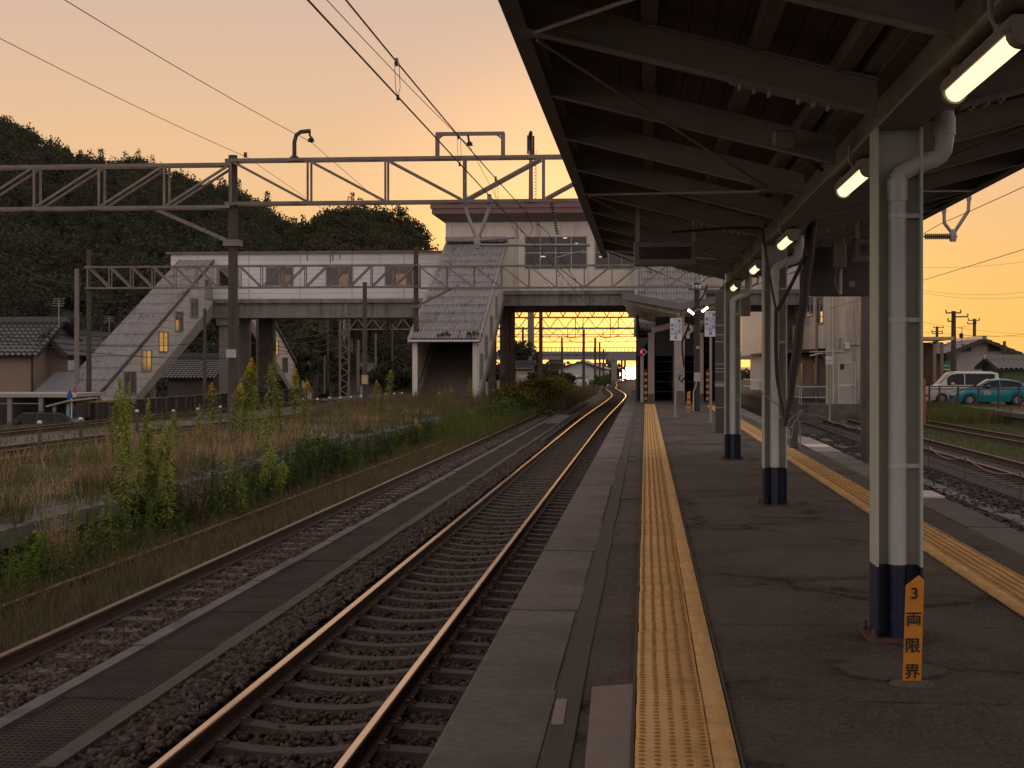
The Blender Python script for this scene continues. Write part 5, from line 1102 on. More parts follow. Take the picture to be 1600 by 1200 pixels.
def stripes_rail(px, lab):
    t2 = T('striped_guard', lab, 'guard rail', W(px, 624, 60)); x, y, z = W(px, 624, 60)
    mb = MB(); mb.box(x - .05, x + .05, y, y + .08, 0, 1.35); mb.build('post', black_metal, t2)
    for i in range(5): mb = MB(); mb.box(x - .055, x + .055, y - .006, y + .086, .12 + i * .25, .22 + i * .25); mb.build('stripe', yel, t2)
stripes_rail(1009, 'black and yellow striped post by the red signal'); stripes_rail(1105.5, 'black and yellow striped post behind the second boarding sign')

# ---- building at the far side of the branch track
RY0 = 79.6; rx0, rx1 = XY(1291, RY0), XY(1404, RY0); Zr = lambda py: ZY(py, rx0, RY0); zf = Zr(631)
t = T('trackside_building', 'stained two storey station office with a pale door and grey side wall', 'building', ((rx0 + rx1) / 2, 95, -1.27))
mb = MB(); mb.box(rx0, rx1, RY0, RY0 + .3, -1.3, 10.5); mb.build('end_wall', wall_beige, t)
zaw = Zr(551)
mb = MB(); mb.box(rx0 - .002, rx0 + .3, RY0 + .301, 150, zaw + .25, 10.5); mb.box(rx0 + .9, rx0 + 1.1, RY0 + .301, 150, -1.3, zaw + .25); mb.box(rx1 - .2, rx1, RY0 + .301, 150, -1.3, 10.5); mb.build('side_wall', wall_grey, t)
mb = MB(); mb.box(rx0, rx1, RY0, 150, 10.502, 10.7); mb.build('roof', concrete_dark, t)
mb = MB(); mb.box(rx0 - 1.3, rx0 + .9, RY0 + 4, 118, zaw + .05, zaw + .22); mb.build('awning', mat('awning', (.075, .06, .05), None, .8), t)
xd0, xd1 = XY(1310.5, RY0), XY(1335.5, RY0); zd1 = Zr(568)
mb = MB(); mb.box(xd0 - .05, xd0, RY0 - .06, RY0 - .002, zf, zd1 + .05); mb.box(xd1, xd1 + .05, RY0 - .06, RY0 - .002, zf, zd1 + .05); mb.box(xd0, xd1, RY0 - .06, RY0 - .002, zd1, zd1 + .05); fr = mb.build('door', white_paint, t)
mb = MB(); mb.box(xd0, xd1, RY0 - .03, RY0 - .003, zf, zd1); mb.build('leaf', mat('door_leaf', (.42, .38, .34), (.36, .32, .28), .5, 3, blotch=(.27, .19, .14), bl_scale=1.3, bl_pos=.62), fr)
mb = MB(); zz = Zr(602); mb.box(xd0, xd1, RY0 - .04, RY0 - .0301, zz - .06, zz + .06); mb.build('door_rail', white_paint, fr)
mb = MB(); mb.tube([(xd1 - .12, RY0 - .09, zz - .03), (xd1 - .12, RY0 - .03, zz - .03)], .035, 8); mb.build('handle', black_metal, fr)
mb = MB(); mb.box(XY(1312.5, RY0), XY(1319, RY0), RY0 - .045, RY0 - .0301, Zr(577.5), Zr(569)); mb.build('notice', black_metal, fr)
mb = MB(); x0_, x1_ = XY(1319, RY0), XY(1327, RY0); mb.box(x0_, x1_, RY0 - .25, RY0 - .002, Zr(546), Zr(536)); mb.build('meter_box', white_paint, t, bevel=.04)
mb = MB(); mb.tube([(XY(1327, RY0), RY0 - .06, Zr(538)), (XY(1348, RY0), RY0 - .06, Zr(539))], .035, 6); mb.tube([(XY(1327.5, RY0), RY0 - .06, Zr(538)), (XY(1327.5, RY0), RY0 - .06, Zr(515))], .03, 6); mb.tube([(XY(1323, RY0), RY0 - .06, Zr(546)), (XY(1319, RY0), RY0 - .06, Zr(550.5)), (XY(1302, RY0), RY0 - .06, Zr(549)), (XY(1270, RY0 - 2), RY0 - .4, Zr(550))], .03, 6)
mb.tube([(XY(1301, RY0), RY0 - .08, Zr(631)), (XY(1301, RY0), RY0 - .08, 10)], .07, 8); mb.build('pipe', wall_beige, t)
mb = MB(); mb.tube([(XY(1312, RY0), RY0 - .06, Zr(546)), (XY(1312, RY0), RY0 - .2, Zr(531))], .03, 6); mb.box(XY(1311, RY0), XY(1315, RY0), RY0 - .4, RY0 - .15, Zr(531), Zr(528)); mb.build('camera_arm', mat('cctv', (.3, .3, .31), None, .5), t)
for a, c, p0, p1 in ((1277, 1287, 465, 505), (1262, 1272, 465, 492), (1246, 1254, 470, 510), (1230, 1236, 478, 508)):
    q = wv_(a, c, p0, p1, 2, rx0); win_x(t, rx0 - .002, *q[:4], 2, -1)
for y in (82, 84.4, 92, 100): mb = MB(); mb.box(rx0 + .88, rx0 + .899, y, y + 1.2, zf, zf + 2.1); mb.build('shutter', mat('shutter', (.34, .34, .35), (.28, .28, .29), .5, 30, stretch=(1, 8, .2)), t)
mb = MB(); x = rx0 - .1; mb.tube([(x, RY0 + 3.6, -.5), (x, RY0 + 3.6, 10)], .07, 8); mb.build('downpipe', mat('pipe_grey', (.27, .26, .25), None, .5), t)
# stepped loading platform with a railing
mb = MB(); mb.box(rx0 - 2.6, XY(1342, RY0), RY0 - 1.4, RY0 - .003, -1.3, zf); mb.box(rx0 - 2.6, rx0 + .88, RY0, 125, -1.3, zf); tag(mb.build('loading_platform', concrete_dark), 'dark concrete ledge under the office door beside the branch track', 'ledge')
t2 = T('handrail', 'two bar pale blue handrail at the corner of the station office ledge', 'railing', (rx0 - 2, RY0 - 1.2, zf))
yh = RY0 - 1.2; zr1, zr2 = ZY(604.5, rx0, yh), ZY(621, rx0, yh); xa, xb = XY(1252, yh), XY(1291, yh)
mb = MB()
for z in (zr1, zr2): mb.tube([(xa, 124, z), (xa, yh, z), (xb, yh, z)], .03, 8)
mb.build('bar', mat('rail_blue', (.36, .42, .50), None, .4), t2)
for x, y in ((xa, yh), (xb, yh), (xa, yh + 1), (xa, yh + 5), (xa, yh + 10), (xa, yh + 15), (xa, yh + 20), (xa, yh + 28)): mb = MB(); mb.tube([(x, y, zf), (x, y, zr1)], .03, 8); mb.build('post', MATS['rail_blue'], t2)
t2 = T('lamp_pole', 'thin pale pole with a side arm and two white plates beside the rope barrier', 'pole', W(1296, 661, 69)); x, y, z = W(1296, 661, 69)
mb = MB(); mb.tube([(x, y, z), (x, y, ZY(552, x, y)), (XY(1280, y), y - .2, ZY(552.5, x, y)), (XY(1264, y), y - .4, ZY(556, x, y))], .045, 8); mb.build('shaft', mat('pole_beige', (.36, .31, .25), None, .6), t2)
mb = MB(); mb.tube([(x, y - .05, ZY(569, x, y)), (XY(1283, y), y - .05, ZY(553, x, y))], .02, 6); mb.build('brace', MATS['pole_beige'], t2)
for px in (1293, 1298.7):
    for py in (560, 566.5): mb = MB(); xx = XY(px, y); mb.box(xx - .1, xx + .07, y - .1, y - .07, ZY(py + 3, x, y), ZY(py - 3, x, y)); mb.build('plate', white_paint, t2)
t2, x, y, d = pole('trackside_pole', 'dark square looking pole at the office corner, mostly behind the first column', 1351, 664, 462, d=77, r=.21, m=pole_conc)

# ---- old houses on the hillside
kawara = mat('roof_tile', (.085, .082, .085), (.05, .048, .05), .32, 4, .1, 30)
mortar_w = mat('house_wall', (.26, .20, .15), (.21, .16, .12), .9, 2, .15, 30)
def tiled(mb, A, U, V, per=.3, rows=12): corrugated(mb, A, U, V, per, .045, rows, .06, 6)
def house(label, x0, x1, y0, y1, zb, ze, zr, wallm, over=.6, windows=(), ridge='x', cat='house', roofm=None):
    t = T('house', label, cat, ((x0 + x1) / 2, (y0 + y1) / 2, zb), 'houses around the station'); roofm = roofm or kawara
    mb = MB()
    if ridge == 'x':
        mb.box(x0, x1, y0, y1, zb, ze); ym = (y0 + y1) / 2; mb.prism([(x0 + .01, y0, ze), (x0 + .01, y1, ze), (x0 + .01, ym, zr - .12)], (x1 - x0 - .02, 0, 0)); mb.build('wall', wallm, t)
        mb = MB(); sl = (zr - ze) / (ym - y0); n = max(4, int((ym - y0) / .35))
        tiled(mb, (x0 - over, ym, zr), (x1 - x0 + 2 * over, 0, 0), (0, y0 - ym - over, ze - zr - sl * over), rows=n); tiled(mb, (x1 + over, ym, zr), (x0 - x1 - 2 * over, 0, 0), (0, y1 - ym + over, ze - zr - sl * over), rows=n); mb.build('roof', roofm, t, smooth=True)
        mb = MB(); mb.bar((x0 - over, ym, zr + .1), (x1 + over, ym, zr + .1), .35, .3); mb.build('ridge', roofm, t)
    else:
        mb.box(x0, x1, y0, y1, zb, ze); xm = (x0 + x1) / 2; mb.prism([(x0, y0 + .01, ze), (x1, y0 + .01, ze), (xm, y0 + .01, zr - .12)], (0, y1 - y0 - .02, 0)); mb.build('wall', wallm, t)
        mb = MB(); sl = (zr - ze) / (xm - x0); n = max(4, int((xm - x0) / .35))
        tiled(mb, (xm, y1 + over, zr), (0, y0 - y1 - 2 * over, 0), (x0 - xm - over, 0, ze - zr - sl * over), rows=n); tiled(mb, (xm, y0 - over, zr), (0, y1 - y0 + 2 * over, 0), (x1 - xm + over, 0, ze - zr - sl * over), rows=n); mb.build('roof', roofm, t, smooth=True)
        mb = MB(); mb.bar((xm, y0 - over, zr + .1), (xm, y1 + over, zr + .1), .35, .3); mb.build('ridge', roofm, t)
        mb = MB()
        for a, c in (((x0 - over, ze - sl * over), (xm, zr)), ((x1 + over, ze - sl * over), (xm, zr))): mb.bar((a[0], y0 - over - .03, a[1] - .1), (xm, y0 - over - .03, zr - .1), .06, .22)
        mb.build('bargeboard', mat('barge', (.075, .05, .04), None, .7), t)
    for (px0, px1, p0, p1, n) in windows: win_y(t, y0 - .02, XY(px0, y0), XY(px1, y0), ZY(p1, x0, y0), ZY(p0, x0, y0), n, 1)
    return t
def hx(px, y): return XY(px, y)
hy = 79.0; zE = ZY(549, -33, hy)
h1 = house('brown walled house with a glossy dark tile roof behind the carport', hx(-60, hy), hx(52, hy), hy, hy + 7, -2.4, zE, zE + 1.75, mortar_w, .5)
mb = MB(); x = hx(51, hy); mb.tube([(x, hy - .08, -2.3), (x, hy - .08, zE)], .06, 8); mb.build('downpipe', black_metal, h1)
h2 = house('taller brown house wing with a white window and an air conditioner', hx(53, hy + 2), hx(96, hy + 2), hy + 2, hy + 9, -2.4, ZY(543, -32, hy + 2), ZY(520, -32, hy + 2), mortar_w, .45, ((55, 66, 562, 584, 2),), 'y')
mb = MB(); a, c = W(80, 579, 80.5), W(90, 563, 80.5); mb.box(a[0], c[0], 80.3, 80.85, a[2], c[2]); o = mb.build('air_conditioner', mat('ac_white', (.42, .40, .37), None, .5)); tag(o, 'pale air conditioner unit on the brown house wall', 'air conditioner')
house('dark tiled house with a red trimmed wall between the brown house and the old staircase', hx(98, 90), hx(175, 90), 90, 98, -2.4, ZY(562, -35, 90), ZY(524, -35, 92), mat('wall_redwhite', (.28, .2, .18), (.2, .09, .07), .8, 1.2), .5)
house('dark roofed house half hidden at the foot of the hill', hx(-80, 100), hx(62, 100), 100, 108, -2.4, ZY(520, -42, 100), ZY(506, -42, 103), mortar_w, .5)
house('dark house glimpsed under the old staircase', hx(262, 118), hx(330, 118), 118, 126, -2.4, ZY(586, -35, 118), ZY(556, -35, 121), mat('wall_dark', (.12, .1, .085), None, .9), .6)
mb = MB(); tz = ZY(588, -31, 77.5); mb.slab([(hx(70, 77.5), 79, ZY(583, -31, 79)), (hx(116, 77.5), 79, ZY(583, -31, 79)), (hx(112, 75.5), 75.5, ZY(616, -31, 75.5)), (hx(52, 75.5), 75.5, ZY(616, -31, 75.5))][::-1], -.08); mb.box(hx(60, 76.5), hx(108, 76.5), 76.5, 78.9, -2.4, ZY(613, -31, 76.5)); tag(mb.build('lean_to', mat('lean_roof', (.10, .10, .11), (.07, .07, .075), .4, 3)), 'grey metal lean-to roof against the brown house', 'lean-to')
# houses beyond the footbridge
house('small hut with a brown tiled gable beside the lattice mast', hx(541, 140), hx(582, 140), 140, 146, -1.6, ZY(588, -25, 140), ZY(571, -25, 140), mat('wall_hut', (.2, .15, .12), None, .9), .5, (), 'y', 'hut', mat('roof_brown', (.14, .085, .06), (.1, .06, .045), .7, 3))
house('distant cream house with a dark tile roof beneath the footbridge', hx(590, 165), hx(668, 165), 165, 173, -1.6, ZY(559, -20, 165), ZY(541, -20, 168), mat('wall_cream_house', (.42, .35, .25), (.36, .3, .21), .8, 2), .8, ((613, 622, 563, 577, 1), (634, 643, 566, 574, 2)))
house('distant dark roofed house behind the dark stubby pole', hx(572, 178), hx(600, 178), 178, 186, -1.6, ZY(562, -25, 178), ZY(550, -25, 180), mortar_w, .6)
house('tiny trackside hut with a tiled roof seen under the station building', hx(806, 150), hx(831, 150), 150, 154, -1.27, ZY(576, -8, 150), ZY(567, -8, 150), mat('wall_cream_house', (.42, .35, .25)), .25, ((810, 829, 586, 600, 3),), 'x', 'hut')
# white gabled warehouse
house('long white gabled warehouse in the distance under the road overpass', hx(873, 290), hx(944, 290), 290, 330, -1.6, ZY(576, -10, 290), ZY(564.5, -10, 290), mat('warehouse_wall', (.6, .6, .6), (.55, .55, .55), .6, 1), .6, (), 'y', 'warehouse', mat('warehouse_roof', (.5, .5, .5), None, .5))
# pale gabled house behind the parked cars
hy = 122; Zh = lambda py: ZY(py, 30, hy)
h = house('pale two storey gabled house behind the parked cars', hx(1494, hy), hx(1575, hy), hy, hy + 10, -.7, Zh(545.5), Zh(529.5), mat('wall_pale', (.44, .40, .375), (.38, .345, .325), .8, 1), .9, ((1543, 1559, 557, 570, 3),), 'y', 'house', mat('roof_pale', (.26, .25, .25), (.2, .19, .19), .4, 2))
mb = MB(); mb.box(hx(1541, hy), hx(1561, hy), hy - .25, hy - .07, Zh(571.5), Zh(570.3)); mb.box(hx(1541, hy), hx(1561, hy), hy - .25, hy - .07, Zh(557), Zh(555.5)); mb.build('window_hood', mat('barge', (.075, .05, .04)), h)
for a, c in ((1502, 1517), (1544, 1562)): mb = MB(); mb.box(hx(a, hy), hx(c, hy), hy - .06, hy - .003, Zh(549), Zh(538)); mb.build('gable_panel', MATS['barge'], h)
mb = MB(); mb.box(hx(1536.5, hy), hx(1539.5, hy), hy - .1, hy - .004, Zh(544.5), Zh(541.5)); mb.build('vent', white_paint, h)
house('low pale roofed house wing beside the shed', hx(1462, 126), hx(1492, 126), 126, 134, -.7, Zh(549), Zh(540), mortar_w, .6, (), 'x', 'house', mat('roof_pale', (.26, .25, .25)))
house('green walled shed with a pale roof past the parked cars', hx(1567, 100), hx(1640, 100), 100, 106, -.7, ZY(574, 25, 100), ZY(560, 25, 103), mat('wall_green', (.10, .16, .10), (.08, .13, .08), .8, 1.5), .5, (), 'x', 'shed', mat('roof_pale', (.26, .25, .25)))
house('dark roofed distant house at the frame edge behind the green shed', hx(1576, 170), hx(1660, 170), 170, 180, -.7, ZY(561, 40, 170), ZY(555, 40, 170), mortar_w, .6)
# open carport frame behind the first column
t = T('carport', 'tall brown steel carport frame behind the white van', 'carport', W(1468, 600, 104)); cy = 104
mb = MB(); mb.box(XY(1425, cy), XY(1491, cy), cy, cy + 5, ZY(531, 22, cy), ZY(526, 22, cy)); mb.build('roof', wall_beige, t)
for px in (1472.5, 1461, 1440): mb = MB(); x = XY(px, cy); mb.box(x - .1, x + .1, cy + .1, cy + .3, -.7, ZY(535 if px > 1470 else 531, 22, cy)); mb.build('post', mortar_w, t)
mb = MB(); mb.box(XY(1452, cy), XY(1473, cy), cy + .1, cy + .28, ZY(537, 22, cy), ZY(534.5, 22, cy)); mb.build('beam', mortar_w, t)
mb = MB(); mb.box(XY(1436, cy + 3), XY(1458, cy + 3), cy + 3, cy + 8, -.7, ZY(534, 22, cy)); tag(mb.build('storage_shed', mat('shed_brown', (.16, .09, .055), (.11, .062, .04), .8, 3)), 'rusty brown shed under the tall carport frame', 'shed')
t = T('signboard', 'small green and white street signboard behind the white van', 'sign', W(1480, 592, 98)); x, y = XY(1480, 98), 98
mb = MB(); mb.tube([(x, y, -.7), (x, y, ZY(578, x, y))], .05, 8); mb.build('pole', alu, t)
mb = MB(); mb.box(XY(1475, y), XY(1484, y), y - .05, y, ZY(578, x, y), ZY(569, x, y)); mb.build('board', board_white, t)
mb = MB(); n = 12; mb.prism([(x + .2 * math.cos(PI * k / n), y - .06, ZY(571, x, y) + .3 * math.sin(PI * k / n)) for k in range(n + 1)], (0, .06, 0)); mb.box(XY(1475, y), XY(1484, y), y - .06, y - .051, ZY(576.5, x, y), ZY(572, x, y)); mb.build('green_face', mat('sign_green', (.01, .17, .075), None, .5), t)
def util_pole(label, px, base, top, d, arms, r=.17):
    t = T('utility_pole', label, 'utility pole', W(px, base, d)); x, y, z = W(px, base, d)
    mb = MB(); mb.tube([(x, y, z), (x, y, ZY(top, x, y))], [r * 1.1, r * .8], 10); mb.build('shaft', pole_conc, t, smooth=True)
    for (a, c, py) in arms:
        mb = MB(); zz = ZY(py, x, y); mb.box(XY(a, y), XY(c, y), y - .22, y - .12, zz - .05, zz + .05)
        for q in (a + .5, c - .5): mb.lathe((XY(q, y), y - .17, zz + .05), [(.03, 0), (.06, .05), (.04, .1), (.06, .14), (.02, .2)], 6)
        mb.build('crossarm', pole_conc, t)
util_pole('tall dark utility pole in front of the pale gabled house', 1490, 584, 486, 112, ((1477, 1501, 489), (1491, 1512, 495), (1480, 1491, 502)), .2)
util_pole('shorter utility pole rising behind the pale gabled house', 1522.5, 560, 498, 150, ((1512, 1530, 500.5), (1511, 1525, 506)), .18)
util_pole('distant double utility pole behind the carport frame', 1464, 560, 510, 190, ((1458, 1474, 512), (1455, 1472, 518), (1456, 1473, 521)), .2)
util_pole('thin grey utility pole at the pale house corner', 1569.5, 590, 533, 108, (), .13)
t = T('tv_antenna', 'thin television antenna on the pale house roof', 'antenna', W(1503, 536, 120)); mb = MB(); x, y = XY(1503, 120), 120
mb.tube([(x, y, ZY(540, x, y)), (x, y, ZY(511, x, y))], .03, 6); mb.tube([(XY(1496, y), y, ZY(512, x, y)), (XY(1510, y), y, ZY(510, x, y))], .02, 6); mb.lathe((XY(1501.5, y), y - .1, ZY(529, x, y)), [(.02, 0), (.16, .1), (.16, .35), (.02, .45)], 8); mb.build('mast', black_metal, t)
for px, top, bot, d, lab in ((45, 500, 512, 100, 'rooftop antenna over the dark roofed house at the hill foot'), (171, 495, 530, 92, 'rooftop antenna rising beside the old staircase roof'), (92, 467, 500, 72, 'antenna on a thin mast against the dark hill')):
    t = T('tv_antenna', lab, 'antenna', W(px, bot, d)); x, y = XY(px, d + 3), d + 3; mb = MB(); mb.tube([(x, y, ZY(bot + 12, x, y)), (x, y, ZY(top, x, y))], .03, 6)
    for k in range(4): mb.tube([(x - .3 - .03 * k, y, ZY(top, x, y) - .12 * k), (x + .3, y, ZY(top, x, y) - .12 * k)], .018, 5)
    mb.build('mast', alu, t)

# ---- walls and fences
mb = MB(); zt_ = -.35; y = 60
t = T('boundary_wall', 'long dark weathered wall between the yard and the houses', 'wall', (-27, 82, -1.3))
mb = MB(); mb.box(-27.2, -27., 71.5, 118, -1.5, zt_); mb.build('panels', mat('fence_dark', (.05, .042, .036), (.03, .026, .023), .95, 2, .4, 20), t)
mb = MB(); y = 71.5
while y < 118: mb.box(-27.0, -26.9, y, y + .14, -1.4, zt_ + .03); y += 1.8
mb.box(-27.25, -26.95, 71.5, 118, zt_ + .003, zt_ + .06); mb.build('post_rail', concrete_dark, t)
t = T('retaining_wall', 'stained concrete retaining wall under the parked cars', 'wall', (16.9, 70, -1.4))
mb = MB(); mb.box(16.7, 17.4, 40, 130, -1.5, -.85); mb.build('face', concrete_dark, t); mb = MB(); mb.box(16.5, 17.5, 40, 130, -.848, -.64); mb.build('coping', mat('coping_mossy', (.13, .12, .10), (.075, .075, .05), .95, 2, .3, 30), t)
bd_ = []
mb = MB(); mb.add([(12.8, 78, -1.35), (17, 74, -1.4), (17.2, 88, -.7), (12.8, 88, -.72), (12.8, 100, -.69), (17.4, 100, -.69)], [(0, 1, 2, 3), (3, 2, 5, 4)]); ST(mb.build('bank_ground', turf))
t = T('guard_fence', 'dark red pipe fence along the edge of the car park', 'fence', (17.2, 78, -.65))
fp = [W(a, 640, 76) for a in (1452, 1468, 1497, 1529, 1560, 1592, 1624)]
mb = MB()
for px in (1445, 1660):
    pass
xs_f = [XY(a, 78.5) for a in (1452, 1468, 1497, 1529, 1560, 1592, 1624)]
for z in (ZY(604, 20, 78.5), ZY(608, 20, 78.5)): mb.tube([(xs_f[0], 78.5, z), (xs_f[-1], 78.5, z)], .03, 6)
mb.build('bar', mat('fence_red', (.075, .03, .027), None, .6), t)
for x in xs_f: mb = MB(); mb.tube([(x, 78.5, -1.), (x, 78.5, ZY(603, 20, 78.5))], .05, 6); mb.build('post', MATS['fence_red'], t)
mb = MB(); x, y, z = W(1443.5, 664, 66); mb.tube([(x, y, z), (x, y, ZY(592, x, y))], .08, 8); tag(mb.build('marker_stake', mat('orange_stake', (.32, .09, .04), (.2, .06, .03), .8, 9)), 'rusty orange stake just past the first column by the grassy bank', 'stake')

# ---- shelters, signs and small things by the boundary wall
t = T('carport', 'flat roofed grey carport with a dark car under it by the yard', 'carport', W(40, 662, 62)); cy = 66
mb = MB(); mb.box(XY(-60, cy), XY(106, cy), cy, cy + 5, ZY(621, -26, cy), ZY(615.5, -26, cy)); mb.build('roof', mat('carport_roof', (.34, .31, .28), (.28, .25, .23), .5, 2), t)
for px in (13, 62): mb = MB(); x = XY(px, cy); mb.box(x - .1, x + .1, cy + .1, cy + .3, -1.6, ZY(621, -26, cy) - .002); mb.build('post', mat('post_grey', (.27, .245, .23), None, .6), t)
mb = MB(); mb.box(XY(-60, cy), XY(62, cy), cy + .12, cy + .2, ZY(631.5, -26, cy), ZY(630, -26, cy)); mb.build('tie_bar', MATS['post_grey'], t)
mb = MB(); mb.box(XY(-60, cy + 4.9), XY(104, cy + 4.9), cy + 4.9, cy + 5, -1.8, ZY(622, -26, cy)); mb.build('back_wall', mat('carport_back', (.06, .052, .046), None, .9), t)
t = T('lean_to_shelter', 'small sloping shelter on pale blue posts beside the carport', 'shelter', W(96, 662, 65))
mb = MB(); mb.slab([(XY(78, 66), 65.5, ZY(634, -25, 65.5)), (XY(112, 66), 65.5, ZY(625, -25, 65.5)), (XY(140, 68), 69, ZY(620, -25, 69)), (XY(104, 68), 69, ZY(626, -25, 69))], .08); mb.build('roof', MATS['carport_roof'], t)
for px in (85, 106): mb = MB(); x = XY(px, 66); mb.tube([(x, 66, -1.4), (x, 66, ZY(631, -25, 66))], .09, 8); mb.build('post', mat('post_lightblue', (.27, .40, .42), (.2, .3, .31), .6, 6), t)
t = T('crossing_sign', 'blue triangular walking figures sign on a thin post by the boundary wall', 'sign', W(110, 660, 66)); x, y = XY(108.5, 66), 66
mb = MB(); mb.tube([(XY(111, y), y + .05, -1.3), (XY(111, y), y + .05, ZY(620, x, y))], .035, 8); mb.build('post', board_white, t)
mb = MB(); mb.prism([W(104, 623, 66.6), W(113, 623, 66.6), W(112.5, 617, 66.6), W(109, 608.5, 66.6), W(104.5, 617, 66.6)], (0, .05, 0)); mb.build('plate', mat('sign_blue', (.012, .10, .36), None, .5), t)
mb = MB()
for px in (107.3, 110): x0_ = XY(px, y); mb.box(x0_ - .035, x0_ + .035, y + .3, y + .52, ZY(621.5, x, y), ZY(614.5, x, y))
mb.v = [(a, 66.555 + (b_ - 66.3) * .01, c) for a, b_, c in mb.v]; mb.build('figure', board_white, t)
t = T('warning_bar', 'orange red upright marker with a striped yellow bar by the boundary wall', 'marker', W(117, 640, 68)); x, y = XY(117, 68), 68
mb = MB(); mb.box(x - .07, x + .05, y, y + .08, ZY(634, x, y), ZY(608, x, y)); mb.build('marker', mat('marker_red', (.5, .075, .02), None, .5), t)
mb = MB(); mb.bar((XY(112, y), y - .05, ZY(628.5, x, y)), (XY(167, y), y + 4, ZY(629, x, y)), .06, .1); mb.build('bar', mat('bar_yellow', (.35, .24, .05), (.1, .08, .03), .6, 14, stretch=(4, 4, 1)), t)
# signal box cabin, mast and cabinets beyond the footbridge
t = T('lattice_signal', 'dark signal head on a bracket beside the lattice mast', 'signal', W(556, 545, 106)); y = 106.5
mb = MB(); a, c = W(545, 529.5, 106), W(561.5, 518, 106); mb.box(a[0], c[0], y - .3, y + .1, a[2], c[2]); mb.build('head', black_metal, t); mb = MB(); mb.bar(W(530, 524, 106), W(546, 519, 106), .1, .1); mb.bar(W(550, 531, 106), W(550, 550, 106), .06, .06); mb.bar(W(560, 531, 106), W(560, 612, 106), .12, .12); mb.build('bracket', alu, t)
t = T('telecom_mast', 'tall telecom mast with antenna panels rising behind the station building', 'mast', W(829.5, 606, 188)); x, y, z = W(829.5, 606, 188); zq = lambda py: ZY(py, x, y)
mb = MB(); mb.tube([(x, y, z), (x, y, zq(540)), (x, y, zq(340)), (x, y, zq(212))], [.5, .42, .32, .2], 12); mb.build('shaft', mat('mast_grey', (.22, .19, .16), None, .6, metal=.2), t, smooth=True)
for px, a, c in ((825.2, 241, 212), (827.6, 236, 208), (831, 238, 206), (834, 243, 213), (829, 220, 205)): mb = MB(); xx = XY(px, y); mb.box(xx - .11, xx + .11, y - .4, y - .2, zq(a), zq(c)); mb.build('antenna_panel', black_metal, t)
mb = MB()
for py in range(250, 340, 5): mb.box(x + .45, x + .62, y - .05, y + .05, zq(py), zq(py) + .07)
mb.box(x + .62, x + .68, y - .05, y + .05, zq(345), zq(235)); mb.build('ladder', black_metal, t)
for k, (px, b_, tp, w_, lab) in enumerate(((903.5, 599, 588, 3.5, 'pale cabinet nearest the small white car'), (917, 598, 588, 2.5, 'second pale cabinet to the track side of the small white car'))):
    mb = MB(); x, y, z = W(px, b_, 215); mb.box(x - w_ * .09, x + w_ * .09, y, y + .5, z, ZY(tp, x, y)); mb.box(x - w_ * .1, x + w_ * .1, y - .05, y + .55, ZY(tp, x, y), ZY(tp - 1.2, x, y)); tag(mb.build('cabinet', mat('cabinet', (.42, .43, .43), None, .5)), lab, 'cabinet')
# far portal and road overpass
t = T('track_portal', 'pale concrete portal frame over the far tracks in front of the sunset', 'portal', W(985, 592, 290)); y = 288; zz = lambda py: ZY(py, 5, y)
mb = MB(); mb.box(XY(955, y), XY(963.5, y), y, y + 3, -3, zz(553)); mb.build('leg', concrete, t); mb = MB(); mb.box(XY(1009, y), XY(1018, y), y, y + 3, -3, zz(553)); mb.build('leg', concrete, t)
mb = MB(); mb.box(XY(950, y), XY(1022, y), y - .1, y + 3.1, zz(563.5), zz(553) - .002); mb.build('beam', concrete, t)
for px in (971.5, 976.5, 995): mb = MB(); x = XY(px, y + 30); mb.tube([(x, y + 30, -4), (x, y + 30, zz(556))], .22, 8); tag(mb.build('portal_pole', pole_conc), {971.5: 'thin dark pole framed by the far portal, by its pier', 976.5: 'thin dark pole in the middle of the far portal opening', 995: 'thin dark pole framed by the far portal, by the red signal'}[px], 'pole')
t = T('road_overpass', 'long concrete road overpass crossing the sunset beyond the station', 'overpass', W(920, 600, 600)); y = 600; zz = lambda py: ZY(py, 5, y)
mb = MB(); mb.box(XY(600, y), XY(1200, y), y, y + 8, zz(562), zz(553)); mb.box(XY(600, y), XY(1200, y), y - .6, y - .001, zz(553.5), zz(549)); mb.build('deck', concrete, t)
mb = MB(); mb.box(XY(600, y), XY(1200, y), y - .4, y - .25, zz(543.5), zz(542.5))
for px in range(700, 1100, 6): x = XY(px, y); mb.box(x - .1, x + .1, y - .4, y - .25, zz(549), zz(543.5))
mb.build('railing', concrete_dark, t)
for px, w_ in ((868, 8), (760, 8), (955, 6), (1060, 8)): mb = MB(); mb.box(XY(px - w_, y), XY(px + w_, y), y + 1, y + 7, -20, zz(568)); mb.box(XY(px - w_ - 3, y), XY(px + w_ + 3, y), y + .5, y + 7.5, zz(568) + .002, zz(562) - .002); mb.build('pier', concrete_dark, t)
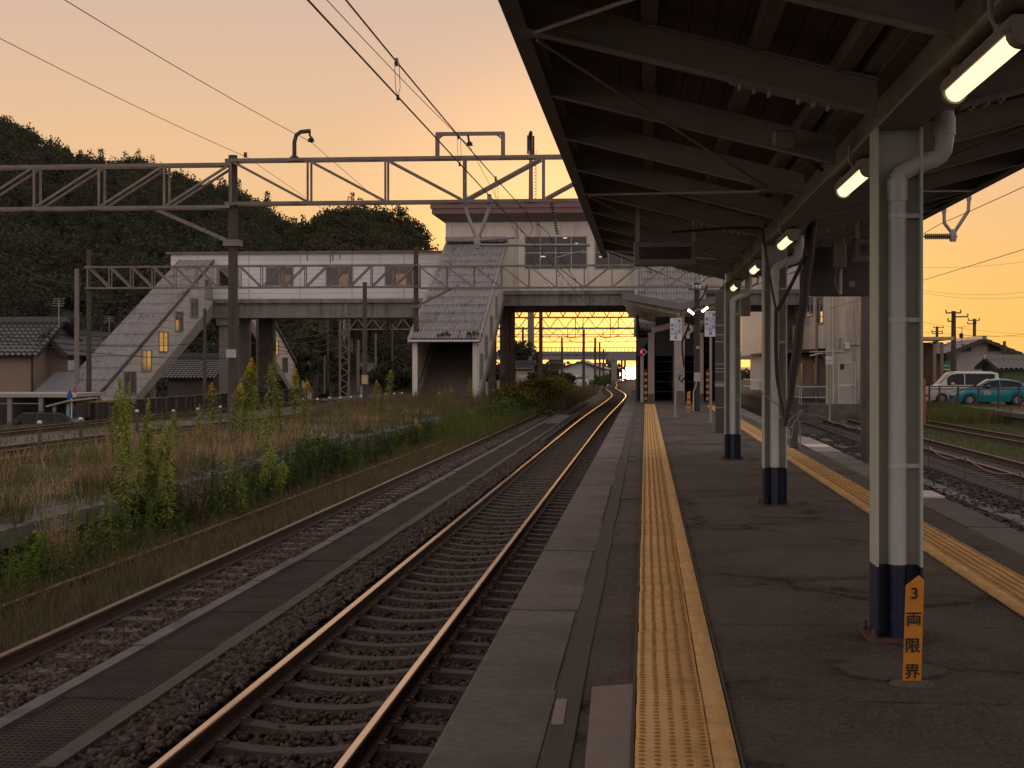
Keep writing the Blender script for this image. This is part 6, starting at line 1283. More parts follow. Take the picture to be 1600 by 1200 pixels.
# ================================================================ vehicles
tyre = mat('tyre', (.018, .018, .018), None, .8); rim_m = mat('wheel_rim', (.26, .26, .26), (.18, .18, .18), .45, 4); car_glass = mat('car_glass', (.008, .009, .01), None, .08, 1, spec=.25)
def lerp_tab(tab, x):
    for i in range(len(tab) - 1):
        if tab[i][0] <= x <= tab[i + 1][0]: t = (x - tab[i][0]) / max(1e-6, tab[i + 1][0] - tab[i][0]); return [a + (b_ - a) * t for a, b_ in zip(tab[i][1:], tab[i + 1][1:])]
    return list(tab[-1][1:]) if x > tab[-1][0] else list(tab[0][1:])
def car(label, loc, rotz, paint, L_, W_, tab, wheels, wr, cat='car', glassx=(0, 1), pillars=(), name='parked_car', lamp_z=.68):
    # tab: (x, z belt, z roof, half width scale at belt, at roof); front at x = 0
    t = T(name, label, cat, (0, 0, 0), 'cars parked by the station'); nst = 40; ring = []
    def zbot(x):
        for w in wheels:
            if abs(x - w) < wr + .06: return max(.2, math.sqrt(max(0, (wr + .06) ** 2 - (x - w) ** 2)) + wr * .55)
        return .2
    mb = MB(); V = []
    st = sorted(set([L_ * i / nst for i in range(nst + 1)] + [w + s_ * (wr + .06) for w in wheels for s_ in (-1, -.7, 0, .7, 1)]))
    for x in st:
        zb_, zr_, wb, wr_ = lerp_tab(tab, x); h = W_ / 2; z0 = min(zbot(x), zb_ - .1)
        half = [(h * .93 * wb, z0), (h * wb, z0 + (zb_ - z0) * .35), (h * 1.0 * wb, z0 + (zb_ - z0) * .7), (h * .965 * wb, zb_), (h * wr_ * 1.02, zb_ + (zr_ - zb_) * .93), (h * wr_ * .8, zr_), (0, zr_ + (.02 if zr_ - zb_ > .2 else .0))]
        V.append([(x, -a, z) for a, z in half] + [(x, a, z) for a, z in half[-2::-1]])
    n = len(V[0]); mb.v = [p for r in V for p in r]; mb.f = [(i * n + k, i * n + k + 1, (i + 1) * n + k + 1, (i + 1) * n + k) for i in range(len(V) - 1) for k in range(n - 1)]
    mb.f += [tuple(range(n))[::-1], tuple((len(V) - 1) * n + k for k in range(n))]; mb.f += [((i) * n, (i + 1) * n, (i + 1) * n + n - 1, i * n + n - 1) for i in range(len(V) - 1)]
    mb.m = [0] * len(mb.f); body = mb.build('body', paint, t, smooth=True)
    # side glass
    segs = [glassx[0]] + list(pillars) + [glassx[1]]
    for sd in (-1, 1):
        for a, c in zip(segs[:-1], segs[1:]):
            mb = MB(); m_ = 8; lo = []; hi = []
            for i in range(m_ + 1):
                x = a + .03 + (c - a - .06) * i / m_; zb_, zr_, wb, wr_ = lerp_tab(tab, x); h = W_ / 2
                f0, f1 = .06, .86
                if zr_ - zb_ < .12: f0 = f1 = .06
                def q(f): return (x, sd * (h * .965 * wb + (h * wr_ * 1.02 - h * .965 * wb) * f / .93 + .012), zb_ + (zr_ - zb_) * f)
                lo.append(q(f0)); hi.append(q(f1))
            mb.v = lo + hi; k = m_ + 1; mb.f = [(i, i + 1, k + i + 1, k + i) if sd < 0 else (i + 1, i, k + i, k + i + 1) for i in range(m_)]; mb.m = [0] * m_; mb.build('side_window', car_glass, t)
    # windscreen and rear window
    for a, c, nm in ((glassx[0] - .42, glassx[0] + .42, 'windscreen'),):
        mb = MB(); P = []
        for i in range(7):
            x = a + .1 + (c - a) * i / 6; zb_, zr_, wb, wr_ = lerp_tab(tab, x); P.append((x, zr_ + .028, W_ / 2 * wr_ * .8))
        mb.v = [(x, -w_, z) for x, z, w_ in P] + [(x, 0, z + .02) for x, z, w_ in P] + [(x, w_, z) for x, z, w_ in P]; mb.f = [(j * 7 + i, j * 7 + i + 1, (j + 1) * 7 + i + 1, (j + 1) * 7 + i) for j in (0, 1) for i in range(6)]; mb.m = [0] * len(mb.f); mb.build(nm, car_glass, t, smooth=True)
    for w in wheels:
        for sd in (-1, 1):
            y = sd * (W_ / 2 - .1); wo = MB(); c = Vector((w, y, wr))
            wo.tube([c - Vector((0, .1, 0)), c + Vector((0, .1, 0))], wr, 20); wh = wo.build('wheel', tyre, t)
            ro = MB(); ro.tube([c + Vector((0, sd * .1, 0)), c + Vector((0, sd * .104, 0))], wr * .64, 16, mi=1)
            for k in range(7):
                an = 2 * PI * k / 7; d_ = Vector((math.cos(an), 0, math.sin(an))); ro.bar(c + Vector((0, sd * .112, 0)) + d_ * .03, c + Vector((0, sd * .112, 0)) + d_ * wr * .6, .07, .02, up=(0, 1, 0))
            ro.build('rim', [rim_m, black_metal], wh)
    zb_ = lamp_z
    for sd in (-1, 1):
        mb = MB(); mb.prism([(.10, sd * W_ * .36, zb_ - .05), (.42, sd * W_ * .478, zb_ + .03), (.5, sd * W_ * .485, zb_ + .13), (.2, sd * W_ * .40, zb_ + .08)], (0, sd * .03, 0)); mb.build('headlight', mat('headlight', (.6, .6, .58), None, .15, spec=.8), t)
        mb = MB(); x = glassx[0] + .32; mb.lathe((x, sd * (W_ / 2 + .06), lerp_tab(tab, x)[0] + .04), [(.02, 0), (.1, .02), (.11, .1), (.06, .15)], 8); mb.build('mirror', paint, t)
        mb = MB(); mb.box(L_ - .06, L_ + .008, sd * W_ * .33 - .12, sd * W_ * .33 + .12, .75, 1.05); mb.build('tail_light', mat('tail_red', (.3, .01, .01), None, .2), t)
        for xx in pillars[:1] or (): 
            mb = MB(); mb.box(xx + .5, xx + .66, sd * (W_ / 2 - .004), sd * (W_ / 2 + .014), .80, .83); mb.build('door_handle', paint, t)
    mb = MB(); mb.box(.0 - .006, .05, -W_ * .28, W_ * .28, .36, .52); mb.build('grille', black_metal, t)
    t.location = loc; t.rotation_euler = (0, 0, rotz); return t
teal = mat('paint_teal', (.006, .19, .235), (.005, .17, .21), .22, 1, vary=0); white_car = mat('paint_white', (.62, .62, .61), None, .25, 1, vary=0); dark_car = mat('paint_dark', (.03, .035, .04), None, .25, 1, vary=0)
hatch = [(0, .55, .57, .78, .70), (.12, .68, .70, .88, .80), (.5, .80, .82, .97, .9), (1.05, .90, .96, 1, .9), (1.25, .92, 1.02, 1, .84), (1.95, .95, 1.40, 1, .74), (2.5, .97, 1.455, 1, .72), (3.1, 1.0, 1.40, 1, .70), (3.6, 1.04, 1.28, .98, .68), (3.93, 1.02, 1.12, .93, .66), (4.08, .72, .74, .88, .7)]
p = W(1545, 633, 82.5)
pc = W(1487, 633, 82.5)
car('teal hatchback parked side on behind the red pipe fence', (pc[0], pc[1], -.69), .03, teal, 4.08, 1.70, hatch, (.78, 3.33), .31, 'car', (1.45, 3.62), (2.42,))
van = [(0, .55, .57, .85, .8), (.08, .9, .92, .95, .9), (.45, 1.0, 1.03, .98, .92), (.62, 1.02, 1.1, 1, .9), (1.2, 1.04, 1.74, 1, .84), (1.6, 1.04, 1.83, 1, .82), (3.6, 1.04, 1.82, 1, .82), (3.92, 1.02, 1.74, .98, .82), (4.0, .8, 1.0, .96, .85)]
pv = W(1447, 631, 86)
car('white box shaped van parked behind the teal hatchback', (pv[0], pv[1], -.69), .03, white_car, 4.0, 1.68, van, (.72, 3.25), .31, 'van', (.98, 3.72), (2.0,))
ps = W(880, 599, 190)
car('small white car far away beyond the goldenrod hedge', (ps[0], ps[1], -1.27), .9, white_car, 4.08, 1.72, hatch, (.78, 3.33), .31, 'car', (1.45, 3.62), (2.42,))
pd = W(-12, 668, 69)
car('dark car parked under the flat grey carport', (pd[0], pd[1], -2.15), math.pi - .03 + math.pi, dark_car, 4.3, 1.7, [(0, .6, .62, .85, .8), (.5, .85, .88, .97, .9), (1.1, .92, 1.0, 1, .88), (1.8, .95, 1.55, 1, .8), (3.6, .97, 1.55, 1, .8), (4.2, .95, 1.1, .95, .75), (4.3, .7, .75, .9, .75)], (.8, 3.4), .31, 'car', (1.3, 4.0), (2.5,))
for px0, lab in ((1543, 'pale paper notice hung on the red pipe fence in front of the teal car'),): mb = MB(); x = XY(px0, 78.4); mb.box(x - .16, x + .16, 78.42, 78.44, ZY(617, x, 78.4), ZY(609, x, 78.4)); tag(mb.build('fence_notice', mat('notice', (.34, .33, .29), None, .6)), lab, 'notice')

# ================================================================ vegetation
def leaf_mat(name, c1, c2, isl=.35, sc=.25, rough=.65):
    m, N, L, b = shader(name); P = worldpos(N, L)
    c = mixc(N, L, rng(N, L, noise(N, L, P, sc, 5, .6), .36, .64), c1, c2)
    g = N.new('ShaderNodeNewGeometry'); h = N.new('ShaderNodeHueSaturation'); L.new(rng(N, L, g.outputs['Random Per Island'], 0, 1, 1 - isl, 1 + isl), h.inputs['Value']); L.new(c, h.inputs['Color'])
    L.new(h.outputs[0], b.inputs['Base Color']); b.inputs['Roughness'].default_value = rough; b.inputs['Specular IOR Level'].default_value = .25
    tr = N.new('ShaderNodeBsdfTranslucent'); L.new(h.outputs[0], tr.inputs[0]); ms = N.new('ShaderNodeMixShader'); ms.inputs[0].default_value = .42
    out = [n for n in N if n.type == 'OUTPUT_MATERIAL'][0]; L.new(b.outputs[0], ms.inputs[1]); L.new(tr.outputs[0], ms.inputs[2]); L.new(ms.outputs[0], out.inputs[0]); return m
gr_dry = leaf_mat('grass_dry', (.20, .135, .07), (.115, .10, .042), .4, .7)
gr_green = leaf_mat('grass_green', (.10, .125, .03), (.13, .115, .045), .4, .5)
gold_leaf = leaf_mat('goldenrod_leaf', (.38, .42, .075), (.25, .33, .06), .3, 1.2)
gold_flower = leaf_mat('goldenrod_flower', (.85, .62, .04), (.75, .50, .03), .25, 2)
stem_m = mat('plant_stem', (.09, .07, .03), (.07, .06, .03), .8)
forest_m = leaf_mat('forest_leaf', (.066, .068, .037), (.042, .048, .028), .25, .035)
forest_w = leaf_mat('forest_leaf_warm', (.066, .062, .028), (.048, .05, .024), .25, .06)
bush_m = leaf_mat('bush_leaf', (.11, .15, .04), (.065, .10, .03), .4, .8)
straw_m = leaf_mat('straw', (.46, .33, .20), (.32, .21, .125), .3, 1)
def blades(name, label, pts, h0, h1, w, m, bend=.5):
    n = len(pts); P = np.asarray(pts); H = RNG.uniform(h0, h1, n); a = RNG.uniform(0, 2 * PI, n); b_ = RNG.uniform(.1, bend, n) * H; f = RNG.uniform(0, 2 * PI, n)
    dx, dy = np.cos(a) * b_, np.sin(a) * b_; wx_, wy_ = np.cos(f) * w / 2, np.sin(f) * w / 2
    V = np.empty((n, 6, 3)); 
    for k, (t, ww) in enumerate(((0, 1), (.55, .8), (1, .12))):
        V[:, 2 * k, 0] = P[:, 0] + dx * t * t - wx_ * ww; V[:, 2 * k, 1] = P[:, 1] + dy * t * t - wy_ * ww; V[:, 2 * k, 2] = P[:, 2] + H * t
        V[:, 2 * k + 1, 0] = P[:, 0] + dx * t * t + wx_ * ww; V[:, 2 * k + 1, 1] = P[:, 1] + dy * t * t + wy_ * ww; V[:, 2 * k + 1, 2] = P[:, 2] + H * t
    i = (np.arange(n) * 6)[:, None]; Fq = np.concatenate([i + np.array([0, 1, 3, 2]), i + np.array([2, 3, 5, 4])])
    return STUFF(tag(npmesh(name, V.reshape(-1, 3), Fq, m), label, 'grass'))
def scatter(n, x0, x1, y0, y1, z, ypow=1.4, keep=None):
    P = np.stack([RNG.uniform(x0, x1, n), y0 + (y1 - y0) * RNG.random(n) ** ypow, np.full(n, z)], -1)
    if keep is not None: P = P[keep(P)]
    return P
def clumps(nc, per, x0, x1, y0, y1, z, s_):
    C = scatter(nc, x0, x1, y0, y1, z, 1.4); C = C[patchy(C, .5, -.25)]; P = np.repeat(C, per, 0); rr = np.repeat(RNG.uniform(.5, 1.8, len(C)), per); P[:, :2] += RNG.normal(0, s_, (len(P), 2)) * rr[:, None]; P[:, 0] = np.clip(P[:, 0], x0, x1); return P
def patchy(P, s=.55, th=-.1): return (np.sin(P[:, 0] * 2.3 * s + np.sin(P[:, 1] * .9 * s) * 2) * np.sin(P[:, 1] * 1.1 * s + np.cos(P[:, 0] * 1.7 * s) * 2) + RNG.normal(0, .3, len(P))) > th
blades('siding_grass', 'brownish grass over the buried rail of the disused siding', np.concatenate([scatter(17000, -7.6, -5.6, 7, 75, -1.07, 1.7), scatter(7000, -6.6, -5.55, 7, 75, -1.07, 1.7)]), .06, .34, .010, gr_dry, .8)
blades('siding_grass', 'green tufts in the disused siding', scatter(11000, -7.6, -5.8, 7, 75, -1.07, 1.6, lambda P: patchy(P, .8, .1)), .08, .4, .012, gr_green, .8)
blades('platform_grass', 'dry straw coloured weeds over the abandoned platform', clumps(330, 62, -12.2, -7.75, 14, 76, OPZ, .28), .08, .48, .009, gr_dry, .9)
blades('platform_grass', 'thin green weeds on the abandoned platform', clumps(150, 45, -12.2, -7.75, 14, 76, OPZ, .2), .1, .45, .012, gr_green, .6)
blades('platform_grass', 'pale seed heads over the abandoned platform', clumps(170, 60, -12.2, -8, 16, 70, OPZ + .12, .3), .12, .34, .013, straw_m, .9)
blades('yard_grass', 'short dry grass in the rail yard', scatter(9000, -26.5, -12.4, 34, 110, -1.2, 1.3, lambda P: patchy(P, .3, .0)), .08, .35, .022, gr_dry, .7)
blades('yard_grass', 'bright green strip of grass by the boundary wall', scatter(5000, -26.9, -21, 58, 110, -1.2, 1.2, lambda P: patchy(P, .25, .25)), .08, .3, .03, gr_green, .6)
blades('verge_grass', 'short green grass between the right side tracks', scatter(16000, 9.9, 16.6, 26, 84, -1.2, 1.2, lambda P: (np.abs(P[:, 0] - 13) > .5) | (RNG.random(len(P)) < .3)), .06, .26, .018, gr_green, .7)
blades('verge_grass', 'grassy tufts on the bank beside the parked cars', scatter(5000, 12.6, 17.2, 70, 88, -1.25, 1), .3, .9, .03, gr_green, .6)
blades('stair_weeds', 'tangle of brown weeds around the foot of the front staircase', scatter(9000, -13.5, -7.4, 56, 80, OPZ - .05, 1., lambda P: patchy(P, .8, -.3)), .2, .75, .016, gr_dry, .6)
blades('track_weeds', 'weeds along the siding toward the hedge', scatter(9000, -7.7, -5.4, 48, 88, -1.2, 1.), .2, .8, .018, gr_green, .6)

# leafy herbs: many stems of small leaves in one mass
def leaf_quads(pos, dirs, ln, wd):
    P, D = np.asarray(pos), np.asarray(dirs); n = len(P); D = D / np.linalg.norm(D, axis=1, keepdims=True); up = np.array([0, 0, 1.]); S_ = np.cross(D, up); S_ /= np.linalg.norm(S_, axis=1, keepdims=True) + 1e-9
    ln = np.broadcast_to(ln, n)[:, None]; wd = np.broadcast_to(wd, n)[:, None]; drop = np.array([0, 0, -.25]) * ln
    return np.stack([P, P + D * ln * .5 + S_ * wd, P + D * ln + drop, P + D * ln * .5 - S_ * wd], 1)
def herbs(label, base, h0, h1, nl, ll, m):
    n = len(base); H = RNG.uniform(h0, h1, n); lean = RNG.normal(0, .16, (n, 2)); f = RNG.random((n, nl)) ** .8; z = f * H[:, None]; P = np.stack([base[:, 0:1] + lean[:, 0:1] * z, base[:, 1:2] + lean[:, 1:2] * z, base[:, 2:3] + z], -1).reshape(-1, 3)
    a = RNG.uniform(0, 2 * PI, n * nl); el = RNG.uniform(-.4, .7, n * nl); D = np.stack([np.cos(a) * np.cos(el), np.sin(a) * np.cos(el), np.sin(el)], -1); l_ = ll * RNG.uniform(.5, 1.3, n * nl) * (1.15 - .7 * f.ravel()); Q = leaf_quads(P, D, l_, l_ * RNG.uniform(.1, .2, n * nl))
    st = np.stack([np.stack([base[:, 0] - .004, base[:, 1], base[:, 2]], -1), np.stack([base[:, 0] + .004, base[:, 1], base[:, 2]], -1), np.stack([base[:, 0] + lean[:, 0] * H + .002, base[:, 1] + lean[:, 1] * H, base[:, 2] + H], -1), np.stack([base[:, 0] + lean[:, 0] * H - .002, base[:, 1] + lean[:, 1] * H, base[:, 2] + H], -1)], 1)
    V = np.concatenate([Q.reshape(-1, 3), st.reshape(-1, 3)]); return STUFF(tag(npmesh('weeds', V, np.arange(len(V)).reshape(-1, 4), m), label, 'weeds'))
herb_g = leaf_mat('herb_green', (.15, .20, .035), (.08, .12, .028), .35, .9); herb_d = leaf_mat('herb_dark', (.06, .085, .028), (.04, .06, .02), .35, .9); herb_b = leaf_mat('herb_brown', (.17, .105, .05), (.11, .085, .035), .35, .9)
herbs('mixed green weeds along the foot of the old platform wall', scatter(1000, -7.65, -6.6, 12, 62, -1.08, 1.3, lambda P: patchy(P, .6, -.2)), .25, 1.0, 34, .11, herb_g)
herbs('dark leafy weeds against the old platform wall', scatter(600, -7.75, -6.9, 22, 52, -1.08, 1.2), .35, 1.1, 40, .12, herb_d)
herbs('green weeds scattered over the abandoned platform', scatter(800, -12, -7.8, 18, 64, OPZ, 1.3, lambda P: patchy(P, .7, .05)), .25, 1.1, 28, .10, herb_g)
herbs('brown withered weeds over the abandoned platform', scatter(900, -12.1, -7.8, 16, 68, OPZ, 1.3, lambda P: patchy(P, .5, -.15)), .25, .95, 24, .07, herb_b)
herbs('mixed weeds between siding and hedge', scatter(700, -7.8, -5.9, 50, 90, -1.15, 1.), .4, 1.3, 30, .14, herb_g)
herbs('withered weeds around the front staircase', scatter(700, -13, -7.6, 58, 77, OPZ, 1.), .3, 1.0, 24, .1, herb_b)

# goldenrod: template plants, then copies
def goldenrod_template(flower, seed, bare=.2):
    r = np.random.default_rng(seed); H = 2.0; t = T('goldenrod', 'x', 'plant'); V = []; 
    mb = MB(); mb.tube([(.02 * math.sin(k * 1.3), .02 * math.cos(k), H * k / 6 * (.9 if flower else .97)) for k in range(7)], [.009, .009, .008, .007, .006, .005, .003], 5); mb.build('stem', stem_m, t)
    n = 330; z = H * (bare + (1 - bare) * r.random(n) ** .8 * (.88 if flower else 1.0)); a = r.uniform(0, 2 * PI, n); u = np.clip((z / H - bare) / (1 - bare), 0, 1)
    el = r.uniform(-.5, .35, n) + 1.0 * u ** 3; droop = r.random(n)
    ln = .17 * np.clip(.55 + 1.3 * u, 0, 1) * (1 - .75 * np.clip((u - .78) / .22, 0, 1)) * r.uniform(.55, 1.25, n)
    D = np.stack([np.cos(a) * np.cos(el), np.sin(a) * np.cos(el), np.sin(el)], -1); br = r.integers(0, 7, n); off = .05 * np.clip(u - .35, 0, 1) * (1 - u) * 4
    P = np.stack([.02 * np.sin(z * 3) + off * np.cos(br * .9), .02 * np.cos(z * 2) + off * np.sin(br * .9), z], -1)
    Q = leaf_quads(P, D, ln, ln * .105); npmesh('foliage', Q.reshape(-1, 3), np.arange(n * 4).reshape(n, 4), gold_leaf, t)
    if flower:
        n = 330; f = r.random(n); z = H * (.80 + .2 * f); rad = .15 * (1 - f) ** .8 + .015; a = r.integers(0, 9, n) * .7 + r.normal(0, .18, n); rr = rad * r.random(n) ** .6
        P = np.stack([np.cos(a) * rr, np.sin(a) * rr, z - .35 * rr + r.normal(0, .006, n)], -1); D = r.normal(0, 1, (n, 3)); D[:, 2] = np.abs(D[:, 2]) * .5
        Q = leaf_quads(P, D, .03, .011); npmesh('flower_plume', Q.reshape(-1, 3), np.arange(n * 4).reshape(n, 4), gold_flower, t)
    return t
TPL = [goldenrod_template(False, 1), goldenrod_template(False, 2, .08), goldenrod_template(False, 7, .3), goldenrod_template(False, 8, .15), goldenrod_template(True, 3), goldenrod_template(True, 4, .3), goldenrod_template(True, 9, .4), goldenrod_template(True, 10, .15)]
used = set()
def plant(px, top, z, d, flower, label, grp='goldenrod plants on and around the abandoned platform'):
    k = (4 if flower else 0) + random.randint(0, 3); tp = TPL[k]; p = W(px, 571, d); h = EYE + (571 - top) * d / F - z
    s_ = h / 2.0; sc = (max(.75, min(1.3, s_ ** .5)) * 1.15, ) * 2 + (s_,); rz_ = random.uniform(0, 6.28)
    tilt = (random.gauss(0, .07), random.gauss(0, .10), rz_)
    if k in used: copy_tree(tp, (p[0], p[1], z), rz_, label, grp, sc).rotation_euler = tilt
    else: used.add(k); tp.location = (p[0], p[1], z); tp.rotation_euler = tilt; tp.scale = sc; tp['label'] = label; tp['group'] = grp
A = 'in the tallest near clump'
for px, top, z, d, fl, lab in (
    (177, 640, OPZ, 24.4, 0, 'lower bushy green goldenrod at the open yard side of the near clump'), (184, 594, OPZ, 24.6, 0, 'tall green goldenrod with a drooping tip at the yard side of the near clump'), (193, 610, OPZ, 24.0, 0, 'green goldenrod between the two tallest tips of the near clump'),
    (202, 588, OPZ, 24.2, 0, 'tallest green goldenrod of the near clump'), (209, 612, OPZ, 23.8, 0, 'green goldenrod right behind the coping in the near clump'), (230, 622, -1.12, 22.6, 0, 'tall green goldenrod growing from the track bed in the near clump'),
    (207, 676, -1.12, 22.3, 0, 'yellowish leafy goldenrod low in the middle of the near clump'), (221, 648, -1.12, 22.8, 0, 'green goldenrod hugging the old platform wall in the near clump'), (239, 664, -1.12, 22.4, 0, 'bright green goldenrod at the track side of the near clump'), (247, 655, -1.12, 22.9, 0, 'last tall green goldenrod of the near clump on the track side'), (258, 716, -1.12, 22.5, 0, 'short bright goldenrod at the foot of the near clump'), (196, 690, -1.12, 22.0, 0, 'short goldenrod in front of the near clump'), (163, 760, -1.12, 19.6, 0, 'small goldenrod against the dark old platform wall'),
    (329, 598, OPZ, 31.5, 1, 'lone goldenrod with a double yellow plume between the clumps'), (278, 640, OPZ, 31, 0, 'thin lone goldenrod stalk beside a white capped stake'), (311, 630, OPZ, 33, 0, 'thin goldenrod stalk by the boundary wall grass'),
    (357, 596, OPZ, 33.5, 1, 'flowering goldenrod on the yard side of the gantry pole'), (371, 566, OPZ, 34, 1, 'tall flowering goldenrod in front of the gantry pole'), (378, 590, OPZ, 34.2, 0, 'leafy goldenrod just past the gantry pole'), (394, 560, OPZ, 34.4, 1, 'tallest flowering goldenrod past the gantry pole'), (407, 602, OPZ, 33.6, 0, 'green goldenrod with spreading top past the gantry pole'), (424, 565, OPZ, 35, 0, 'tall green goldenrod in front of the rear staircase'), (436, 552, OPZ, 35.4, 0, 'tallest green goldenrod in front of the rear staircase'), (446, 590, OPZ, 35, 0, 'green goldenrod filling the clump before the rear staircase'), (459, 576, OPZ, 35.6, 1, 'flowering goldenrod at the outer edge of the rear staircase clump'), (474, 594, OPZ, 36.5, 1, 'small flowering goldenrod beyond the rear staircase clump'),
    (411, 640, -1.12, 29, 0, 'green goldenrod rising from the siding below the gantry pole'), (352, 700, -1.12, 25.8, 0, 'green goldenrod against the old wall below the lone stake'), (377, 740, -1.12, 24.5, 0, 'small green goldenrod in the siding grass'), (430, 715, -1.12, 28.4, 0, 'bushy green goldenrod at the base of the old wall'), (404, 690, -1.12, 28, 0, 'slender green goldenrod at the base of the old wall'), (545, 690, -1.12, 35.5, 0, 'green goldenrod at the end of the dark bushes'), (507, 676, -1.12, 36, 1, 'small goldenrod with one yellow plume over the dark bushes'), (560, 690, -1.12, 37, 0, 'short green goldenrod past the dark bushes'),
    (600, 577, OPZ, 58, 1, 'flowering goldenrod past the dark stubby pole, tallest there'), (595, 594, OPZ, 57.5, 1, 'second flowering goldenrod past the dark stubby pole'), (630, 655, OPZ, 52, 1, 'short flowering goldenrod before the front staircase post'), (652, 660, -1.12, 47, 1, 'broad flowering goldenrod in front of the staircase weeds'), (658, 662, -1.12, 47.3, 1, 'leaning flowering goldenrod in front of the staircase weeds'), (685, 612, OPZ, 66, 1, 'flowering goldenrod at the open mouth of the front staircase, nearest its post'), (698, 609, OPZ, 66.3, 1, 'flowering goldenrod in the middle of the front staircase mouth'), (706, 606, OPZ, 66.6, 1, 'tallest flowering goldenrod in the front staircase mouth'), (697, 635, OPZ, 62, 0, 'green goldenrod below the flowering ones at the staircase mouth'), (711, 632, OPZ, 63, 0, 'leafy goldenrod at the track side of the staircase mouth'), (736, 590, OPZ, 68, 0, 'green goldenrod by the sunlit staircase wall'), (735, 640, -1.12, 58, 1, 'flowering goldenrod low beside the sunlit staircase wall'), (720, 655, -1.12, 55, 0, 'short goldenrod in the weeds below the staircase'), (617, 668, -1.12, 45, 0, 'slim goldenrod by the coping end of the dark bushes')):
    plant(px, top, z, d, fl, lab)
for k in range(8):
    if k not in used: [bpy.data.objects.remove(c) for c in list(TPL[k].children)]; bpy.data.objects.remove(TPL[k])

# dry seed grass tufts
def tuft_template(seed):
    r = np.random.default_rng(seed); t = T('seed_grass', 'x', 'plant'); mb = MB(); Q = []; n = 26; Pq = []; Dq = []
    for i in range(n):
        a = r.uniform(0, 6.28); b_ = r.uniform(.02, .22); h = r.uniform(.55, 1.0); rr = r.uniform(0, .09); x0, y0 = rr * math.cos(a), rr * math.sin(a); x1, y1 = x0 + b_ * math.cos(a), y0 + b_ * math.sin(a)
        mb.add([(x0 - .003, y0, 0), (x0 + .003, y0, 0), (x1 + .002, y1, h), (x1 - .002, y1, h)], [(0, 1, 2, 3)])
        for k in range(14): f = .55 + .45 * r.random(); Pq.append((x0 + (x1 - x0) * f + r.normal(0, .012), y0 + (y1 - y0) * f + r.normal(0, .012), h * f)); Dq.append((r.normal(), r.normal(), 1.2))
    mb.build('stem', straw_m, t); Qv = leaf_quads(Pq, Dq, .045, .007); npmesh('seed_head', Qv.reshape(-1, 3), np.arange(len(Qv) * 4).reshape(-1, 4), straw_m, t); return t
tt = None
for px, base, z, h, lab in ((95, 905, -1.12, 1.05, 'tall reddish seed grass tuft in front of the leafy green bushes'), (85, 900, -1.12, .8, 'lower seed grass tuft beside the tallest one'), (107, 900, -1.12, .75, 'seed grass tuft at the track side of the tallest one'), (180, 742, OPZ, 1.0, 'reddish seed grass tuft on the old platform before the near goldenrod clump'), (172, 748, OPZ, .8, 'second reddish seed grass tuft beside the near goldenrod clump'), (189, 745, OPZ, .9, 'reddish seed grass tuft touching the near goldenrod clump'), (293, 832, -1.12, .85, 'straw coloured seed grass in front of the old wall past the near clump'), (302, 828, -1.12, .8, 'second straw coloured seed grass in front of the old wall'), (262, 740, OPZ, .5, 'pale seed grass on the platform just past the near clump'), (150, 770, OPZ, .5, 'low seed grass on the coping before the near clump'), (100, 780, OPZ, .45, 'low pale seed grass on the old platform above the bushes'), (322, 812, -1.12, .6, 'short seed grass by the old wall below the lone goldenrod')):
    p = G(px, base, z)
    if tt is None: tt = tuft_template(5); tt.location = p; tt.scale = (1, 1, h); tt['label'] = lab; tt['group'] = 'dry seed grass tufts'
    else: copy_tree(tt, p, random.uniform(0, 6), lab, 'dry seed grass tufts', (1, 1, h))

# bushes and trees
def clumpy(n, r, seed, shape='round', lsize=.2):
    g = np.random.default_rng(seed); nc = 14 if shape == 'round' else 18
    if shape == 'cone':
        h = g.random(nc) ** .8; a = g.uniform(0, 6.28, nc); rad = (1 - h) * .55; C = np.stack([np.cos(a) * rad, np.sin(a) * rad, h * 2.6 - .5], -1); cr = .28 + .22 * (1 - h)
    else:
        a = g.uniform(0, 6.28, nc); el = g.uniform(-.5, 1.4, nc); q = g.uniform(.35, .8, nc); C = np.stack([np.cos(a) * np.cos(el) * q, np.sin(a) * np.cos(el) * q, np.sin(el) * q * .9], -1); cr = g.uniform(.26, .48, nc)
    k = g.integers(0, nc, n); D = g.normal(0, 1, (n, 3)); D /= np.linalg.norm(D, axis=1, keepdims=True); P = C[k] + D * (cr[k] * g.uniform(.6, 1.05, n))[:, None]
    N_ = D + g.normal(0, .5, (n, 3)); U = np.cross(N_, g.normal(0, 1, (n, 3))); U /= np.linalg.norm(U, axis=1, keepdims=True); Vv = np.cross(N_, U); Vv /= np.linalg.norm(Vv, axis=1, keepdims=True)
    s_ = (lsize * g.uniform(.6, 1.3, n))[:, None]; return np.stack([P - U * s_, P + Vv * s_ * .7, P + U * s_, P - Vv * s_ * .7], 1) * r
def tree(name, label, cat, x, y, z, r, h, m, n=900, shape='round', ls=.11, group='trees and shrubs around the station', trunk=True, seed=None):
    seed = seed or random.randint(0, 99999); t = T(name, label, cat, (x, y, z), group); Q = clumpy(n, r, seed, shape, ls); zc = h - r * .85 if shape == 'round' else h - r * 2.0
    Q = Q + np.array([x, y, z + zc]); npmesh('crown', Q.reshape(-1, 3), np.arange(n * 4).reshape(n, 4), m, t, org=(x, y, z))
    if trunk:
        mb = MB(); mb.tube([(x, y, z - .1), (x + .05 * r, y, z + zc * .6), (x, y, z + zc + r * .3)], [.09 * r, .07 * r, .03 * r], 8)
        for k in range(5): a = k * 1.26; mb.tube([(x, y, z + zc * .7), (x + math.cos(a) * r * .5, y + math.sin(a) * r * .5, z + zc + r * .2)], [.045 * r, .015 * r], 6)
        mb.build('trunk', pole_conc, t)
    return t
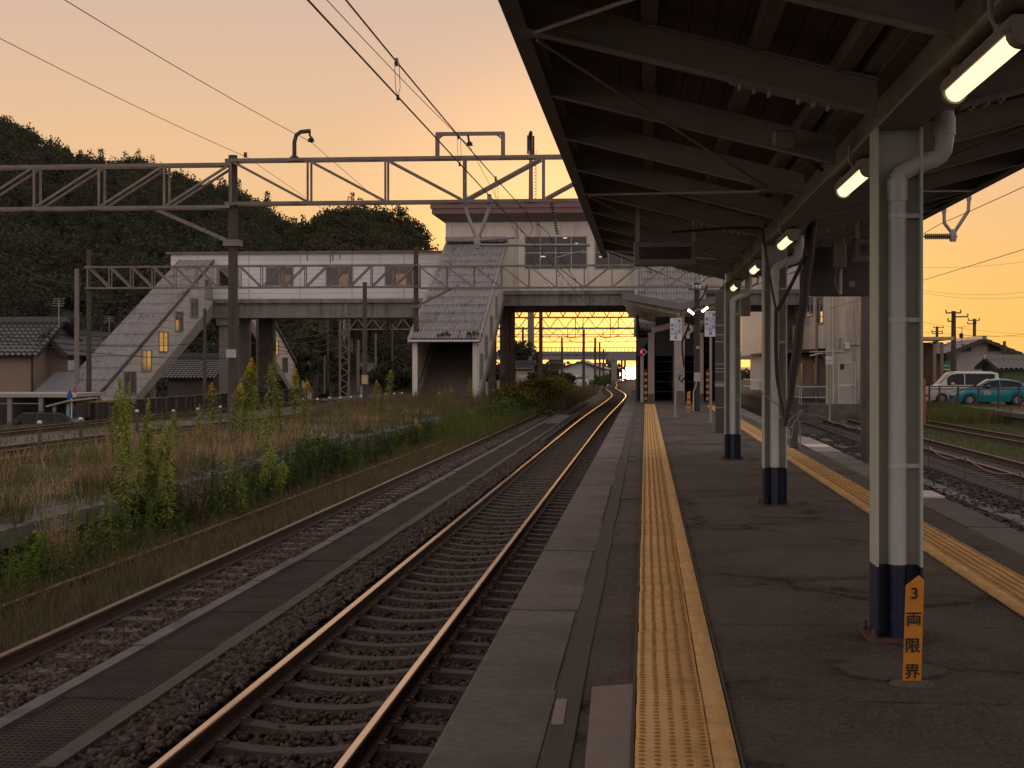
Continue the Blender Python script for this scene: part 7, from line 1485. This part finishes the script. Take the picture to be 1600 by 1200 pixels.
for px, d, z, r, h, lab in ((52, 18.8, -1.15, .33, .62, 'bright leafy bush spilling over the old platform coping'), (12, 18.2, -1.15, .30, .42, 'low leafy green bush in front of the old wall'), (30, 17.6, -1.15, .28, .40, 'leafy green bush nearest the siding grass'), (60, 17.4, -1.15, .22, .36, 'small leafy bush beside the reddish seed grass')):
    p = W(px, 571, d); tree('leafy_bush', lab, 'bush', p[0], p[1], z, r, h, gold_leaf if px in (52, 12) else leaf_mat('bush_bright%d' % px, (.08, .14, .02), (.05, .10, .018), .3, 2), 520, 'round', .13, 'leafy bushes by the abandoned platform', False)
for i, (px, d, r, h, lab) in enumerate(((472, 32, .5, 1.15, 'dark green bush at the old wall, nearest the slim goldenrods'), (492, 33.5, .55, 1.2, 'dark green bush in the middle of the old wall bushes'), (515, 35, .5, 1.1, 'dark green bush at the far end of the old wall bushes'), (450, 30.5, .4, .8, 'low dark bush below the rear staircase clump'), (575, 39, .4, .7, 'low bush past the dark wall bushes'), (770, 66, 1.0, 1.3, 'weedy bush below the sunlit staircase wall'), (790, 70, .9, 1.3, 'weedy bush between staircase wall and hedge'))):
    p = W(px, 571, d); tree('leafy_bush', lab, 'bush', p[0], p[1], -1.15, r * .9, h * .9, bush_m, 420, 'round', .09, 'leafy bushes by the abandoned platform', False)
for px, d, r, h, lab in ((466, 125, 2.6, 5.2, 'dark round tree behind the rear staircase edge'), (492, 132, 3.0, 6.2, 'taller dark tree left of the lattice mast'), (518, 140, 2.6, 5., 'dark tree directly behind the lattice mast'), (560, 152, 2.2, 3.6, 'dark bushy tree above the brown hut'), (610, 120, 1.7, 3.2, 'dark shrub in front of the distant cream house'), (628, 118, 1.6, 2.6, 'dark shrub nearest the front staircase post'), (597, 124, 1.4, 2.8, 'small dark shrub by the thin grey pole'), (810, 160, 2.5, 5.8, 'dark tree beside the station pier under the deck'), (820, 210, 3.2, 5.2, 'dark tree behind the tiny trackside hut'), (842, 150, 1.8, 2.6, 'round dark bush in front of the overpass pier'), (858, 155, 1.8, 2.5, 'second round dark bush in front of the overpass pier'), (889, 180, 1.3, 2.0, 'dark bush in front of the white warehouse gable'), (935, 170, 1.0, 1.8, 'yellowish bush by the far poles'), (946, 172, .9, 1.9, 'taller yellowish bush by the far poles')):
    p = W(px, 571, d); tree('dark_tree' if r > 2.1 else 'leafy_shrub', lab, 'tree' if r > 2.1 else 'shrub', p[0], p[1], -1.4, r, h, bush_m if px > 930 else forest_m, 900, 'round', .11)
# goldenrod hedge beside the main track
n = 15000; yy = 74 + 58 * RNG.random(n); xx = -6.9 + RNG.normal(0, .75, n) - .010 * (yy - 74); hh = 1.75 * np.clip(1 - np.abs((xx + 6.9 + .01 * (yy - 74)) / 2.0) ** 2, .15, 1) * (.82 + .18 * np.sin(yy * 1.3) * np.sin(xx * 3))
zz = RNG.random(n) ** .55 * hh; D = RNG.normal(0, 1, (n, 3)); D[:, 2] = np.abs(D[:, 2]); Q = leaf_quads(np.stack([xx, yy, zz - 1.25], -1), D, RNG.uniform(.2, .42, n), RNG.uniform(.04, .08, n))
STUFF(tag(npmesh('hedge_foliage', Q.reshape(-1, 3), np.arange(n * 4).reshape(n, 4), leaf_mat('hedge_leaf', (.085, .10, .015), (.04, .065, .014), .4, .5)), 'thick hedge of goldenrod leaves beside the main track under the station', 'hedge'))
sel = RNG.random(n) < .16; P = np.stack([xx, yy, hh - 1.28 + RNG.uniform(-.1, .25, n)], -1)[sel]; D = RNG.normal(0, 1, (len(P), 3)); D[:, 2] = np.abs(D[:, 2]) + .8; Q = leaf_quads(P, D, .22, .05)
STUFF(tag(npmesh('hedge_flowers', Q.reshape(-1, 3), np.arange(len(P) * 4).reshape(-1, 4), leaf_mat('hedge_flower', (.20, .125, .012), (.13, .10, .012), .3, .6)), 'dull yellow flower heads over the goldenrod hedge', 'flowers'))
blades('track_weeds', 'dry stalks along the foot of the goldenrod hedge', scatter(4000, -5.9, -4.7, 85, 150, -1.25, 1.), .3, 1., .03, gr_dry, .5)

# wooded hills
def interp(tab, x):
    for i in range(len(tab) - 1):
        if tab[i][0] <= x <= tab[i + 1][0]: t = (x - tab[i][0]) / (tab[i + 1][0] - tab[i][0]); return tab[i][1] + (tab[i + 1][1] - tab[i][1]) * t
    return tab[0][1] if x < tab[0][0] else tab[-1][1]
R1 = [(-700, 60), (-300, 90), (-100, 112), (0, 160), (30, 180), (60, 197), (100, 220), (130, 236), (165, 240), (200, 233), (225, 235), (255, 250), (290, 263), (350, 278), (390, 296), (420, 312), (450, 333), (480, 352), (540, 400), (620, 480)]
R2 = [(400, 440), (440, 383), (470, 352), (500, 336), (530, 327), (560, 326), (590, 332), (620, 340), (640, 352), (660, 372), (675, 400), (690, 440), (720, 500)]
def hill(name, R, px0, px1, d0, d1, zb, off):
    nx, nt = 70, 26; V = []
    for i in range(nx + 1):
        px = px0 + (px1 - px0) * i / nx; py = interp(R, px) + off
        for j in range(nt + 1):
            t = j / nt * 1.35; d = d0 + (d1 - d0) * t; zr_ = EYE + (571 - py) * d1 / F; x, y, _ = W(px, 571, d)
            f = t ** 1.05 if t <= 1 else 1 - (t - 1) * 1.6
            V.append((x, y, zb + (zr_ - zb) * f + (1.6 * math.sin(px * .045 + t * 5) * math.sin(t * 7 + px * .02)) * min(1, 2 * t) * min(1, abs(1 - t) * 4)))
    V = np.array(V); idx = np.arange((nx + 1) * (nt + 1)).reshape(nx + 1, nt + 1); FQ = np.stack([idx[:-1, :-1], idx[1:, :-1], idx[1:, 1:], idx[:-1, 1:]], -1).reshape(-1, 4)
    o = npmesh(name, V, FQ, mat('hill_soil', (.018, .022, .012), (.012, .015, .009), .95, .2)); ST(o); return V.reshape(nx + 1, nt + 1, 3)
def forest(name, label, G_, n, r0, r1, m, tmax=1.05, cone=.25, leaves=80, seed=3):
    g = np.random.default_rng(seed); nx, nt = G_.shape[0] - 1, G_.shape[1] - 1; TP = [clumpy(leaves, 1, 50 + k, 'cone' if k >= 4 else 'round', .092) for k in range(6)]; out = []
    for i in range(n):
        u, v = g.random() * nx, (g.random() ** .75) * nt * tmax / 1.35; a, b_ = min(int(u), nx - 1), min(int(v), nt - 1); fu, fv = u - a, v - b_
        p = (G_[a, b_] * (1 - fu) * (1 - fv) + G_[a + 1, b_] * fu * (1 - fv) + G_[a, b_ + 1] * (1 - fu) * fv + G_[a + 1, b_ + 1] * fu * fv)
        cn = g.random() < cone; T_ = TP[g.integers(4, 6) if cn else g.integers(0, 4)]; r = g.uniform(r0, r1) * (.8 if cn else 1); th = g.uniform(0, 6.28); c, s_ = math.cos(th), math.sin(th)
        Q = np.stack([T_[..., 0] * c - T_[..., 1] * s_, T_[..., 0] * s_ + T_[..., 1] * c, T_[..., 2] * g.uniform(.8, 1.15)], -1) * r + p + np.array([0, 0, r * .35]); out.append(Q.reshape(-1, 3))
    V = np.concatenate(out); return STUFF(tag(npmesh(name, V, np.arange(len(V)).reshape(-1, 4), m), label, 'forest'))
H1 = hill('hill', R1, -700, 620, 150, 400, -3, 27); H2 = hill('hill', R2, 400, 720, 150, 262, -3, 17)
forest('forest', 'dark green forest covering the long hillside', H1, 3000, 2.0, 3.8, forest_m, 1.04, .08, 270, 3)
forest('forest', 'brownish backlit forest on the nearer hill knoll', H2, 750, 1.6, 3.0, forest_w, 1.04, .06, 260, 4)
for px, py, d, r, h, lab in ((624, 320, 262, 2.0, 5.5, 'round topped tree standing above the knoll against the sunset'), (655, 346, 262, 1.8, 4.5, 'open crowned tree on the knoll shoulder against the sunset'), (668, 364, 258, 1.5, 4.0, 'small tree lowest on the knoll edge beside the sunset'), (603, 326, 262, 1.7, 4.5, 'bushy tree just inside the knoll crest'), (641, 338, 264, 1.4, 4.2, 'small gappy tree between the knoll crest trees')):
    p = W(px, py, d); tree('hill_tree', lab, 'tree', p[0], p[1], p[2] - h, r, h, forest_w, 420, 'round', .10, 'trees on the knoll crest')
# far tree line on the coast, low behind the warehouse
out = []
for i in range(220):
    px = random.uniform(700, 962) if i < 150 else random.uniform(1014, 1700); d = random.uniform(335, 370); p = W(px, 571, d); r = random.uniform(1.6, 3.4); top = ZY(random.uniform(563, 574) + (6 if px > 1100 else 0), p[0], p[1]); out.append((clumpy(60, r, i + 900, 'round', .2) + np.array([p[0], p[1], top - r])).reshape(-1, 3)); out.append((clumpy(60, r * 1.3, i + 1900, 'round', .22) + np.array([p[0], p[1], top - 3 * r])).reshape(-1, 3))
V = np.concatenate(out); STUFF(tag(npmesh('treeline', V, np.arange(len(V)).reshape(-1, 4), forest_m), 'low dark line of coastal trees behind the warehouse', 'treeline'))

# ================================================================ light, sky, camera
SUN_EL, SUN_AZ = math.radians(.6), math.radians(-.7)      # azimuth measured from +y toward +x
w = bpy.data.worlds.new('World'); S.world = w; w.use_nodes = True; N = w.node_tree.nodes; L = w.node_tree.links; bg = N['Background']
sky = N.new('ShaderNodeTexSky'); sky.sky_type = 'NISHITA'; sky.sun_disc = False; sky.sun_elevation = SUN_EL; sky.sun_rotation = SUN_AZ; sky.dust_density = 4.; sky.ozone_density = 2.; sky.air_density = 1.2
tc = N.new('ShaderNodeTexCoord'); nv = N.new('ShaderNodeVectorMath'); nv.operation = 'NORMALIZE'; L.new(tc.outputs['Generated'], nv.inputs[0]); sp = N.new('ShaderNodeSeparateXYZ'); L.new(nv.outputs[0], sp.inputs[0])
def ramp(stops):
    r = N.new('ShaderNodeValToRGB'); e = r.color_ramp.elements
    e[0].position, e[0].color = stops[0][0], (*stops[0][1], 1); e[1].position, e[1].color = stops[-1][0], (*stops[-1][1], 1)
    for p, c in stops[1:-1]: q = e.new(p); q.color = (*c, 1)
    return r
front = ramp(((0, (1.03, .55, .12)), (.05, (.93, .525, .155)), (.12, (.82, .51, .265)), (.25, (.605, .435, .35)), (.5, (.54, .45, .41)), (1, (.48, .45, .465))))
back = ramp(((0, (.72, .56, .52)), (.12, (.80, .63, .58)), (.35, (.75, .62, .595)), (1, (.48, .45, .465))))
for r in (front, back): L.new(sp.outputs[2], r.inputs[0])
dt = N.new('ShaderNodeVectorMath'); dt.operation = 'DOT_PRODUCT'; L.new(nv.outputs[0], dt.inputs[0]); dt.inputs[1].default_value = (math.sin(SUN_AZ), math.cos(SUN_AZ), 0)
f = rng(N, L, dt.outputs['Value'], -.35, .75); base_sky = mixc(N, L, f, back.outputs[0], front.outputs[0])
d2 = N.new('ShaderNodeVectorMath'); d2.operation = 'DOT_PRODUCT'; L.new(nv.outputs[0], d2.inputs[0]); d2.inputs[1].default_value = (math.sin(math.radians(-.7)), math.cos(math.radians(-.7)), .004)
gl = mth(N, L, 'POWER', rng(N, L, d2.outputs['Value'], .965, 1.), 2.6)
g3 = mth(N, L, 'POWER', rng(N, L, d2.outputs['Value'], .9985, 1.), 2.)
gm0 = N.new('ShaderNodeMix'); gm0.data_type = 'RGBA'; gm0.blend_type = 'ADD'; L.new(g3, gm0.inputs[0]); L.new(base_sky, gm0.inputs[6]); gm0.inputs[7].default_value = (.75, .36, .08, 1); base_sky = gm0.outputs[2]
gm = N.new('ShaderNodeMix'); gm.data_type = 'RGBA'; gm.blend_type = 'ADD'; L.new(gl, gm.inputs[0]); L.new(base_sky, gm.inputs[6]); gm.inputs[7].default_value = (.9, .42, .10, 1)
ns = N.new('ShaderNodeMix'); ns.data_type = 'RGBA'; ns.blend_type = 'MULTIPLY'; ns.inputs[0].default_value = 1; L.new(sky.outputs[0], ns.inputs[6]); ns.inputs[7].default_value = (.10, .10, .10, 1)
fin = mixc(N, L, .15, gm.outputs[2], ns.outputs[2]); L.new(fin, bg.inputs[0]); bg.inputs[1].default_value = 1.0
sl_ = bpy.data.lights.new('sun', 'SUN'); sl_.energy = .6; sl_.angle = math.radians(.6); sl_.color = (1., .50, .20); so = bpy.data.objects.new('sun', sl_); COL.objects.link(so)
d = Vector((math.sin(SUN_AZ) * math.cos(SUN_EL), math.cos(SUN_AZ) * math.cos(SUN_EL), math.sin(SUN_EL))); so.rotation_euler = d.to_track_quat('Z', 'Y').to_euler(); so.location = (0, 50, 30)
cam = bpy.data.cameras.new('camera'); co = bpy.data.objects.new('camera', cam); COL.objects.link(co); co.location = (0, 0, EYE); co.rotation_euler = (PI / 2, 0, ALPHA); cam.sensor_width = 36; cam.lens = 36 * F / 1600; cam.shift_y = -29 / 1600; cam.clip_end = 20000; cam.clip_start = .05
S.camera = co
S.view_settings.view_transform = 'Standard'; S.view_settings.look = 'None'; S.view_settings.exposure = 0.33; S.view_settings.gamma = 1
S.cycles.max_bounces = 6; S.cycles.transparent_max_bounces = 8; S.cycles.caustics_reflective = False; S.cycles.caustics_refractive = False; S.cycles.sample_clamp_indirect = 4.; S.cycles.use_denoising = True
